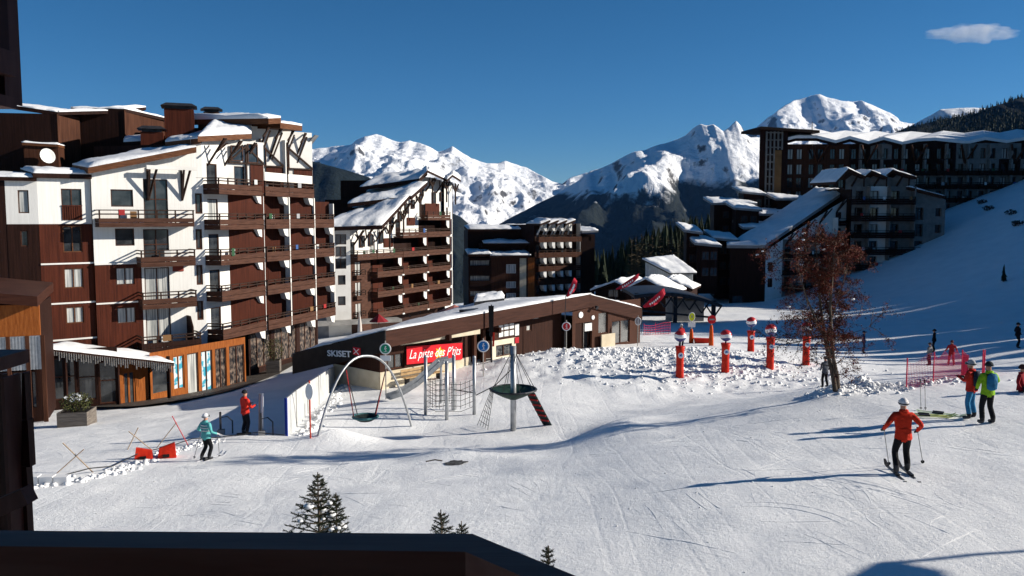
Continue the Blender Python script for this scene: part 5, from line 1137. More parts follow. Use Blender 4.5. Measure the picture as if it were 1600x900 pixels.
la, lb_ = P(829, 613, g.y - .1) - g, G(856, 664) - g; sdv = Vector((.19, -.12, 0)); b = MB()
b.hexa([la - sdv - Vector((0,0,.06)), la + sdv - Vector((0,0,.06)), lb_ + sdv - Vector((0,0,.06)), lb_ - sdv - Vector((0,0,.06)), la - sdv, la + sdv, lb_ + sdv, lb_ - sdv]); b.build('ladder_ramp', RUB, bt)
for k in range(6): p = la.lerp(lb_, (k + .6) / 6.4); MB().bar(p - sdv * .9 + Vector((-.05, -.07, .05)), p + sdv * .9 + Vector((-.05, -.07, .05)), .08, .07).build('rung', ROPER, bt)
# ================================================================== round signs on posts
SG = {n: pm('sign_' + n, c, rough=.4) for n, c in (('green', (0.01, 0.22, 0.12)), ('blue', (0.01, 0.14, 0.42)), ('red', (0.5, 0.015, 0.02)), ('white', (0.72, 0.72, 0.72)), ('grey', (0.25, 0.22, 0.22)), ('yellow', (0.62, 0.66, 0.03)))}
POSTG = pm('sign_post', (0.30, 0.29, 0.27), rough=.5, metal=.4)
def round_sign(u, v, rpx, uv, col, label, plate=False, post=None, wx=1.0, vz=1.0, turn=0.0, dark=False, picto=True):
    g = G(*uv); c = P(u, v, g.y) - g; r = rpx / FPX * g.y
    t = thing('round_sign', label, 'sign', g, turn); c = Matrix.Rotation(-turn, 3, 'Z') @ c
    MB().tube([(c.x, c.y + .06, -.3), (c.x, c.y + .06, c.z + r * vz + .12)], .035, 8).build('post', post or POSTG, t)
    M = Matrix.Translation(c) @ Matrix.Rotation(math.pi / 2, 4, 'X') @ Matrix.Diagonal((wx, vz, 1, 1))
    d = MB().lathe([(r, -.03), (r, .0), (r * .96, .012), (.001, .012)], 28).build('disc', SG['white'] if col != 'yellow' else SG['yellow'], t, M)
    if col not in ('white', 'yellow'): MB().lathe([(r * .8, .013), (r * .79, .02), (.001, .02)], 28).build('coloured_field', SG[col], d)
    if picto:
        f = MB(); k = r * .5; m_ = SG['white'] if col not in ('white', 'yellow') else SG['grey']
        f.lathe([(k * .26, .021), (k * .26, .027), (.001, .027)], 10, (k * .1, k * .78, 0))
        for (x0, y0, x1, y1, w) in ((0, .5, -.15, -.1, .36), (-.15, -.1, .3, -.45, .26), (.3, -.45, .05, -.95, .24), (0, .4, .6, .1, .2), (-.5, -1.05, .7, -.95, .14)):
            f.bar((x0 * k, y0 * k, .024), (x1 * k, y1 * k, .024), w * k, .006, up=(0, 0, 1))
        f.build('pictogram', m_, d)
    if plate: MB().box(c.x - r * .9, c.y - .02, c.z - r - .36, c.x + r * .9, c.y + .02, c.z - r - .06).build('plate', SG['white'], t)
    return t
round_sign(602, 545, 9, (601, 624), 'green', 'green round pictogram sign in front of the black shop fascia', plate=True)
round_sign(755, 541, 9.5, (755, 588), 'blue', 'blue round pictogram sign on a post before the ski shop porch', plate=False)
round_sign(885, 510, 7, (884, 550), 'red', 'red round pictogram sign on a thin post near the shop entrance')
round_sign(997, 502, 6.5, (996, 541), 'grey', 'grey and white round sign at the right end of the ski shop', wx=.75)
round_sign(483, 612, 10, (482, 686), 'white', 'plain white oval sign on a red pole beside the white fence', wx=.62, vz=1.3, post=pm('pole_red', (0.42, 0.05, 0.03), rough=.5), picto=False)
# ================================================================== red padded pillars with tricolour balls
PRED = pm('pad_red', (0.44, 0.018, 0.008), (0.52, 0.03, 0.012), 3, .45, .5, 5)
BALLM = bpy.data.materials.new('tricolour_ball'); BALLM.use_nodes = True
_t = BALLM.node_tree; _b = _t.nodes['Principled BSDF']; _b.inputs['Roughness'].default_value = .35
_tc = _t.nodes.new('ShaderNodeTexCoord'); _s = _t.nodes.new('ShaderNodeSeparateXYZ'); _t.links.new(_tc.outputs['Object'], _s.inputs[0])
_w = _t.nodes.new('ShaderNodeMath'); _w.operation = 'SINE'; _m = _t.nodes.new('ShaderNodeMath'); _m.operation = 'MULTIPLY'; _m.inputs[1].default_value = 9.0
_t.links.new(_s.outputs[0], _m.inputs[0]); _t.links.new(_m.outputs[0], _w.inputs[0])
_a = _t.nodes.new('ShaderNodeMath'); _a.operation = 'MULTIPLY_ADD'; _a.inputs[1].default_value = .05; _t.links.new(_w.outputs[0], _a.inputs[0]); _t.links.new(_s.outputs[2], _a.inputs[2])
_r = _t.nodes.new('ShaderNodeValToRGB'); _r.color_ramp.interpolation = 'CONSTANT'; _mr = _t.nodes.new('ShaderNodeMapRange'); _mr.inputs['From Min'].default_value = -.36; _mr.inputs['From Max'].default_value = .36
_t.links.new(_a.outputs[0], _mr.inputs['Value']); _t.links.new(_mr.outputs[0], _r.inputs[0])
_e = _r.color_ramp.elements; _e[0].color = (0.01, 0.035, 0.16, 1); _e[1].position = .30; _e[1].color = (.72, .72, .72, 1); _n = _e.new(.60); _n.color = (.46, .02, .02, 1)
_t.links.new(_r.outputs[0], _b.inputs['Base Color'])
def ball_pillar(u, vb, vt, vball, label, ball=True, tilt=0.0):
    g = G(u, vb); h = (P(u, vt, g.y) - g).z; t = thing('padded_pillar', label, 'pillar', g - Vector((0, 0, .05)), 0, 'red padded pillars on the snow berm')
    t.rotation_euler = (0, tilt, random.uniform(0, 6))
    MB().lathe([(.24, -.2), (.25, .1), (.23, h * .5), (.25, h * .85), (.31, h), (.28, h + .01), (.05, h - .02)], 14).build('pad', PRED, t, smooth=True)
    MB().lathe([(.17, 0), (.17, .015), (.001, .015)], 18).build('emblem_disc', SG['white'], t, Matrix.Rotation(-t.rotation_euler.z, 4, 'Z') @ Matrix.Translation((0, -.245, h * .72)) @ Matrix.Rotation(math.pi / 2, 4, 'X'))
    e_ = MB(); e_.bar((-.07, -.06, .018), (.05, .08, .018), .07, .006); e_.bar((-.09, .04, .019), (.08, -.05, .019), .05, .006)
    e_.build('emblem_mark', SG['blue'], t, Matrix.Rotation(-t.rotation_euler.z, 4, 'Z') @ Matrix.Translation((0, -.248, h * .72)) @ Matrix.Rotation(math.pi / 2, 4, 'X'))
    if ball:
        zb = (P(u, vball, g.y) - g).z; MB().tube([(0, 0, h - .1), (0, 0, zb - .2)], .05, 8).build('stem', DMETAL, t)
        b = MB(); n = 14; b.lathe([(.37 * math.sin(math.pi * (k + .05) / n), -.37 * math.cos(math.pi * (k + .05) / n)) for k in range(n + 1) if k < n] + [(.01, .37)], 20)
        b.build('ball', BALLM, t, Matrix.Translation((0, 0, zb)), smooth=True)
random.seed(4)
ball_pillar(1062, 589, 540, 524, 'red pillar with a tricolour ball, leftmost and nearest on the snow berm', tilt=.05)
ball_pillar(1133, 581, 535, 523, 'red pillar with a tricolour ball, second from left on the snow berm')
ball_pillar(1203, 574, 526, 514, 'red pillar with a tricolour ball touched by the twigs of the bare tree')
ball_pillar(1173, 549, 516, 502, 'red pillar with a tricolour ball, farthest back on the shaded snow')
ball_pillar(1259, 569, 524, 510, 'red pillar half hidden behind the bare tree, rightmost of the row', ball=True)
# orange sign pillars
PORG = pm('pad_orange', (0.50, 0.06, 0.008), (0.55, 0.09, 0.012), 3, .5)
for (u, v, uv, vt, lab, kind) in ((1079,495,(1080,536),514,'yellow oval sign with a white plate on an orange post behind the berm','y'), (1110,499,(1111,540),508,'round red no entry sign on a tapered orange pillar behind the berm','n')):
    g = G(*uv); t = thing('sign_pillar', lab, 'sign', g); h = (P(u, vt, g.y) - g).z; c = P(u, v, g.y) - g
    MB().lathe([(.2, -.1), (.19, h * .3), (.14, h * .8), (.1, h), (.02, h + .01)], 12).build('pillar', PORG, t, smooth=True)
    MB().tube([(0, 0, h - .1), (0, 0, c.z)], .04, 8).build('stem', POSTG, t)
    M = Matrix.Translation((0, -.08, c.z)) @ Matrix.Rotation(math.pi / 2, 4, 'X') @ Matrix.Diagonal((.8 if kind == 'y' else 1, 1.15 if kind == 'y' else 1, 1, 1))
    d = MB().lathe([(.34, -.02), (.34, .0), (.33, .012), (.001, .012)], 26).build('disc', SG['white'] if kind == 'y' else SG['red'], t, M)
    if kind == 'y':
        MB().lathe([(.29, .013), (.285, .02), (.001, .02)], 26).build('coloured_field', SG['yellow'], d); f = MB(); f.bar((-.1, -.08, .024), (.0, .12, .024), .06, .006); f.bar((.0, .12, .025), (.1, -.08, .025), .06, .006); f.build('pictogram', SG['grey'], d)
        MB().box(-.3, -.1, c.z - .85, .3, -.07, c.z - .45).build('plate', SG['white'], t)
    else: MB().box(-.2, -.06, .0, .2, .06, .02).build('white_bar', SG['grey'], d, Matrix.Translation((0, 0, .013)))
g = G(1098, 536); t = thing('red_box', 'low red box on the snow between the two orange sign pillars', 'box', g); MB().hexa([(-.6, -.3, -.1), (.6, -.3, -.1), (.6, .3, -.1), (-.6, .3, -.1), (-.7, -.35, .4), (.65, -.35, .35), (.65, .35, .35), (-.7, .35, .4)]).build('tray', PRED, t); MB().box(-.72, -.38, .36, .68, -.33, .42).build('rim', PRED, t)
# ================================================================== feather flags, lamp mast
def flag(u0, v0, u1, v1, Y, lab, w=.55, mastv=None):
    a = P(u0, v0, Y); c = P(u1, v1, Y); base = Vector((a.x - .1, Y, gz(a.x, Y))); t = thing('feather_flag', lab, 'flag', base, 0, 'red feather flags')
    d = (c - a); pp = Vector((-d.z, 0, d.x)).normalized(); b = MB(); n = 12; L_ = []; R2 = []
    for k in range(n + 1):
        q = a + d * (k / n) - base; bend = math.sin(k / n * 2.2) * .12
        ww = w * (.35 + .65 * math.sin(min(1, k / n * 1.15) * 2.6) if k < n else .18)
        L_.append(q + Vector((0, .08 * math.sin(k * 1.1), 0))); R2.append(q - pp * ww + Vector((0, .12 * math.sin(k * 1.1 + .9), 0)))
    for k in range(n): b.slab([L_[k], L_[k + 1], R2[k + 1], R2[k]], (0, .012, 0))
    b.build('flag_cloth', pm('flag_red', (0.36, 0.012, 0.03), (0.46, 0.02, 0.04), 3, .6), t)
    MB().tube([(0, 0, -.2), a - base, c - base], [.035, .03, .015], 6).build('mast', DMETAL, t)
    f = MB()
    for k in range(3, 9): q = L_[k].lerp(R2[k], .5) - Vector((0, .06, 0)); f.box(q.x - .05, q.y - .01, q.z - .1, q.x + .07, q.y + .01, q.z + .08)
    f.build('lettering', TXTW, t)
flag(884, 463, 897, 434, 60.0, 'upright red feather flag standing against the shop roof', .45)
flag(962, 451, 998, 427, 82.0, 'red feather flag leaning right, upper one behind the shop gable', .5)
flag(1004, 478, 1037, 450, 76.0, 'larger red feather flag bent right over the dark lift station', .75)
g = G(768, 566); mp_ = thing('lamp_mast', 'dark slim mast with a furled dark banner before the shop porch', 'mast', g); z1_ = (P(770, 476, g.y) - g).z
MB().tube([(0, 0, -.3), (0.0, 0, z1_)], [.06, .045], 8).build('mast', DMETAL, mp_)
MB().hexa([(-.14, -.05, z1_ * .45), (.12, -.05, z1_ * .45), (.12, .05, z1_ * .45), (-.14, .05, z1_ * .45), (-.2, -.05, z1_ * .98), (.16, -.05, z1_ * .98), (.16, .05, z1_ * .98), (-.2, .05, z1_ * .98)]).build('furled_banner', BLACKB, mp_)
MB().bar((.12, -.08, z1_ * .28), (.16, -.08, z1_ * .52), .12, .05).build('red_pennant', PRED, mp_)
# ================================================================== white panel fence
FW = pm('fence_white', (0.40, 0.41, 0.41), (0.50, 0.50, 0.49), 1.5, .55)
g0, g1 = G(446, 682), G(525, 600); fc = thing('panel_fence', 'white panel fence running down the snow beside the arch swing', 'fence', g0)
us = [446, 461, 479, 497, 515, 525]; tops = [623, 611, 599, 588, 576, 571]
ps_ = []
dv = (g1 - g0); 
for u in us:
    r = ray(u, 600); k = (u - 446) / 79.0
    # intersection of the pixel column with the fence line in plan
    den = r.x * dv.y - r.y * dv.x; tt = (g0.x * dv.y - g0.y * dv.x) / den; p = Vector((r.x * tt, r.y * tt, 0)); p.z = gz(p.x, p.y); ps_.append(p)
for k in range(5):
    a, c = ps_[k] - g0, ps_[k + 1] - g0; ha = (P(us[k], tops[k], ps_[k].y) - ps_[k]).z; hc = (P(us[k + 1], tops[k + 1], ps_[k + 1].y) - ps_[k + 1]).z
    e_ = (c - a).normalized() * .03; nrm = Vector((dv.y, -dv.x, 0)).normalized() * .03; a, c = a + e_, c - e_
    MB().hexa([a - nrm - Vector((0,0,.2)), c - nrm - Vector((0,0,.2)), c + nrm - Vector((0,0,.2)), a + nrm - Vector((0,0,.2)), a - nrm + Vector((0,0,ha)), c - nrm + Vector((0,0,hc)), c + nrm + Vector((0,0,hc)), a + nrm + Vector((0,0,ha))]).build('panel', FW, fc)
for k in range(6):
    a = ps_[k] - g0; ha = (P(us[k], tops[k], ps_[k].y) - ps_[k]).z; MB().bar(a - Vector((0, 0, .3)), a + Vector((0, 0, ha + .03)), .10).build('post', pm('post_blue', (0.01, 0.03, 0.22), rough=.5) if k == 0 else POSTG, fc)
# ================================================================== rope line with crossed poles, red barrier, foam blocks
POLE = pm('bamboo_pole', (0.30, 0.22, 0.16), (0.40, 0.30, 0.22), 6, .6); POLER = pm('pole_pinkred', (0.45, 0.09, 0.10), rough=.6)
for (lab, prs) in (('pair of crossed thin poles nearest the foam blocks at left', (((98,692),(152,738)), ((131,702),(80,740)))),
                   ('pair of crossed poles leaning over the red barrier', (((201,674),(243,702)), ((216,668),(196,703)))),
                   ('crossed pink pole and rope pole behind the red barrier', (((269,650),(297,696)), ((276,660),(240,700))))):
    base = G(*prs[0][1]); t = thing('crossed_poles', lab, 'poles', base, 0, 'crossed poles along the rope line')
    for k, (a, c) in enumerate(prs):
        gb = G(*c); tpz = P(*a, gb.y + (.3 if k else -.2)); MB().tube([gb - base - Vector((0, 0, .15)), tpz - base], .02, 6).build('pole', POLER if 'pink' in lab and k == 0 else POLE, t)
rp = [G(u, v) for u, v in ((100,748),(140,742),(175,734),(220,716),(262,703),(300,694),(340,688),(400,684),(445,684))]; base = rp[0]
tr = thing('rope', 'thin dark boundary rope running along the edge of the upper snow field', 'rope', base); MB().tube([p - base + Vector((0, 0, .22 if k % 2 else .12)) for k, p in enumerate(rp)], .02, 5).build('line', ROPE, tr)
g = G(243, 716); t = thing('barrier', 'bright red plastic barrier lying in the snow', 'barrier', g, .35)
for k, (x0, x1) in enumerate(((-.72, -.06), (.06, .72))):
    b = MB(); tl_ = .12 if k else -.1
    b.hexa([(x0, -.22, -.1), (x1, -.22, -.1), (x1, .22, -.1), (x0, .22, -.1), (x0 + .08, -.08, .42 - tl_ * .4), (x1 - .05, -.08, .42 + tl_), (x1 - .05, .08, .42 + tl_), (x0 + .08, .08, .42 - tl_ * .4)])
    bo_ = b.build('barrier_segment', PRED, t); MB().box(x0 + .2, -.235, .05, x0 + .42, -.16, .16).build('recess', BLACKB, bo_)  # raised black block, the shade of a hollow put into its colour
g = G(74, 757); t = thing('foam_blocks', 'row of low white foam blocks edging the snow at left', 'blocks', g, .12)
for k in range(3): MB().box(-.62 + k * .43, -.15, -.1, -.22 + k * .43, .15, .30 - .02 * k).build('block', SG['white'], t)
# turnstile frames beside the fence
for (u, v, lab) in ((352,678,'dark metal gate frame standing left of the red jacketed skier'), (415,680,'dark metal gate frame between the skier and the fence')):
    g = G(u, v); t = thing('gate_frame', lab, 'gate', g, .2, 'metal gate frames by the fence')
    MB().tube([(-.18, 0, -.2), (-.18, 0, .95)], .045, 8).build('post', DMETAL, t); MB().tube([(.3, 0, -.2), (.3, 0, .55), (.1, 0, .75), (-.18, 0, .7)], .03, 6).build('rail', DMETAL, t)
    MB().box(-.28, -.12, -.2, -.02, .12, .2).build('foot', GREYW, t)
# ================================================================== safety nets
NETM = pm('net_pink', (0.48, 0.03, 0.07), rough=.7)
def safety_net(pts, h, lab, step=.16, r=.012):
    base = pts[0]; t = thing('safety_net', lab, 'net', base); L_ = []
    for a, c in zip(pts, pts[1:]):
        n = max(2, int((c - a).length / step))
        L_ += [a.lerp(c, i / n) for i in range(n)]
    L_.append(pts[-1]); b = MB()
    nv = int(h / step)
    def q(i, j): p = L_[i] - base; return p + Vector((0, 0, -.05 + (h + .05) * j / nv - .12 * math.sin(i * .33) * (j / nv)))
    for i in range(len(L_)): b.bar(q(i, 0), q(i, nv), r)
    for j in range(nv + 1):
        for i in range(len(L_) - 1): b.bar(q(i, j), q(i + 1, j), r)
    b.build('mesh', NETM, t)
    for p in pts: MB().tube([p - base - Vector((0, 0, .3)), p - base + Vector((0, 0, h + .15))], .025, 6).build('pole', NETM, t)
safety_net([G(1416, 606), G(1458, 596), G(1502, 589), G(1512, 583)], 1.0, 'pink safety net strung on poles along the snow crest at right', .075, .007)
safety_net([P(1534, 600, 33.0), P(1537, 596, 36)], 1.25, 'short end of pink safety net on a tall pole behind the two skiers', .075, .007)
safety_net([P(1006, 527, 74.0), P(1024, 525, 75), P(1047, 524, 76)], 1.1, 'pink safety net right of the ski shop at the edge of the shade', .2, .03)
# ================================================================== planters, benches, bin
WPL = pm('planter_boards', (0.10, 0.085, 0.075), (0.19, 0.165, 0.14), 3, .75, .4, 8, stretch=(.5, .5, 5))
LEAF = pm('shrub_leaf', (0.03, 0.045, 0.015), (0.09, 0.085, 0.03), 6, .7); TWIG = pm('twig', (0.05, 0.035, 0.025), rough=.8)
def leaves(b, c, rad, n, s, squash=1.0, rnd=random):
    for _ in range(n):
        while True:
            p = Vector((rnd.uniform(-1, 1), rnd.uniform(-1, 1), rnd.uniform(-1, 1)))
            if p.length < 1: break
        p = Vector((p.x * rad, p.y * rad, p.z * rad * squash)) + Vector(c)
        a = Vector((rnd.gauss(0, 1), rnd.gauss(0, 1), rnd.gauss(0, 1))).normalized() * s; d = a.cross(Vector((rnd.gauss(0, 1), rnd.gauss(0, 1), rnd.gauss(0, 1)))).normalized() * s * .5
        b.poly([p - a, p + d, p + a, p - d])
def planter(u, v, w, h, lab, shrub_h, shrub_r, flowers):
    g = G(u, v); t = thing('planter', lab, 'planter', g, .15)
    for k in range(4):
        z0 = -.1 + (h + .1) * k / 4
        b = MB(); b.box(-w/2, -w/2, z0 + .01, w/2, -w/2 + .06, z0 + (h + .1)/4); b.box(-w/2, w/2 - .06, z0 + .01, w/2, w/2, z0 + (h + .1)/4); b.box(-w/2, -w/2 + .06, z0 + .01, -w/2 + .06, w/2 - .06, z0 + (h + .1)/4); b.box(w/2 - .06, -w/2 + .06, z0 + .01, w/2, w/2 - .06, z0 + (h + .1)/4); b.build('board', WPL, t)
    MB().box(-w/2 + .06, -w/2 + .06, 0, w/2 - .06, w/2 - .06, h - .08).build('soil', BLACKB, t)
    b = MB(); leaves(b, (0, 0, h + shrub_h * .45), shrub_r, 900, .055, shrub_h / shrub_r * .55); b.build('shrub', LEAF, t)
    b = MB()
    for k in range(9): a = k * .7; b.tube([(0, 0, h - .1), (math.cos(a) * shrub_r * .7, math.sin(a) * shrub_r * .7, h + shrub_h * (.6 + .3 * (k % 3) / 2))], [.02, .008], 5)
    b.build('stems', TWIG, t)
    if flowers:
        b = MB(); rr = random.Random(2)
        for _ in range(26): leaves(b, (rr.uniform(-.5, .5), rr.uniform(-.5, .3), h + shrub_h * rr.uniform(.5, .95)), .06, 8, .05, 1, rr)
        tag(b.build('snow_tufts', ROOFSNOW, t), kind='stuff')
planter(121, 664, 1.45, .8, 'square timber planter with a snow dusted shrub near the entrance canopy', .9, .8, True)
planter(428, 584, 1.1, 1.2, 'dark planter with a tall bare shrub at the end of the boardwalk', 1.9, .95, False)
def bench(u, v, w, lab, ang, mat):
    g = G(u, v); t = thing('bench', lab, 'bench', g, ang, 'benches along the shopfronts')
    for k in range(3): MB().box(-w/2, -.1 + k * .14, .42, w/2, .02 + k * .14, .46).build('seat_slat', mat, t)
    for k in range(2): MB().box(-w/2, .34, .55 + k * .17, w/2, .38, .68 + k * .17).build('back_slat', mat, t)
    for x in (-w/2 + .15, w/2 - .15): MB().box(x - .03, -.06, -.1, x + .03, .34, .42).build('leg', DMETAL, t); MB().box(x - .03, .3, .42, x + .03, .34, .9).build('back_support', DMETAL, t)
LWOOD = pm('light_timber', (0.30, 0.19, 0.09), (0.42, 0.28, 0.14), 4, .6)
bench(252, 615, 2.0, 'light wooden bench beside the glazed shop door', .9, LWOOD); bench(304, 606, 1.6, 'grey bench against the shop window with posters', .95, WPL); bench(356, 590, 1.8, 'pale wooden bench farther along the boardwalk', 1.0, LWOOD)
g = G(645, 600); g = FS.world(FS.st(650, 590)[0], -.8, 0); t = thing('bench', 'light wooden bench under the red banner', 'bench', (g.x, g.y, gz(g.x, g.y) + .1), R(48), 'benches along the shopfronts')
for k in range(3): MB().box(-1.6, -.1 + k * .14, .42, 1.6, .02 + k * .14, .47).build('seat_slat', LWOOD, t)
for k in range(2): MB().box(-1.6, .34, .55 + k * .2, 1.6, .38, .7 + k * .2).build('back_slat', LWOOD, t)
for x in (-1.3, 1.3): MB().box(x - .04, -.06, -.5, x + .04, .34, .42).build('leg', DMETAL, t)
g = G(332, 600); t = thing('litter_bin', 'dark square litter bin between two benches', 'bin', g, .3); MB().box(-.38, -.38, -.1, .38, .38, 1.05).build('bin_body', DBROWN, t); MB().box(-.42, -.42, 1.06, .42, .42, 1.14).build('lid', DMETAL, t)
# ================================================================== terrace parasols by the second building
for (u, v, Y, r, lab, c) in ((720-10, 481, 97, 2.0, 'faded red open parasol on the terrace behind the shop roof', (0.42, 0.16, 0.13)), (592, 496, 92, 1.1, 'dark red parasol on the terrace at the foot of the white building', (0.22, 0.02, 0.025))):
    p = P(u, v, Y); t = thing('parasol', lab, 'parasol', (p.x, Y, gz(p.x, Y))); h = p.z - t.location.z
    MB().tube([(0, 0, -.2), (0, 0, h + .4)], .04, 6).build('pole', DMETAL, t); MB().lathe([(r, h - .45), (r * .6, h - .1), (.06, h + .35), (.02, h + .4)], 8).build('canopy', pm('parasol_cloth', c, rough=.7), t)
p = P(562, 500, 96); t = thing('parasol', 'closed pale parasol standing by the white building', 'parasol', (p.x, 96, gz(p.x, 96))); h = P(562, 490, 96).z - t.location.z
MB().tube([(0, 0, -.2), (0, 0, h)], .05, 6).build('pole', DMETAL, t); MB().lathe([(.28, h - 2.2), (.22, h - 1.2), (.04, h + .1)], 10).build('folded_canopy', pm('parasol_pale', (0.55, 0.50, 0.46), rough=.7), t)
# ================================================================== people
SKIN = pm('skin', (0.42, 0.22, 0.15), rough=.55)
CLO = {}
def cloth(c, name='fabric'):
    k = tuple(round(x, 3) for x in c)
    if k not in CLO: CLO[k] = pm(name, tuple(x * .85 for x in c), tuple(min(1, x * 1.12) for x in c), 5, .8, 1.0, 7)
    return CLO[k]
BOOT = pm('ski_boot', (0.02, 0.02, 0.022), (0.06, 0.06, 0.065), 6, .4)
GLOVE = pm('glove', (0.015, 0.015, 0.018), rough=.7)
def skin_body(joints, edges, bones):
    """one continuous surface grown from a skeleton; faces take the material of the nearest bone"""
    me = bpy.data.meshes.new('sk'); names = list(joints); ix = {n: i for i, n in enumerate(names)}
    me.from_pydata([joints[n][0] for n in names], [(ix[a], ix[b]) for a, b in edges], [])
    o = bpy.data.objects.new('sk', me); COL.objects.link(o)
    o.modifiers.new('s', 'SKIN'); sv = me.skin_vertices[0].data
    for n in names:
        r = joints[n][1]; sv[ix[n]].radius = r if isinstance(r, tuple) else (r, r); sv[ix[n]].use_root = n == 'pelvis'
    ss = o.modifiers.new('u', 'SUBSURF'); ss.levels = 2; ss.render_levels = 2
    bpy.context.view_layer.update()
    out = bpy.data.meshes.new_from_object(o.evaluated_get(bpy.context.evaluated_depsgraph_get())); bpy.data.objects.remove(o); bpy.data.meshes.remove(me)
    out.materials.clear(); mats = []
    for _, _, m in bones:
        if m not in mats: mats.append(m)
    for m in mats: out.materials.append(m)
    for p in out.polygons:
        c = p.center; best = None
        for a, b, m in bones:
            A = Vector(joints[a][0]); B = Vector(joints[b][0]); d = B - A; t = max(0, min(1, (c - A).dot(d) / max(d.length_squared, 1e-9)))
            ra = joints[a][1]; ra = ra[0] if isinstance(ra, tuple) else ra; rb = joints[b][1]; rb = rb[0] if isinstance(rb, tuple) else rb
            q = (c - (A + d * t)).length - (ra + (rb - ra) * t)
            if best is None or q < best[0]: best = (q, m)
        p.material_index = mats.index(best[1]); p.use_smooth = True
    return out
def person(loc, rz, H, label, jacket, pants, hat=(0.5, 0.5, 0.5), helmet=True, pose=None, group=None, backpack=None, stripes=None, boots=True, hair=None, fingers=True, gl=None):
    """figure facing -y at rz = 0; pose offsets are metres for a 1.75 m adult"""
    s = H / 1.75; po = dict(lh=(.26, -.10, .98), rh=(-.26, -.10, .98), le=(.30, .04, 1.17), re=(-.30, .04, 1.17), lf=(.13, 0, .0), rf=(-.13, 0, .0), lk=(.125, -.06, .50), rk=(-.125, -.06, .50), lean=0.0, hip=.93, twist=0.0, hl=(0, 0))
    po.update(pose or {}); ln = po['lean']; hz = po['hip']
    J = {}
    def a(n, p, r): J[n] = (Vector(p) * s, tuple(x * s for x in r) if isinstance(r, tuple) else r * s)
    a('pelvis', (0, 0, hz), (.165, .125)); a('waist', (0, -ln * .35, hz + .18), (.165, .12)); a('chest', (0, -ln * .75, hz + .38), (.19, .135)); a('neckb', (0, -ln, hz + .53), (.10, .09)); 
    hx, hy = po['hl']; a('neck', (hx * .3, -ln * 1.1 + hy * .3, hz + .60), .06); a('head', (hx, -ln * 1.15 - .01 + hy, hz + .70), (.085, .10)); a('crown', (hx, -ln * 1.15 + hy, hz + .79), (.075, .085)); a('nose', (hx * 1.1, -ln * 1.15 - .105 + hy, hz + .675), .018)
    for sd, k in ((1, 'l'), (-1, 'r')):
        a(k + 'sh', (.20 * sd, -ln * .95, hz + .47), .085); e = po[k + 'e']; h = po[k + 'h']; a(k + 'el', e, .058); E, Hh = Vector(e), Vector(h); a(k + 'wr', tuple(E.lerp(Hh, .88)), .042); a(k + 'ha', h, (.045, .03))
        d = (Hh - E).normalized(); sdv = d.cross(Vector((0, 0, 1)) if abs(d.z) < .9 else Vector((1, 0, 0))).normalized()
        if fingers:
            for f in range(4): off = sdv * (f - 1.5) * .021; a(f'{k}f{f}a', tuple(Hh + d * .055 + off), .011); a(f'{k}f{f}b', tuple(Hh + d * (.095 - abs(f - 1.3) * .008) + off + Vector((0, -.02, -.015))), .009)
            a(k + 'tha', tuple(Hh + sdv * -.045 + d * .01), .011); a(k + 'thb', tuple(Hh + sdv * -.055 + d * .05 + Vector((0, -.01, 0))), .009)
        a(k + 'hip', (.095 * sd, 0, hz - .05), (.105, .11)); kn = po[k + 'k']; ft = Vector(po[k + 'f']); a(k + 'kn', kn, .078); a(k + 'an', tuple(ft + Vector((0, .02, .20))), .075); a(k + 'hl', tuple(ft + Vector((0, .03, .06))), .062); a(k + 'to', tuple(ft + Vector((0, -.17, .05))), (.052, .045))
    E_ = [('pelvis', 'waist'), ('waist', 'chest'), ('chest', 'neckb'), ('neckb', 'neck'), ('neck', 'head'), ('head', 'crown'), ('head', 'nose')]
    JM, PM = cloth(jacket), cloth(pants); GM = cloth(gl) if gl else GLOVE
    Bn = [('pelvis', 'waist', JM), ('waist', 'chest', JM), ('chest', 'neckb', JM), ('neckb', 'neck', JM), ('neck', 'head', SKIN), ('head', 'crown', SKIN), ('head', 'nose', SKIN)]
    for k in 'lr':
        E_ += [('chest', k + 'sh'), (k + 'sh', k + 'el'), (k + 'el', k + 'wr'), (k + 'wr', k + 'ha'), ('pelvis', k + 'hip'), (k + 'hip', k + 'kn'), (k + 'kn', k + 'an'), (k + 'an', k + 'hl'), (k + 'hl', k + 'to')]
        Bn += [('chest', k + 'sh', JM), (k + 'sh', k + 'el', JM), (k + 'el', k + 'wr', JM), (k + 'wr', k + 'ha', GM), (k + 'hip', k + 'kn', PM), (k + 'kn', k + 'an', PM), (k + 'an', k + 'hl', BOOT), (k + 'hl', k + 'to', BOOT)]
        if fingers:
            for f in range(4): E_ += [(k + 'ha', f'{k}f{f}a'), (f'{k}f{f}a', f'{k}f{f}b')]; Bn.append((f'{k}f{f}a', f'{k}f{f}b', GM))
            E_ += [(k + 'ha', k + 'tha'), (k + 'tha', k + 'thb')]; Bn.append((k + 'tha', k + 'thb', GM))
    root = thing('person', label, 'person', loc, rz, group)
    link('body', skin_body(J, E_, Bn), root)
    # jacket skirt over the hips
    jb = MB(); pel, wai = J['pelvis'][0], J['waist'][0]
    n = 16
    rings = [(wai, .175, .14), (pel.lerp(wai, .4), .185, .15), (pel - Vector((0, 0, .07 * s)), .20, .165)]
    base = []
    for c, rx, ry in rings:
        for k in range(n): an = 2 * math.pi * k / n; base.append(tuple(c + Vector((math.cos(an) * rx * s, math.sin(an) * ry * s, .012 * math.sin(an * 5) * s))))
    jb.v = base; jb.f = [(i*n+k, i*n+(k+1)%n, (i+1)*n+(k+1)%n, (i+1)*n+k) for i in range(2) for k in range(n)]; jb.m = [0] * len(jb.f)
    jb.build('jacket_hem', JM, root, smooth=True)
    nb0 = J['neckb'][0]
    hc = MB(); n = 14; base = []
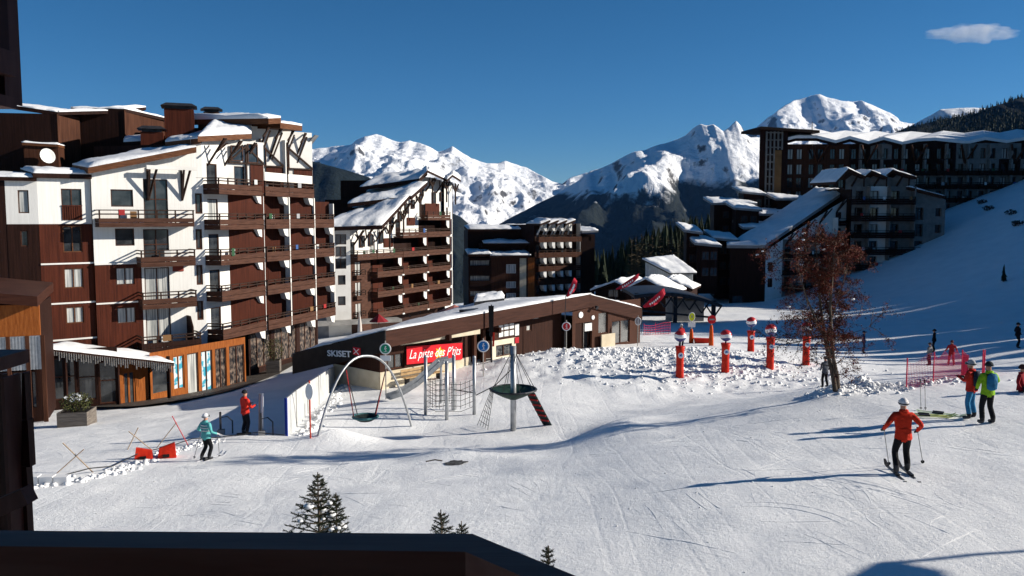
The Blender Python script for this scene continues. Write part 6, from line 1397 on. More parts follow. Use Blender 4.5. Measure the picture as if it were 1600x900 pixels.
    for (zo, rx, ry, yo) in ((-.02, .10, .09, .0), (.035, .115, .10, .035), (.075, .10, .09, .04), (.085, .07, .065, .03)):
        for k in range(n): an = 2 * math.pi * k / n; base.append(tuple(nb0 + Vector((math.cos(an) * rx * s, (math.sin(an) * ry + yo) * s, (zo - .02 * math.sin(an)) * s))))
    hc.v = base; hc.f = [(i*n+k, i*n+(k+1)%n, (i+1)*n+(k+1)%n, (i+1)*n+k) for i in range(3) for k in range(n)]; hc.m = [0] * len(hc.f); hc.build('hood', JM, root, smooth=True)
    hd = J['head'][0].lerp(J['crown'][0], .55)
    hm = MB(); N = 9; prof = []
    if helmet:
        for k in range(N): th = math.pi * .60 * k / (N - 1); prof.append((max(.004, .118 * math.sin(th)), .132 * math.cos(th)))
        hm.lathe([(r * s, z * s) for r, z in prof[::-1]], 16); ho = hm.build('helmet', cloth(hat, 'helmet'), root, Matrix.Translation(hd + Vector((0, .01 * s, .01 * s))) @ Matrix.Diagonal((.92, 1.06, 1, 1)), smooth=True)
        MB().tube([(math.cos(t) * (.116) * s, math.sin(t) * .126 * s, -.005 * s) for t in np.linspace(0, 2 * math.pi, 17)], .014 * s, 6, cap=False).build('goggle_strap', GLOVE, ho)
        MB().box(-.075 * s, -.15 * s, -.035 * s, .075 * s, -.115 * s, .035 * s).build('goggles', GLASS, ho)
    else:
        for k in range(N): th = math.pi * .55 * k / (N - 1); prof.append((max(.004, .115 * math.sin(th)), .12 * math.cos(th)))
        hm.lathe([(r * s, z * s) for r, z in prof[::-1]], 14); hm.build('hat', cloth(hat, 'hat'), root, Matrix.Translation(hd + Vector((0, .01 * s, .015 * s))), smooth=True)
    if hair: MB().lathe([(.07 * s, -.16 * s), (.09 * s, -.08 * s), (.085 * s, 0), (.02 * s, .03 * s)], 10).build('hair', cloth(hair, 'hair'), root, Matrix.Translation(hd + Vector((0, .045 * s, -.05 * s))), smooth=True)
    if stripes:
        for zf in (.18, .55, .9):
            c = J['waist'][0].lerp(J['neckb'][0], zf * .8); rx = (.183 + .022 * math.sin(zf * 3)) * s
            MB().tube([c + Vector((math.cos(t) * rx, math.sin(t) * rx * .75, 0)) for t in np.linspace(0, 2 * math.pi, 21)], .022 * s, 6, cap=False).build('jacket_stripe', cloth(stripes, 'stripe'), root)
    if backpack:
        c = J['chest'][0] + Vector((0, .17 * s, -.05 * s)); b = MB()
        b.lathe([(.06 * s, -.26 * s), (.14 * s, -.22 * s), (.155 * s, -.05 * s), (.145 * s, .14 * s), (.09 * s, .22 * s), (.01, .23 * s)], 14)
        bp_ = b.build('backpack', cloth(backpack, 'backpack'), root, Matrix.Translation(c) @ Matrix.Diagonal((1, .62, 1, 1)), smooth=True)
        for sx_ in (-1, 1): MB().tube([(.09 * sx_ * s, -.02 * s, .18 * s), (.13 * sx_ * s, -.34 * s, .16 * s), (.13 * sx_ * s, -.52 * s, -.02 * s)], .02 * s, 5).build('strap', GLOVE, bp_)
    return root, J
POLEM = pm('ski_pole_metal', (0.12, 0.12, 0.13), (0.3, 0.3, 0.3), 8, .35, metal=.5)
def ski_pole(p_top, p_tip, label, group='ski poles'):
    """from the grip to the tip (world points)"""
    t = thing('ski_pole', label, 'ski pole', p_tip, 0, group); a = Vector(p_top) - Vector(p_tip); d = a.normalized()
    MB().tube([(0, 0, 0), a * .92], .010, 6).build('shaft', POLEM, t); MB().tube([a * .90, a * 1.03], .018, 7).build('grip', GLOVE, t)
    MB().tube([d * .07, d * .085], .045, 10).build('basket', GLOVE, t); return t
SKM = {}
def skis(loc, rz, label, col, L=1.6, gap=.26, tilt=0.0, group='pairs of skis'):
    t = thing('pair_of_skis', label, 'skis', loc, rz, group); t.rotation_euler.x = tilt
    if col not in SKM: SKM[col] = pm('ski_top', col, tuple(min(1, c * 1.6 + .02) for c in col), 5, .3)
    for sx in (-gap / 2, gap / 2):
        b = MB(); n = 12; prev = None
        for k in range(n + 1):
            y = -L * .55 + L * k / n; w = .05 - .012 * math.sin(k / n * math.pi); z = .03 + (.12 * ((2 - k) / 2) ** 2 if k < 2 else 0) + (.03 if k == n else 0); w *= .5 if k in (0, n) else 1
            cur = [Vector((sx - w, y, z)), Vector((sx + w, y, z))]
            if prev: b.hexa([prev[0] - Vector((0,0,.012)), prev[1] - Vector((0,0,.012)), cur[1] - Vector((0,0,.012)), cur[0] - Vector((0,0,.012)), prev[0], prev[1], cur[1], cur[0]])
            prev = cur
        so_ = b.build('ski', SKM[col], t); MB().box(sx - .035, -.12, .032, sx + .035, .2, .075).build('binding', DMETAL, so_)
    return t
def wpt(root, p): return Matrix.Translation(root.location) @ Matrix.Rotation(root.rotation_euler.z, 4, 'Z') @ Vector(p)
def place(u, v): return G(u, v)
# near skier in red, back to the camera, moving away
g = place(1409, 742); rz = math.pi - .12
p1, J = person(g + Vector((0, 0, .05)), rz, 1.80, 'skier in a bright red jacket, black trousers and white helmet, nearest the camera', (0.50, 0.030, 0.012), (0.010, 0.010, 0.012), (0.62, 0.60, 0.60), pose=dict(lh=(.40, -.16, 1.00), rh=(-.36, -.16, .98), le=(.40, .10, 1.18), re=(-.38, .10, 1.17), lf=(.17, .10, 0), rf=(-.15, -.12, 0), lk=(.15, -.10, .50), rk=(-.14, -.20, .50), lean=.06, hip=.90))
skis(g + Vector((.02, .0, .0)), rz, 'black skis under the red jacketed skier nearest the camera', (0.02, 0.02, 0.022), 1.55, .32)
for k, du in (('r', 1442), ('l', 1389)):
    h = wpt(p1, J[k + 'ha'][0]); tip = G(du, 724 if k == 'r' else 727); ski_pole(h + Vector((0, 0, .06)), tip, 'thin ski pole in the %s hand of the skier in red' % ('right' if k == 'r' else 'left'))
# standing couple
g = place(1516, 654); p2, J = person(g, math.pi + .7, 1.78, 'person in a red jacket and blue trousers with a dark backpack, beside the green jacket', (0.48, 0.03, 0.02), (0.03, 0.17, 0.33), (0.35, 0.36, 0.38), pose=dict(lh=(.14, -.34, 1.28), le=(.32, -.08, 1.18), rh=(-.10, -.32, 1.25), re=(-.30, -.06, 1.16), lk=(.15, -.05, .5), rk=(-.15, -.03, .5), lf=(.17, 0, 0), rf=(-.16, .02, 0), lean=.04), backpack=(0.02, 0.03, 0.05))
g = place(1541, 662); p3, J = person(g, math.pi + .1, 1.84, 'person in a lime green jacket with a blue backpack, back to the camera', (0.22, 0.42, 0.02), (0.010, 0.011, 0.014), (0.02, 0.025, 0.03), pose=dict(lh=(.30, -.05, 1.02), le=(.34, .06, 1.18), rh=(-.18, -.32, 1.28), re=(-.36, -.05, 1.20), lf=(.15, 0, 0), rf=(-.18, 0, 0)), backpack=(0.02, 0.12, 0.24), helmet=False)
# skis lying and poles standing beside them
g = place(1458, 652); skis(g + Vector((-.2, .1, .02)), 1.25, 'yellow and black skis lying flat on the snow', (0.42, 0.45, 0.10), 1.6, .22); skis(g + Vector((.35, .3, .03)), 1.0, 'pale green skis lying crossed behind the yellow pair', (0.30, 0.38, 0.22), 1.5, .2)
for u in (1439, 1446): b_ = G(u, 641); ski_pole(P(u - 1, 594, b_.y), b_, 'ski pole planted upright in the snow, %s of the two' % ('left' if u == 1439 else 'right'))
# teal skier and red skier by the fence
g = place(323, 719); rz = math.pi - .5
p4, J = person(g, rz, 1.66, 'skier in a teal and white striped jacket with two poles, at the rope', (0.10, 0.36, 0.36), (0.010, 0.010, 0.012), (0.62, 0.63, 0.66), pose=dict(lh=(.42, -.18, 1.05), le=(.36, .06, 1.14), rh=(-.40, -.20, 1.02), re=(-.36, .06, 1.14), lf=(.12, .10, 0), rf=(-.10, -.06, 0), lk=(.12, -.10, .5), rk=(-.12, -.14, .5)), stripes=(0.6, 0.62, 0.62), gl=(0.6, 0.6, 0.62))
skis(g, rz, 'skis of the skier in the teal striped jacket', (0.45, 0.45, 0.47), 1.5, .2)
for k, du, dv in (('l', 303, 717), ('r', 343, 714)): h = wpt(p4, J[k + 'ha'][0]); ski_pole(h + Vector((0, 0, .08)), G(du, dv), 'ski pole at the %s of the teal striped jacket' % ('left' if k == 'l' else 'right'))
g = place(384, 679); p5, J = person(g, math.pi - .7, 1.85, 'skier in a red jacket and dark cap standing in the shade by the gates', (0.52, 0.030, 0.020), (0.010, 0.010, 0.014), (0.02, 0.02, 0.022), pose=dict(lh=(.16, -.36, 1.18), le=(.34, -.06, 1.14), rh=(-.16, -.36, 1.16), re=(-.36, -.04, 1.13)), helmet=False)
skis(g + Vector((-.2, -.15, 0)), -1.2, 'pale skis under the skier in red by the gates', (0.4, 0.4, 0.42), 1.5, .25)
sb = g + Vector((.55, .1, 0)); t = thing('upright_skis', 'white skis held upright by the skier in red near the fence', 'skis', sb); 
for dx in (-.05, .07): MB().hexa([(dx, -.02, -.05), (dx + .09, -.02, -.05), (dx + .09, .01, -.05), (dx, .01, -.05), (dx + .03, .1, 1.7), (dx + .10, .1, 1.7), (dx + .10, .13, 1.7), (dx + .03, .13, 1.7)]).build('ski', SG['grey'] if dx < 0 else SG['white'], t)
# people at the bench
g = G(289, 616); person(g, 1.1, 1.45, 'child in a red jacket standing at the bench by the shopfront', (0.45, 0.02, 0.02), (0.35, 0.34, 0.34), (0.25, 0.12, 0.06), helmet=False, fingers=False)
g = G(305, 613); person(g - Vector((0, 0, .32)), .8, 1.6, 'person in a pale jacket sitting on the bench beside the child in red', (0.55, 0.50, 0.45), (0.45, 0.42, 0.40), (0.5, 0.45, 0.38), helmet=False, fingers=False, pose=dict(hip=.80, lk=(.12, -.42, .82), rk=(-.12, -.42, .82), lf=(.12, -.48, .34), rf=(-.12, -.46, .34), lh=(.16, -.34, .95), rh=(-.14, -.34, .95), le=(.3, -.06, 1.02), re=(-.3, -.06, 1.02)))
# behind the crest and on the shaded piste
def far(u, v, Y, H, lab, jk, pt, hat, rz, **kw):
    p = P(u, v, Y); z = gz(p.x, Y); return person(Vector((p.x, Y, z)), rz, H, lab, jk, pt, hat, fingers=False, **kw)
far(1288, 622, 47, 1.75, 'person in a grey jacket beside the tree trunk just beyond the snow crest', (0.08, 0.085, 0.10), (0.008, 0.008, 0.010), (0.05, 0.05, 0.055), math.pi + .3, pose=dict(lf=(.16, 0, 0), rf=(-.16, 0, 0)))
far(1349, 551, 66, 1.75, 'lone person in dark blue standing on the shaded piste', (0.012, 0.03, 0.09), (0.010, 0.02, 0.06), (0.012, 0.02, 0.05), 1.2)
far(1452, 568, 57, 1.55, 'small skier in grey and white jacket behind the safety net', (0.16, 0.16, 0.17), (0.03, 0.02, 0.025), (0.05, 0.05, 0.05), math.pi + .6)
far(1459, 545, 64, 1.75, 'skier in black standing behind the grey jacketed skier', (0.010, 0.010, 0.012), (0.008, 0.008, 0.010), (0.012, 0.012, 0.014), math.pi + 1)
far(1486, 570, 57, 1.72, 'skier dressed all in red beyond the safety net', (0.30, 0.015, 0.02), (0.28, 0.012, 0.018), (0.08, 0.02, 0.02), math.pi - .4, pose=dict(lf=(.17, 0, 0), rf=(-.17, 0, 0), lh=(.4, -.2, 1.0), rh=(-.4, -.2, 1.0)))
far(1589, 545, 61, 1.85, 'skier in black on the shaded piste at the right edge', (0.008, 0.008, 0.012), (0.008, 0.008, 0.010), (0.010, 0.010, 0.012), math.pi / 2, pose=dict(lh=(.3, -.35, 1.0), lk=(.12, -.22, .5), lf=(.12, -.1, 0)))
far(1064, 548, 62, 1.75, 'person in a red jacket and white helmet behind the leftmost pillar', (0.40, 0.02, 0.02), (0.012, 0.012, 0.014), (0.6, 0.6, 0.6), .4)
g = G(1596, 612); person(g - Vector((0, 0, .42)), .6, 1.7, 'person in dark red sitting on the snow at the right edge', (0.25, 0.012, 0.02), (0.02, 0.02, 0.03), (0.05, 0.02, 0.02), fingers=False, pose=dict(hip=.55, lk=(.2, -.42, .72), rk=(-.16, -.42, .70), lf=(.2, -.62, .42), rf=(-.16, -.6, .42), lh=(.3, -.2, .62), rh=(-.3, -.1, .62), le=(.33, 0, .8), re=(-.33, 0, .8)))
# ================================================================== trees
NEED = pm('spruce_needles', (0.012, 0.020, 0.010), (0.035, 0.045, 0.020), 7, .75)
BARK = pm('bark', (0.05, 0.038, 0.030), (0.12, 0.095, 0.075), 5, .85, .7, 14, stretch=(3, 3, .6))
def young_spruce(base, H, label, seed, snow=True, rad=.3, group='young spruces below the balcony'):
    rr = random.Random(seed); t = thing('young_spruce', label, 'tree', base, rr.uniform(0, 6), group)
    MB().tube([(0, 0, -.2), (.01, 0, H * .5), (0, .01, H)], [.05, .03, .006], 7).build('trunk', BARK, t)
    b = MB(); tw = MB(); sn = MB(); z = .3
    while z < H - .05:
        f = (H - z) / H; L = max(.06, H * rad * f ** .8); n = 6 if f > .1 else 4; a0 = rr.uniform(0, 6)
        for k in range(n):
            a = a0 + 2 * math.pi * k / n + rr.uniform(-.3, .3); l = L * rr.uniform(.75, 1.12); d = Vector((math.cos(a), math.sin(a), .0))
            pts = [Vector((0, 0, z)), Vector((0, 0, z)) + d * l * .5 + Vector((0, 0, l * (.16 if f < .3 else -.02))), Vector((0, 0, z)) + d * l + Vector((0, 0, l * (.34 if f < .3 else .08)))]
            tw.tube(pts, [.010, .006, .003], 4)
            if z < H - 1.9: continue      # hidden below the rail: boughs only
            m = int(l / .0075)
            for q in range(m):
                s = (q + .5) / m; p = pts[0].lerp(pts[1], s * 2) if s < .5 else pts[1].lerp(pts[2], s * 2 - 1)
                for side in (-1, 1, 2):
                    nd = (d * .8 + Vector((-d.y, d.x, 0)) * (side if side < 2 else 0) * .9 + Vector((0, 0, .3 if side < 2 else 1.0)) + Vector((rr.gauss(0, .22), rr.gauss(0, .22), rr.gauss(0, .22)))).normalized() * .034 * rr.uniform(.7, 1.2)
                    w = nd.cross(Vector((rr.gauss(0, 1), rr.gauss(0, 1), rr.gauss(0, 1)))).normalized() * .0042
                    b.poly([p - w, p + w, p + nd])
            for side in (-1, 1):       # side twigs
                for s in (.45, .7):
                    p = pts[1].lerp(pts[2], s * 2 - 1) if s > .5 else pts[0].lerp(pts[1], s * 2); e = p + (d * .5 + Vector((-d.y, d.x, 0)) * side * .8).normalized() * l * .3
                    tw.tube([p, e], [.005, .002], 4); m2 = int(l * .3 / .009)
                    for q in range(m2):
                        c = p.lerp(e, (q + .5) / m2)
                        for _ in range(3):
                            nd = ((e - p).normalized() * .7 + Vector((rr.gauss(0, .7), rr.gauss(0, .7), rr.gauss(.1, .6)))).normalized() * .03; w = nd.cross(Vector((rr.gauss(0, 1), rr.gauss(0, 1), 1))).normalized() * .004; b.poly([c - w, c + w, c + nd])
            if snow and rr.random() < .4 and f > .12 and f < .6:
                c = pts[1].lerp(pts[2], rr.uniform(0, .5)); r = rr.uniform(.03, .07)
                sn.lathe([(r * math.sin(math.pi * (i + .1) / 6), -r * .55 * math.cos(math.pi * (i + .1) / 6)) for i in range(6)] + [(.002, r * .55)], 8, c + Vector((0, 0, r * .4)))
        z += max(.05, .24 * f ** .5)
    b.build('needles', NEED, t); tw.build('branches', BARK, t)
    if snow and sn.v: sn.build('snow_clumps', ROOFSNOW, t, smooth=True)
    return t
for (u, v, Y, lab, sd, sn_, rd) in ((497,738,10.0,'tallest young spruce tip with snow clumps rising above the balcony rail',1,True,.36), (524,770,10.4,'shorter spruce tip just right of the tallest one',2,True,.30), (690,796,10.2,'small green spruce tip right of centre above the rail',3,False,.34), (722,814,10.8,'low spruce tip beside the small green one',4,False,.34), (856,852,7.6,'single dark twig tip of a spruce near the rail corner',5,False,.1)):
    tip = P(u, v, Y); z = gz(tip.x, Y); young_spruce(Vector((tip.x, Y, z)), tip.z - z, lab, sd, sn_, rd)
# rowan with dry red-brown leaves and berries
def rowan():
    rr = random.Random(11); base = G(1303, 611); t = thing('rowan_tree', 'bare leaning tree with rust red berry clusters on the snow crest', 'tree', base)
    tr = MB(); tips = []
    sc = base.y / FPX
    def pix(u, v, dy=0.0): p = P(u, v, base.y + dy); return p - base
    stems = [[(1306,616,0),(1301,585,.05),(1294,555,.1),(1288,520,.1),(1282,480,.2),(1279,440,.2),(1276,400,.1),(1274,372,0)],
             [(1310,616,.1),(1308,590,.1),(1302,560,-.1),(1299,525,-.2),(1297,480,-.3),(1300,440,-.3),(1302,405,-.2),(1304,375,-.1)],
             [(1299,560,.1),(1292,530,.4),(1300,495,.6),(1312,460,.8),(1322,425,.9),(1326,395,.9)],
             [(1291,535,0),(1275,500,-.4),(1260,465,-.6),(1250,430,-.7),(1244,395,-.7)]]
    def limb(pts, r0, lv):
        n = len(pts); tr.tube(pts, [r0 * (1 - .82 * i / (n - 1)) for i in range(n)], 7 if lv < 2 else 4)
    def grow(p, d, L, r, lv):
        n = 5; pts = [p]; q = p.copy(); dd = d.copy()
        for i in range(n):
            dd = (dd + Vector((rr.gauss(0, .16), rr.gauss(0, .16), rr.gauss(.02 if lv < 2 else -.05, .13)))).normalized(); q = q + dd * L / n; pts.append(q.copy())
        limb(pts, r, lv)
        if lv >= 3: tips.append(pts); return
        for _ in range(4 if lv == 1 else 4):
            i = rr.randint(2, n); a = dd.cross(Vector((rr.gauss(0, 1), rr.gauss(0, 1), rr.gauss(0, 1)))).normalized(); grow(pts[i], (dd * .75 + a * .8).normalized(), L * rr.uniform(.5, .75), r * .5, lv + 1)
        tips.append(pts)
    for k, st in enumerate(stems):
        pts = [pix(*p) for p in st]; limb(pts, .095 if k < 2 else .05, 0)
        for i in range(2, len(pts)):
            for _ in range(5 if i > 3 else 2):
                a = rr.uniform(0, 6.28); up = .35 if i > 4 else -.02
                grow(pts[i].lerp(pts[i - 1], rr.random()), Vector((math.cos(a), math.sin(a) * .8, up + rr.gauss(0, .2))).normalized(), (.95 if i < 5 else .65) * rr.uniform(.6, 1.15), .022, 1)
    for dx, dz_ in ((-1, -.15), (1, -.1), (-.9, -.3)):   # long low side boughs
        grow(pix(1293, 525), Vector((dx, rr.uniform(-.4, .4), dz_ + .15)).normalized(), 1.7, .03, 1)
    tr.build('trunk', BARK, t, smooth=True)
    lf = MB(); be = MB()
    for pts in tips:
        for i in range(1, len(pts)):
            for _ in range(rr.choice((1, 2, 4)) if pts[i].z > 1.6 else rr.choice((0, 1, 2))):
                p = pts[i] + Vector((rr.gauss(0, .06), rr.gauss(0, .06), rr.gauss(-.02, .06))); a = Vector((rr.gauss(0, 1), rr.gauss(0, 1), rr.gauss(-.5, .8))).normalized() * rr.uniform(.04, .085); d = a.cross(Vector((rr.gauss(0, 1), rr.gauss(0, 1), rr.gauss(0, 1))))
                d = d.normalized() * .026
                lf.poly([p - d, p + d, p + a])
        if rr.random() < .5:
            c = pts[-1]
            for _ in range(9):
                p = c + Vector((rr.gauss(0, .045), rr.gauss(0, .045), rr.gauss(-.04, .03))); r = .018
                be.poly([p + Vector((r, 0, 0)), p + Vector((0, r, 0)), p + Vector((0, 0, r))]); be.poly([p - Vector((r, 0, 0)), p - Vector((0, r, 0)), p + Vector((0, 0, r))]); be.poly([p + Vector((r, 0, 0)), p - Vector((0, r, 0)), p - Vector((0, 0, r))]); be.poly([p - Vector((r, 0, 0)), p + Vector((0, r, 0)), p - Vector((0, 0, r))])
    lf.build('crown', pm('dry_leaf', (0.060, 0.018, 0.011), (0.12, 0.036, 0.020), 3, .8), t); be.build('berries', pm('rowan_berry', (0.12, 0.012, 0.010), rough=.5), t)
    sn = MB()
    for _ in range(26):
        c = rr.choice(tips)[2]; r = rr.uniform(.03, .09); sn.lathe([(r * math.sin(math.pi * (i + .1) / 5), -r * .5 * math.cos(math.pi * (i + .1) / 5)) for i in range(5)] + [(.002, r * .5)], 7, c)
    sn.build('snow_clumps', ROOFSNOW, t, smooth=True)
rowan()
# forest conifers
def conifer_mesh(b, p, H, rr, nl=7, k=9, w=.17):
    p = Vector(p)
    for l in range(nl):
        z0 = H * (.08 + .86 * l / nl); z1 = min(H, z0 + H * .26); r = H * w * (1 - l / nl) ** .85 * rr.uniform(.85, 1.15); a0 = rr.uniform(0, 6)
        ring = []
        for i in range(k):
            a = a0 + 2 * math.pi * i / k; q = r * (rr.uniform(.65, 1.2) if i % 2 else rr.uniform(.35, .7)); ring.append(p + Vector((math.cos(a) * q, math.sin(a) * q, z0 - q * .25)))
        top = p + Vector((0, 0, z1))
        n = len(b.v); b.v += [tuple(x) for x in ring] + [tuple(top)]
        for i in range(k): b.f.append((n + i, n + (i + 1) % k, n + k)); b.m.append(0)
    b.tube([p - Vector((0, 0, .5)), p + Vector((0, 0, H * .25))], H * .018, 5)
FOREST = pm('forest_green', (0.008, 0.014, 0.008), (0.024, 0.032, 0.016), .35, .8)
rr = random.Random(31)
b = MB()      # wood behind the huts
for _ in range(230):
    u = rr.uniform(895, 1120); Y = rr.uniform(190, 290); vt = np.interp(u, [895, 940, 980, 1020, 1060, 1120], [395, 388, 372, 352, 342, 330]) + rr.uniform(-4, 30)
    x = P(u, 400, Y).x; zt_ = P(u, vt, Y).z; H = rr.uniform(12, 20); conifer_mesh(b, (x, Y, zt_ - H), H, rr, 7, 9)
o = b.build('conifer_wood', FOREST); tag(o, 'dark mass of conifers behind the low huts in the valley', 'forest', kind='stuff')
b = MB()      # bare larches in front of it
LARCH = pm('bare_larch', (0.035, 0.028, 0.018), (0.07, 0.055, 0.032), .5, .85)
for _ in range(40):
    u = rr.uniform(985, 1075); Y = rr.uniform(160, 185); x = P(u, 400, Y).x; zt_ = P(u, rr.uniform(362, 392), Y).z; H = rr.uniform(9, 13); c0 = Vector((x, Y, zt_ - H))
    b.tube([c0, c0 + Vector((0, 0, H))], [.16, .02], 5)
    for k in range(46):
        z = H * rr.uniform(.2, .97); a = rr.uniform(0, 6.3); L = (H - z) * .26 + .3; e = c0 + Vector((math.cos(a) * L, math.sin(a) * L, z + L * .25)); w = Vector((0, 0, .09)); s_ = c0 + Vector((0, 0, z)); b.poly([s_ - w, s_ + w, e])
o = b.build('larch_wood', LARCH); tag(o, 'brownish bare larches standing before the dark conifers', 'forest', kind='stuff')
b = MB()      # forested ridge at the right, mostly out of frame: it shades the piste
for _ in range(620):
    x = rr.uniform(122, 215); y = rr.uniform(74, 235); z = gz(x, y); H = rr.uniform(11, 19)
    if x < .64 * y + 12: continue
    if y > 100: H = min(H, CAMZ + (36 if y < 131 else 45) + (x - 150) * .39 - z - rr.uniform(0, 3))
    if 84 < y <= 100: H = rr.uniform(18, 26)
    if H < 4: continue
    conifer_mesh(b, (x, y, z - .5), H, rr, 6, 8)
for _ in range(46):
    x = rr.uniform(100, 140); y = rr.uniform(66, 90); H = rr.uniform(9, 15)
    if x < .66 * y + 12: continue
    conifer_mesh(b, (x, y, gz(x, y) - .5), H, rr, 6, 8, .14)
k_ = 0
while k_ < 62:
    y = rr.uniform(50, 80); H = rr.uniform(9, 17); x = 2.54 * H + rr.uniform(22, 46)
    if x < .63 * y + 8 + H * .2: continue
    conifer_mesh(b, (x, y, gz(x, y) - .5), H, rr, 7, 9, .16); k_ += 1
o = b.build('ridge_forest', FOREST); tag(o, 'dark spruce forest on the ridge at the right', 'forest', kind='stuff')
# wooded hill against the sky, upper right
PRH = [(1330,225),(1385,214),(1400,209),(1420,203),(1440,195),(1470,187),(1500,182),(1525,177),(1540,170),(1555,165),(1575,159),(1600,152),(1680,128),(1760,110)]
hillm = mountain_material('hill_forest_floor', 9000, 10, .5, snowfrac=.25)
mountain('wooded_hill', PRH, 2000, 1300, 900, -120, 18, .004, hillm, rows=40, du=4, seed=7.0, pw=.8)
b = MB(); us_ = np.array([p[0] for p in PRH]); vs_ = np.array([p[1] for p in PRH])
for _ in range(1500):
    u = rr.uniform(1385, 1660); fr = rr.random() ** 1.6; d0 = 2000 - fr * 420
    v = np.interp(u, us_, vs_) + fr * 42 + rr.uniform(-1, 3); p = P(u, v, d0); H = rr.uniform(13, 22); conifer_mesh(b, p - Vector((0, 0, 7)), H, rr, 4, 6, .2)
o = b.build('hill_forest', FOREST); tag(o, 'dark spruces covering the wooded hill against the sky', 'forest', kind='stuff')
# little fir on the shaded slope
def small_fir(u, v0, v1, lab, sd):
    g = G(u, v1, 60, 140); H = P(u, v0, g.y).z - g.z; t = thing('small_fir', lab, 'tree', g); q = random.Random(sd); b = MB(); conifer_mesh(b, (0, 0, 0), H, q, 8, 11, .2); b.build('crown', FOREST, t); MB().tube([(0, 0, -.2), (0, 0, H * .9)], [.06, .01], 5).build('trunk', BARK, t)
small_fir(1568, 412, 440, 'lone small fir on the shaded snow slope', 3)
for k, (u, v) in enumerate(((1535,318), (1580,335), (1590,352), (1412,365), (1544,328))):
    g = G(u, v, 60, 150); t = thing('shrub', ['dark scrub highest on the shaded slope near the long building', 'dark scrub at the right edge of the shaded slope, upper one', 'dark scrub at the right edge of the shaded slope, lower one', 'dark scrub at the foot of the pale gabled wing', 'dark scrub just below the highest patch on the shaded slope'][k], 'shrub', g, k, 'scrub on the shaded slope'); b = MB(); leaves(b, (0, 0, .3), .9, 160, .16, .5, random.Random(k)); b.build('twigs', TWIG, t)
# ================================================================== snow clods and churned edges
CLOD = pm('snow_clod', (0.80, 0.80, 0.80), (0.88, 0.88, 0.88), 6, .6, .4, 20)
b = MB(); q = random.Random(8)
def clod(x, y, r):
    z = gz(x, y); n = 5; c = Vector((x, y, z + r * .08)); base = len(b.v); a0 = q.uniform(0, 6)
    for zz, rf in ((-.6, .9), (.15, 1.0), (.62, .6)):
        for i in range(n): a = a0 + 2 * math.pi * i / n + zz; k = r * rf * q.uniform(.7, 1.25); b.v.append((c.x + math.cos(a) * k, c.y + math.sin(a) * k, c.z + zz * r * q.uniform(.7, 1.2)))
    for l in range(2):
        for i in range(n): b.f.append((base + l*n + i, base + l*n + (i+1)%n, base + (l+1)*n + (i+1)%n, base + (l+1)*n + i)); b.m.append(0)
    b.f.append(tuple(base + 2*n + i for i in range(n))); b.m.append(0)
ZQ = {}
def many(n, fn, rmin, rmax):
    pts = [fn() for _ in range(n)]; zz = terrain_z(np.array([p[0] for p in pts]), np.array([p[1] for p in pts]))
    global gz; old = gz
    for p, z in zip(pts, zz):
        gz = lambda x, y, z=z: float(z); clod(p[0], p[1], rmin + (rmax - rmin) * 1.5 * q.random() ** 2.6)
    gz = old
def in_px(us, vs): 
    p = G(q.uniform(*us), q.uniform(*vs)); return (p.x, p.y)
many(2300, lambda: (q.gauss(P(1080,560,53).x, 4.0), q.gauss(54.0, 2.6)), .03, .11)
many(1200, lambda: (q.gauss(P(930,550,58).x, 3.4), q.gauss(57.5, 2.2)), .03, .11)
many(420, lambda: (q.gauss(P(1345,602,31).x, .9), q.gauss(31.2, .4)), .02, .08)
many(260, lambda: (q.gauss(P(1430,600,32).x, 1.5), q.gauss(32.0, .35)), .03, .10)
rl_ = [G(u, v) for u, v in ((60,762),(140,748),(190,736),(225,722),(262,708),(300,697),(345,690))]
def along():
    i = q.randrange(len(rl_) - 1); p = rl_[i].lerp(rl_[i + 1], q.random()); return (p.x + q.gauss(0, .22), p.y + q.gauss(0, .22))
many(330, along, .03, .10)
fl_ = [ps_[k] for k in range(6)]
def alongf():
    i = q.randrange(5); p = fl_[i].lerp(fl_[i + 1], q.random()); return (p.x + .35 + abs(q.gauss(0, .35)), p.y + q.gauss(0, .2))
many(320, alongf, .04, .13)
many(500, lambda: (q.uniform(-14, 16), q.uniform(14, 46)), .008, .022)
o = b.build('snow_clods', CLOD, smooth=True); tag(o, 'loose clods of snow scattered over the berm and edges', 'snow', kind='stuff')
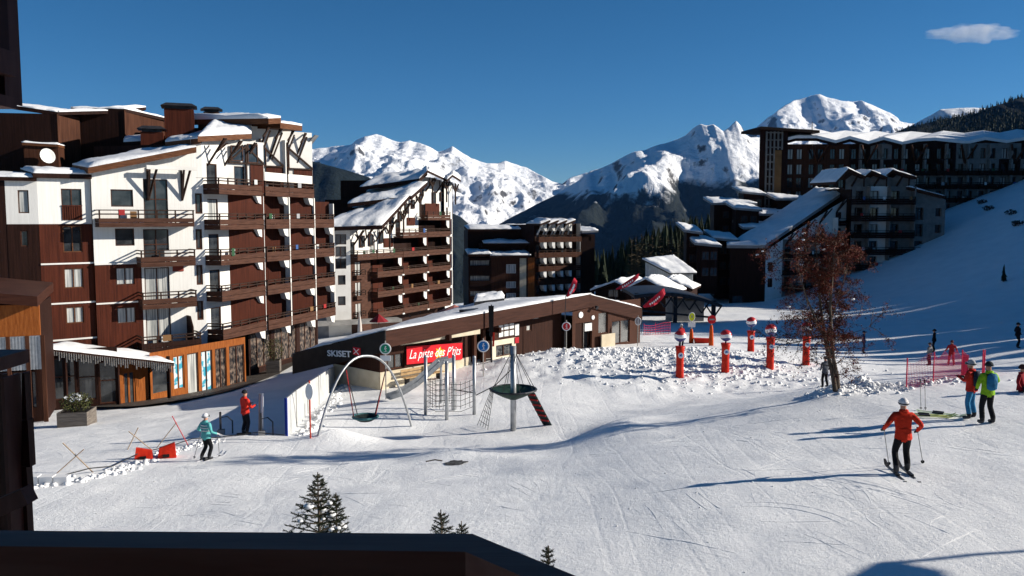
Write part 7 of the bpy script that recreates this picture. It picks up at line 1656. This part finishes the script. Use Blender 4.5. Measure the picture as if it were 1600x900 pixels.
# ski tracks: low paired ridges pressed up by edges
b = MB(); q = random.Random(77)
def track(x, y, h, L, cur, pair=True):
    n = max(8, int(L / .22)); P0 = []
    for i in range(n): P0.append((x, y)); x += math.cos(h) * L / n; y += math.sin(h) * L / n; h += cur * L / n + q.gauss(0, .012)
    for off in ((-.14, .14) if pair else (0,)):
        pts = []
        for i in range(n):
            a = P0[max(i - 1, 0)]; c = P0[min(i + 1, n - 1)]; d = math.hypot(c[0] - a[0], c[1] - a[1]) + 1e-6; pts.append((P0[i][0] - (c[1] - a[1]) / d * off, P0[i][1] + (c[0] - a[0]) / d * off))
        zz = terrain_z(np.array([p[0] for p in pts]), np.array([p[1] for p in pts])); base = len(b.v); wd = q.uniform(.015, .03); hh = q.uniform(.0, .007)
        for i, (px_, py_) in enumerate(pts):
            a = pts[max(i - 1, 0)]; c = pts[min(i + 1, n - 1)]; d = math.hypot(c[0] - a[0], c[1] - a[1]) + 1e-6; nx_, ny_ = -(c[1] - a[1]) / d, (c[0] - a[0]) / d
            k = hh * math.sin(math.pi * (i + .5) / n) ** .5 * q.uniform(.5, 1.2)
            b.v += [(px_ - nx_ * wd * 2, py_ - ny_ * wd * 2, zz[i] - .02), (px_, py_, zz[i] + k), (px_ + nx_ * wd, py_ + ny_ * wd, zz[i] - .02)]
        for i in range(n - 1):
            for j in (0, 1): b.f.append((base + i*3 + j, base + i*3 + j + 1, base + i*3 + j + 4, base + i*3 + j + 3)); b.m.append(0)
for _ in range(105): track(q.uniform(-9, 15), q.uniform(13.5, 29), q.choice((2.3, 2.0, 2.7, 1.5, .6)) + q.gauss(0, .3), q.uniform(.6, 3.0), q.gauss(0, .07), q.random() < .75)
for _ in range(18): p = G(q.uniform(1330, 1520), q.uniform(750, 850)); track(p.x, p.y, q.uniform(1.2, 2.4), q.uniform(1.2, 3.5), q.gauss(0, .35))
for _ in range(26): track(q.uniform(-20, -6), q.uniform(20, 33), q.uniform(0, 3.1), q.uniform(1, 4), q.gauss(0, .2), q.random() < .6)
for _ in range(40): track(q.uniform(2, 40), q.uniform(36, 75), q.uniform(0, .8), q.uniform(3, 10), q.gauss(0, .08))
o = b.build('ski_tracks', CLOD); tag(o, 'criss crossing ski tracks pressed into the piste', 'ski tracks', kind='stuff')
# melt hole in the snow with a dark rim
g = G(712, 724); t = thing('melt_hole', 'dark melt hole with a bare twig in the foreground snow', 'hole', g + Vector((0, 0, .02)))
bb_ = MB(); pts = []
for i in range(18): a = 2 * math.pi * i / 18; k = .30 * q.uniform(.75, 1.2); xx_, yy_ = math.cos(a) * k * 1.25, math.sin(a) * k; pts.append((xx_, yy_, gz(g.x + xx_, g.y + yy_) - g.z + .0))
bb_.poly(pts); bb_.build('hole_floor', pm('wet_earth', (0.03, 0.028, 0.026), (0.12, 0.12, 0.12), 9, .8), t)
MB().tube([(-1.0, .05, .03), (-.7, .12, .07), (-.45, .12, .03)], .022, 5).build('twig', TWIG, t)
# ================================================================== balcony in front of the camera
OWN = pm('own_balcony_timber', (0.28, 0.10, 0.062), (0.36, 0.145, 0.095), 9, .5, .03, 40, stretch=(.3, 3, 3))  # rail tone lightened to make up for the weak blue fill on it
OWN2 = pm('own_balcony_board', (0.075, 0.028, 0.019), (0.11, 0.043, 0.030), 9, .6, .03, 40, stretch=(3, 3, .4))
OWNP = pm('own_post_timber', (0.15, 0.062, 0.044), (0.21, 0.095, 0.068), 9, .55, .03, 40, stretch=(3, 3, .4))  # darker copy of the rail timber, since the posts catch more bounced light
cz_ = CAMZ - .45
bal = thing('balcony_railing', 'dark brown timber balcony rail and posts in the foreground', 'railing', (0, 1.1, CAMZ - 1.5)); BL = Vector(bal.location)
def pr(u, v, drop=.45): return PD(u, v, drop)
A_, B_ = pr(-120, 828), pr(738, 834); C_ = pr(920, 908)
Ai, Bi = pr(-120, 852), pr(727, 862); Ci = pr(850, 935)
d2_ = (C_ - B_).normalized(); C2 = B_ + d2_ * 1.3; Ci2 = Bi + d2_ * 1.25
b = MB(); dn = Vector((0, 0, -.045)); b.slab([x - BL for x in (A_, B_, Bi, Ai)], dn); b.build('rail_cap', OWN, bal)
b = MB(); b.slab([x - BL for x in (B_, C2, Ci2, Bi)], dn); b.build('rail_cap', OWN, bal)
def board(p, q_, z0, z1, inset, name='rail_board'):
    dd = (q_ - p).normalized(); nn = Vector((-dd.y, dd.x, 0)) * inset; p, q_ = p + nn - BL, q_ + nn - BL; tk = Vector((-dd.y, dd.x, 0)) * .025
    MB().hexa([p + Vector((0,0,z0)), q_ + Vector((0,0,z0)), q_ + tk + Vector((0,0,z0)), p + tk + Vector((0,0,z0)), p + Vector((0,0,z1)), q_ + Vector((0,0,z1)), q_ + tk + Vector((0,0,z1)), p + tk + Vector((0,0,z1))]).build(name, OWN2, bal)
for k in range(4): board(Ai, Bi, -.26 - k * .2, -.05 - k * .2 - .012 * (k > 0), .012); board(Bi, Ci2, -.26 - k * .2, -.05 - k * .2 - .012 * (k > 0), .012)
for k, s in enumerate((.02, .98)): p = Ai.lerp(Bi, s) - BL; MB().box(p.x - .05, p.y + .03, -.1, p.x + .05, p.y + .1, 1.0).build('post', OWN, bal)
# neighbour balcony end on the left: posts, shingled edge, cross rails
nb_ = thing('side_screen', 'dark timber side screen of the neighbouring balcony at the left edge', 'screen', (-1.6, 2.3, CAMZ - 2.2)); NL = Vector(nb_.location)
def nbox(u0, v0, u1, v1, Y, dep, name, m_=OWNP):
    a = P(u0, v1, Y); c = P(u1, v0, Y + dep); MB().box(a.x - NL.x, Y - NL.y, a.z - NL.z, c.x - NL.x, Y + dep - NL.y, c.z - NL.z).build(name, m_, nb_)
nbox(-60, 546, 45, 582, 2.25, .16, 'rail_cap'); nbox(-60, 583, 4, 850, 2.3, .06, 'board', OWN2); nbox(14, 583, 32, 850, 2.3, .08, 'post'); nbox(-8, 583, 12, 850, 2.36, .04, 'board', OWN2)
for k, (v0, v1, ue) in enumerate(((583, 655, 42), (657, 728, 47), (730, 780, 45), (782, 850, 45))):
    a0, a1 = P(34, v1, 2.36), P(ue, v1 + 2, 2.36); c0, c1 = P(34, v0, 2.36), P(ue - 4, v0, 2.36)
    MB().slab([x - NL for x in (a0, a1, c1, c0)], (0, .03, 0)).build('shingle', OWN2, nb_)
a0, a1 = P(-60, 818, 2.2), P(46, 772, 2.2); MB().bar(a0 - NL, a1 - NL, .05, .045).build('cross_rail', OWNP, nb_)
pp = thing('roof_post', 'dark timber post and bracket at the upper left edge', 'post', (-1.45, 2.35, CAMZ + .3)); PL = Vector(pp.location)
for (u0, v0, u1, v1, Y, dep, nm_, m_) in ((-60, -60, 8, 80, 2.3, .08, 'board', OWN2), (9, -60, 23, 160, 2.35, .08, 'post', OWNP), (-60, 82, 24, 108, 2.25, .12, 'bracket', OWNP), (-60, 110, 10, 152, 2.3, .08, 'board', OWN2), (-60, 153, 26, 163, 2.28, .1, 'sill', OWNP)):
    a = P(u0, v1, Y); c = P(u1, v0, Y + dep); MB().box(a.x - PL.x, Y - PL.y, a.z - PL.z, c.x - PL.x, Y + dep - PL.y, c.z - PL.z).build(nm_, m_, pp)
# own building to the right of the camera: unseen partitions added to shade the balcony, unseen wing added for the shadow at lower right
own = thing('apartment_building', 'brown apartment building carrying the balcony of the viewpoint', 'building', (1.5, -1, CAMZ - 6.5)); OL = Vector(own.location)
MB().box(1.25 - OL.x, -2.5 - OL.y, -1, 1.4 - OL.x, 1.55 - OL.y, 9.0).build('partition', OWN2, own)  # out of view, added to keep the sun off the rail
MB().box(-3.5 - OL.x, -3.0 - OL.y, -1, 1.24 - OL.x, -2.6 - OL.y, 12.0).build('wall', DBROWN, own)
MB().box(-3.5 - OL.x, -2.5 - OL.y, 4.65, 1.2 - OL.x, 1.0 - OL.y, 4.8).build('balcony_floor', OWN2, own)
MB().box(3.5 - OL.x, -2.5 - OL.y, 4.5, 3.65 - OL.x, 5.3 - OL.y, 10.8).build('partition', OWN2, own)  # second unseen screen, added to shade the posts at the left
wz = gz(20, 14) - OL.z
MB().box(20 - OL.x, 2 - OL.y, wz - 2, 34 - OL.x, 13.0 - OL.y, wz + 7).build('wing', DBROWN, own)  # unseen block, added to carry the shadow-throwing slab
MB().slab([(20 - OL.x, 12 - OL.y, wz + 5.2), (21.2 - OL.x, 12 - OL.y, wz + 5.2), (21.3 - OL.x, 15.0 - OL.y, wz + 5.2), (20.7 - OL.x, 15.5 - OL.y, wz + 5.2), (20 - OL.x, 14.9 - OL.y, wz + 5.2)], (0, 0, .12)).build('shadow_slab', DBROWN, own)  # unseen slab, shaped to throw the patch of shadow at lower right
MB().tube([(20.8 - OL.x, 15.4 - OL.y, wz + 5.25), (29 - OL.x, 16.3 - OL.y, wz + 5.6)], .06, 6).build('shadow_bar', DBROWN, own)  # unseen bar, added for the thin line of shadow beside that patch
# ================================================================== cloud and air
cp = P(1510, 52, 9000)
v = []; me = bpy.data.meshes.new('cloud'); bm = bmesh.new(); bmesh.ops.create_icosphere(bm, subdivisions=4, radius=1.0)
for w in bm.verts:
    n_ = noise.fractal(w.co * 1.7 + Vector((3, 1, 2)), .8, 2.1, 4) * .42; c = w.co * (1 + n_)
    w.co = Vector((c.x * 400 + (60 if c.x > 0 else 0), c.y * 160, c.z * (105 if c.x > -.3 else 60)))
bm.to_mesh(me); bm.free()
cmt = bpy.data.materials.new('cloud_vapour'); cmt.use_nodes = True; t_ = cmt.node_tree; t_.nodes.clear()
ou = t_.nodes.new('ShaderNodeOutputMaterial'); pv = t_.nodes.new('ShaderNodeVolumePrincipled'); t_.links.new(pv.outputs[0], ou.inputs['Volume']); pv.inputs['Color'].default_value = (.95, .95, .95, 1); 
tc_ = t_.nodes.new('ShaderNodeTexCoord'); nz_ = t_.nodes.new('ShaderNodeTexNoise'); nz_.inputs['Scale'].default_value = .008; nz_.inputs['Detail'].default_value = 6
mr_ = t_.nodes.new('ShaderNodeMapRange'); mr_.inputs['From Min'].default_value = .30; mr_.inputs['From Max'].default_value = .70; mr_.inputs['To Max'].default_value = .0042
t_.links.new(tc_.outputs['Object'], nz_.inputs['Vector']); t_.links.new(nz_.outputs['Fac'], mr_.inputs['Value']); t_.links.new(mr_.outputs[0], pv.inputs['Density'])
co = link('cloud', me, mat=cmt); co.location = cp; tag(co, 'small wispy white cloud in the blue sky at upper right', 'cloud', kind='thing')
hz = MB().box(-16000, -60, -730, 16000, 15500, 2300).build('haze', None); hz.data.materials.clear()
hm_ = bpy.data.materials.new('haze_air'); hm_.use_nodes = True; t_ = hm_.node_tree; t_.nodes.clear()
ou = t_.nodes.new('ShaderNodeOutputMaterial'); pv = t_.nodes.new('ShaderNodeVolumePrincipled'); t_.links.new(pv.outputs[0], ou.inputs['Volume']); pv.inputs['Color'].default_value = (.15, .42, 1.0, 1); pv.inputs['Density'].default_value = 0.000009
hz.data.materials.append(hm_); tag(hz, kind='stuff')
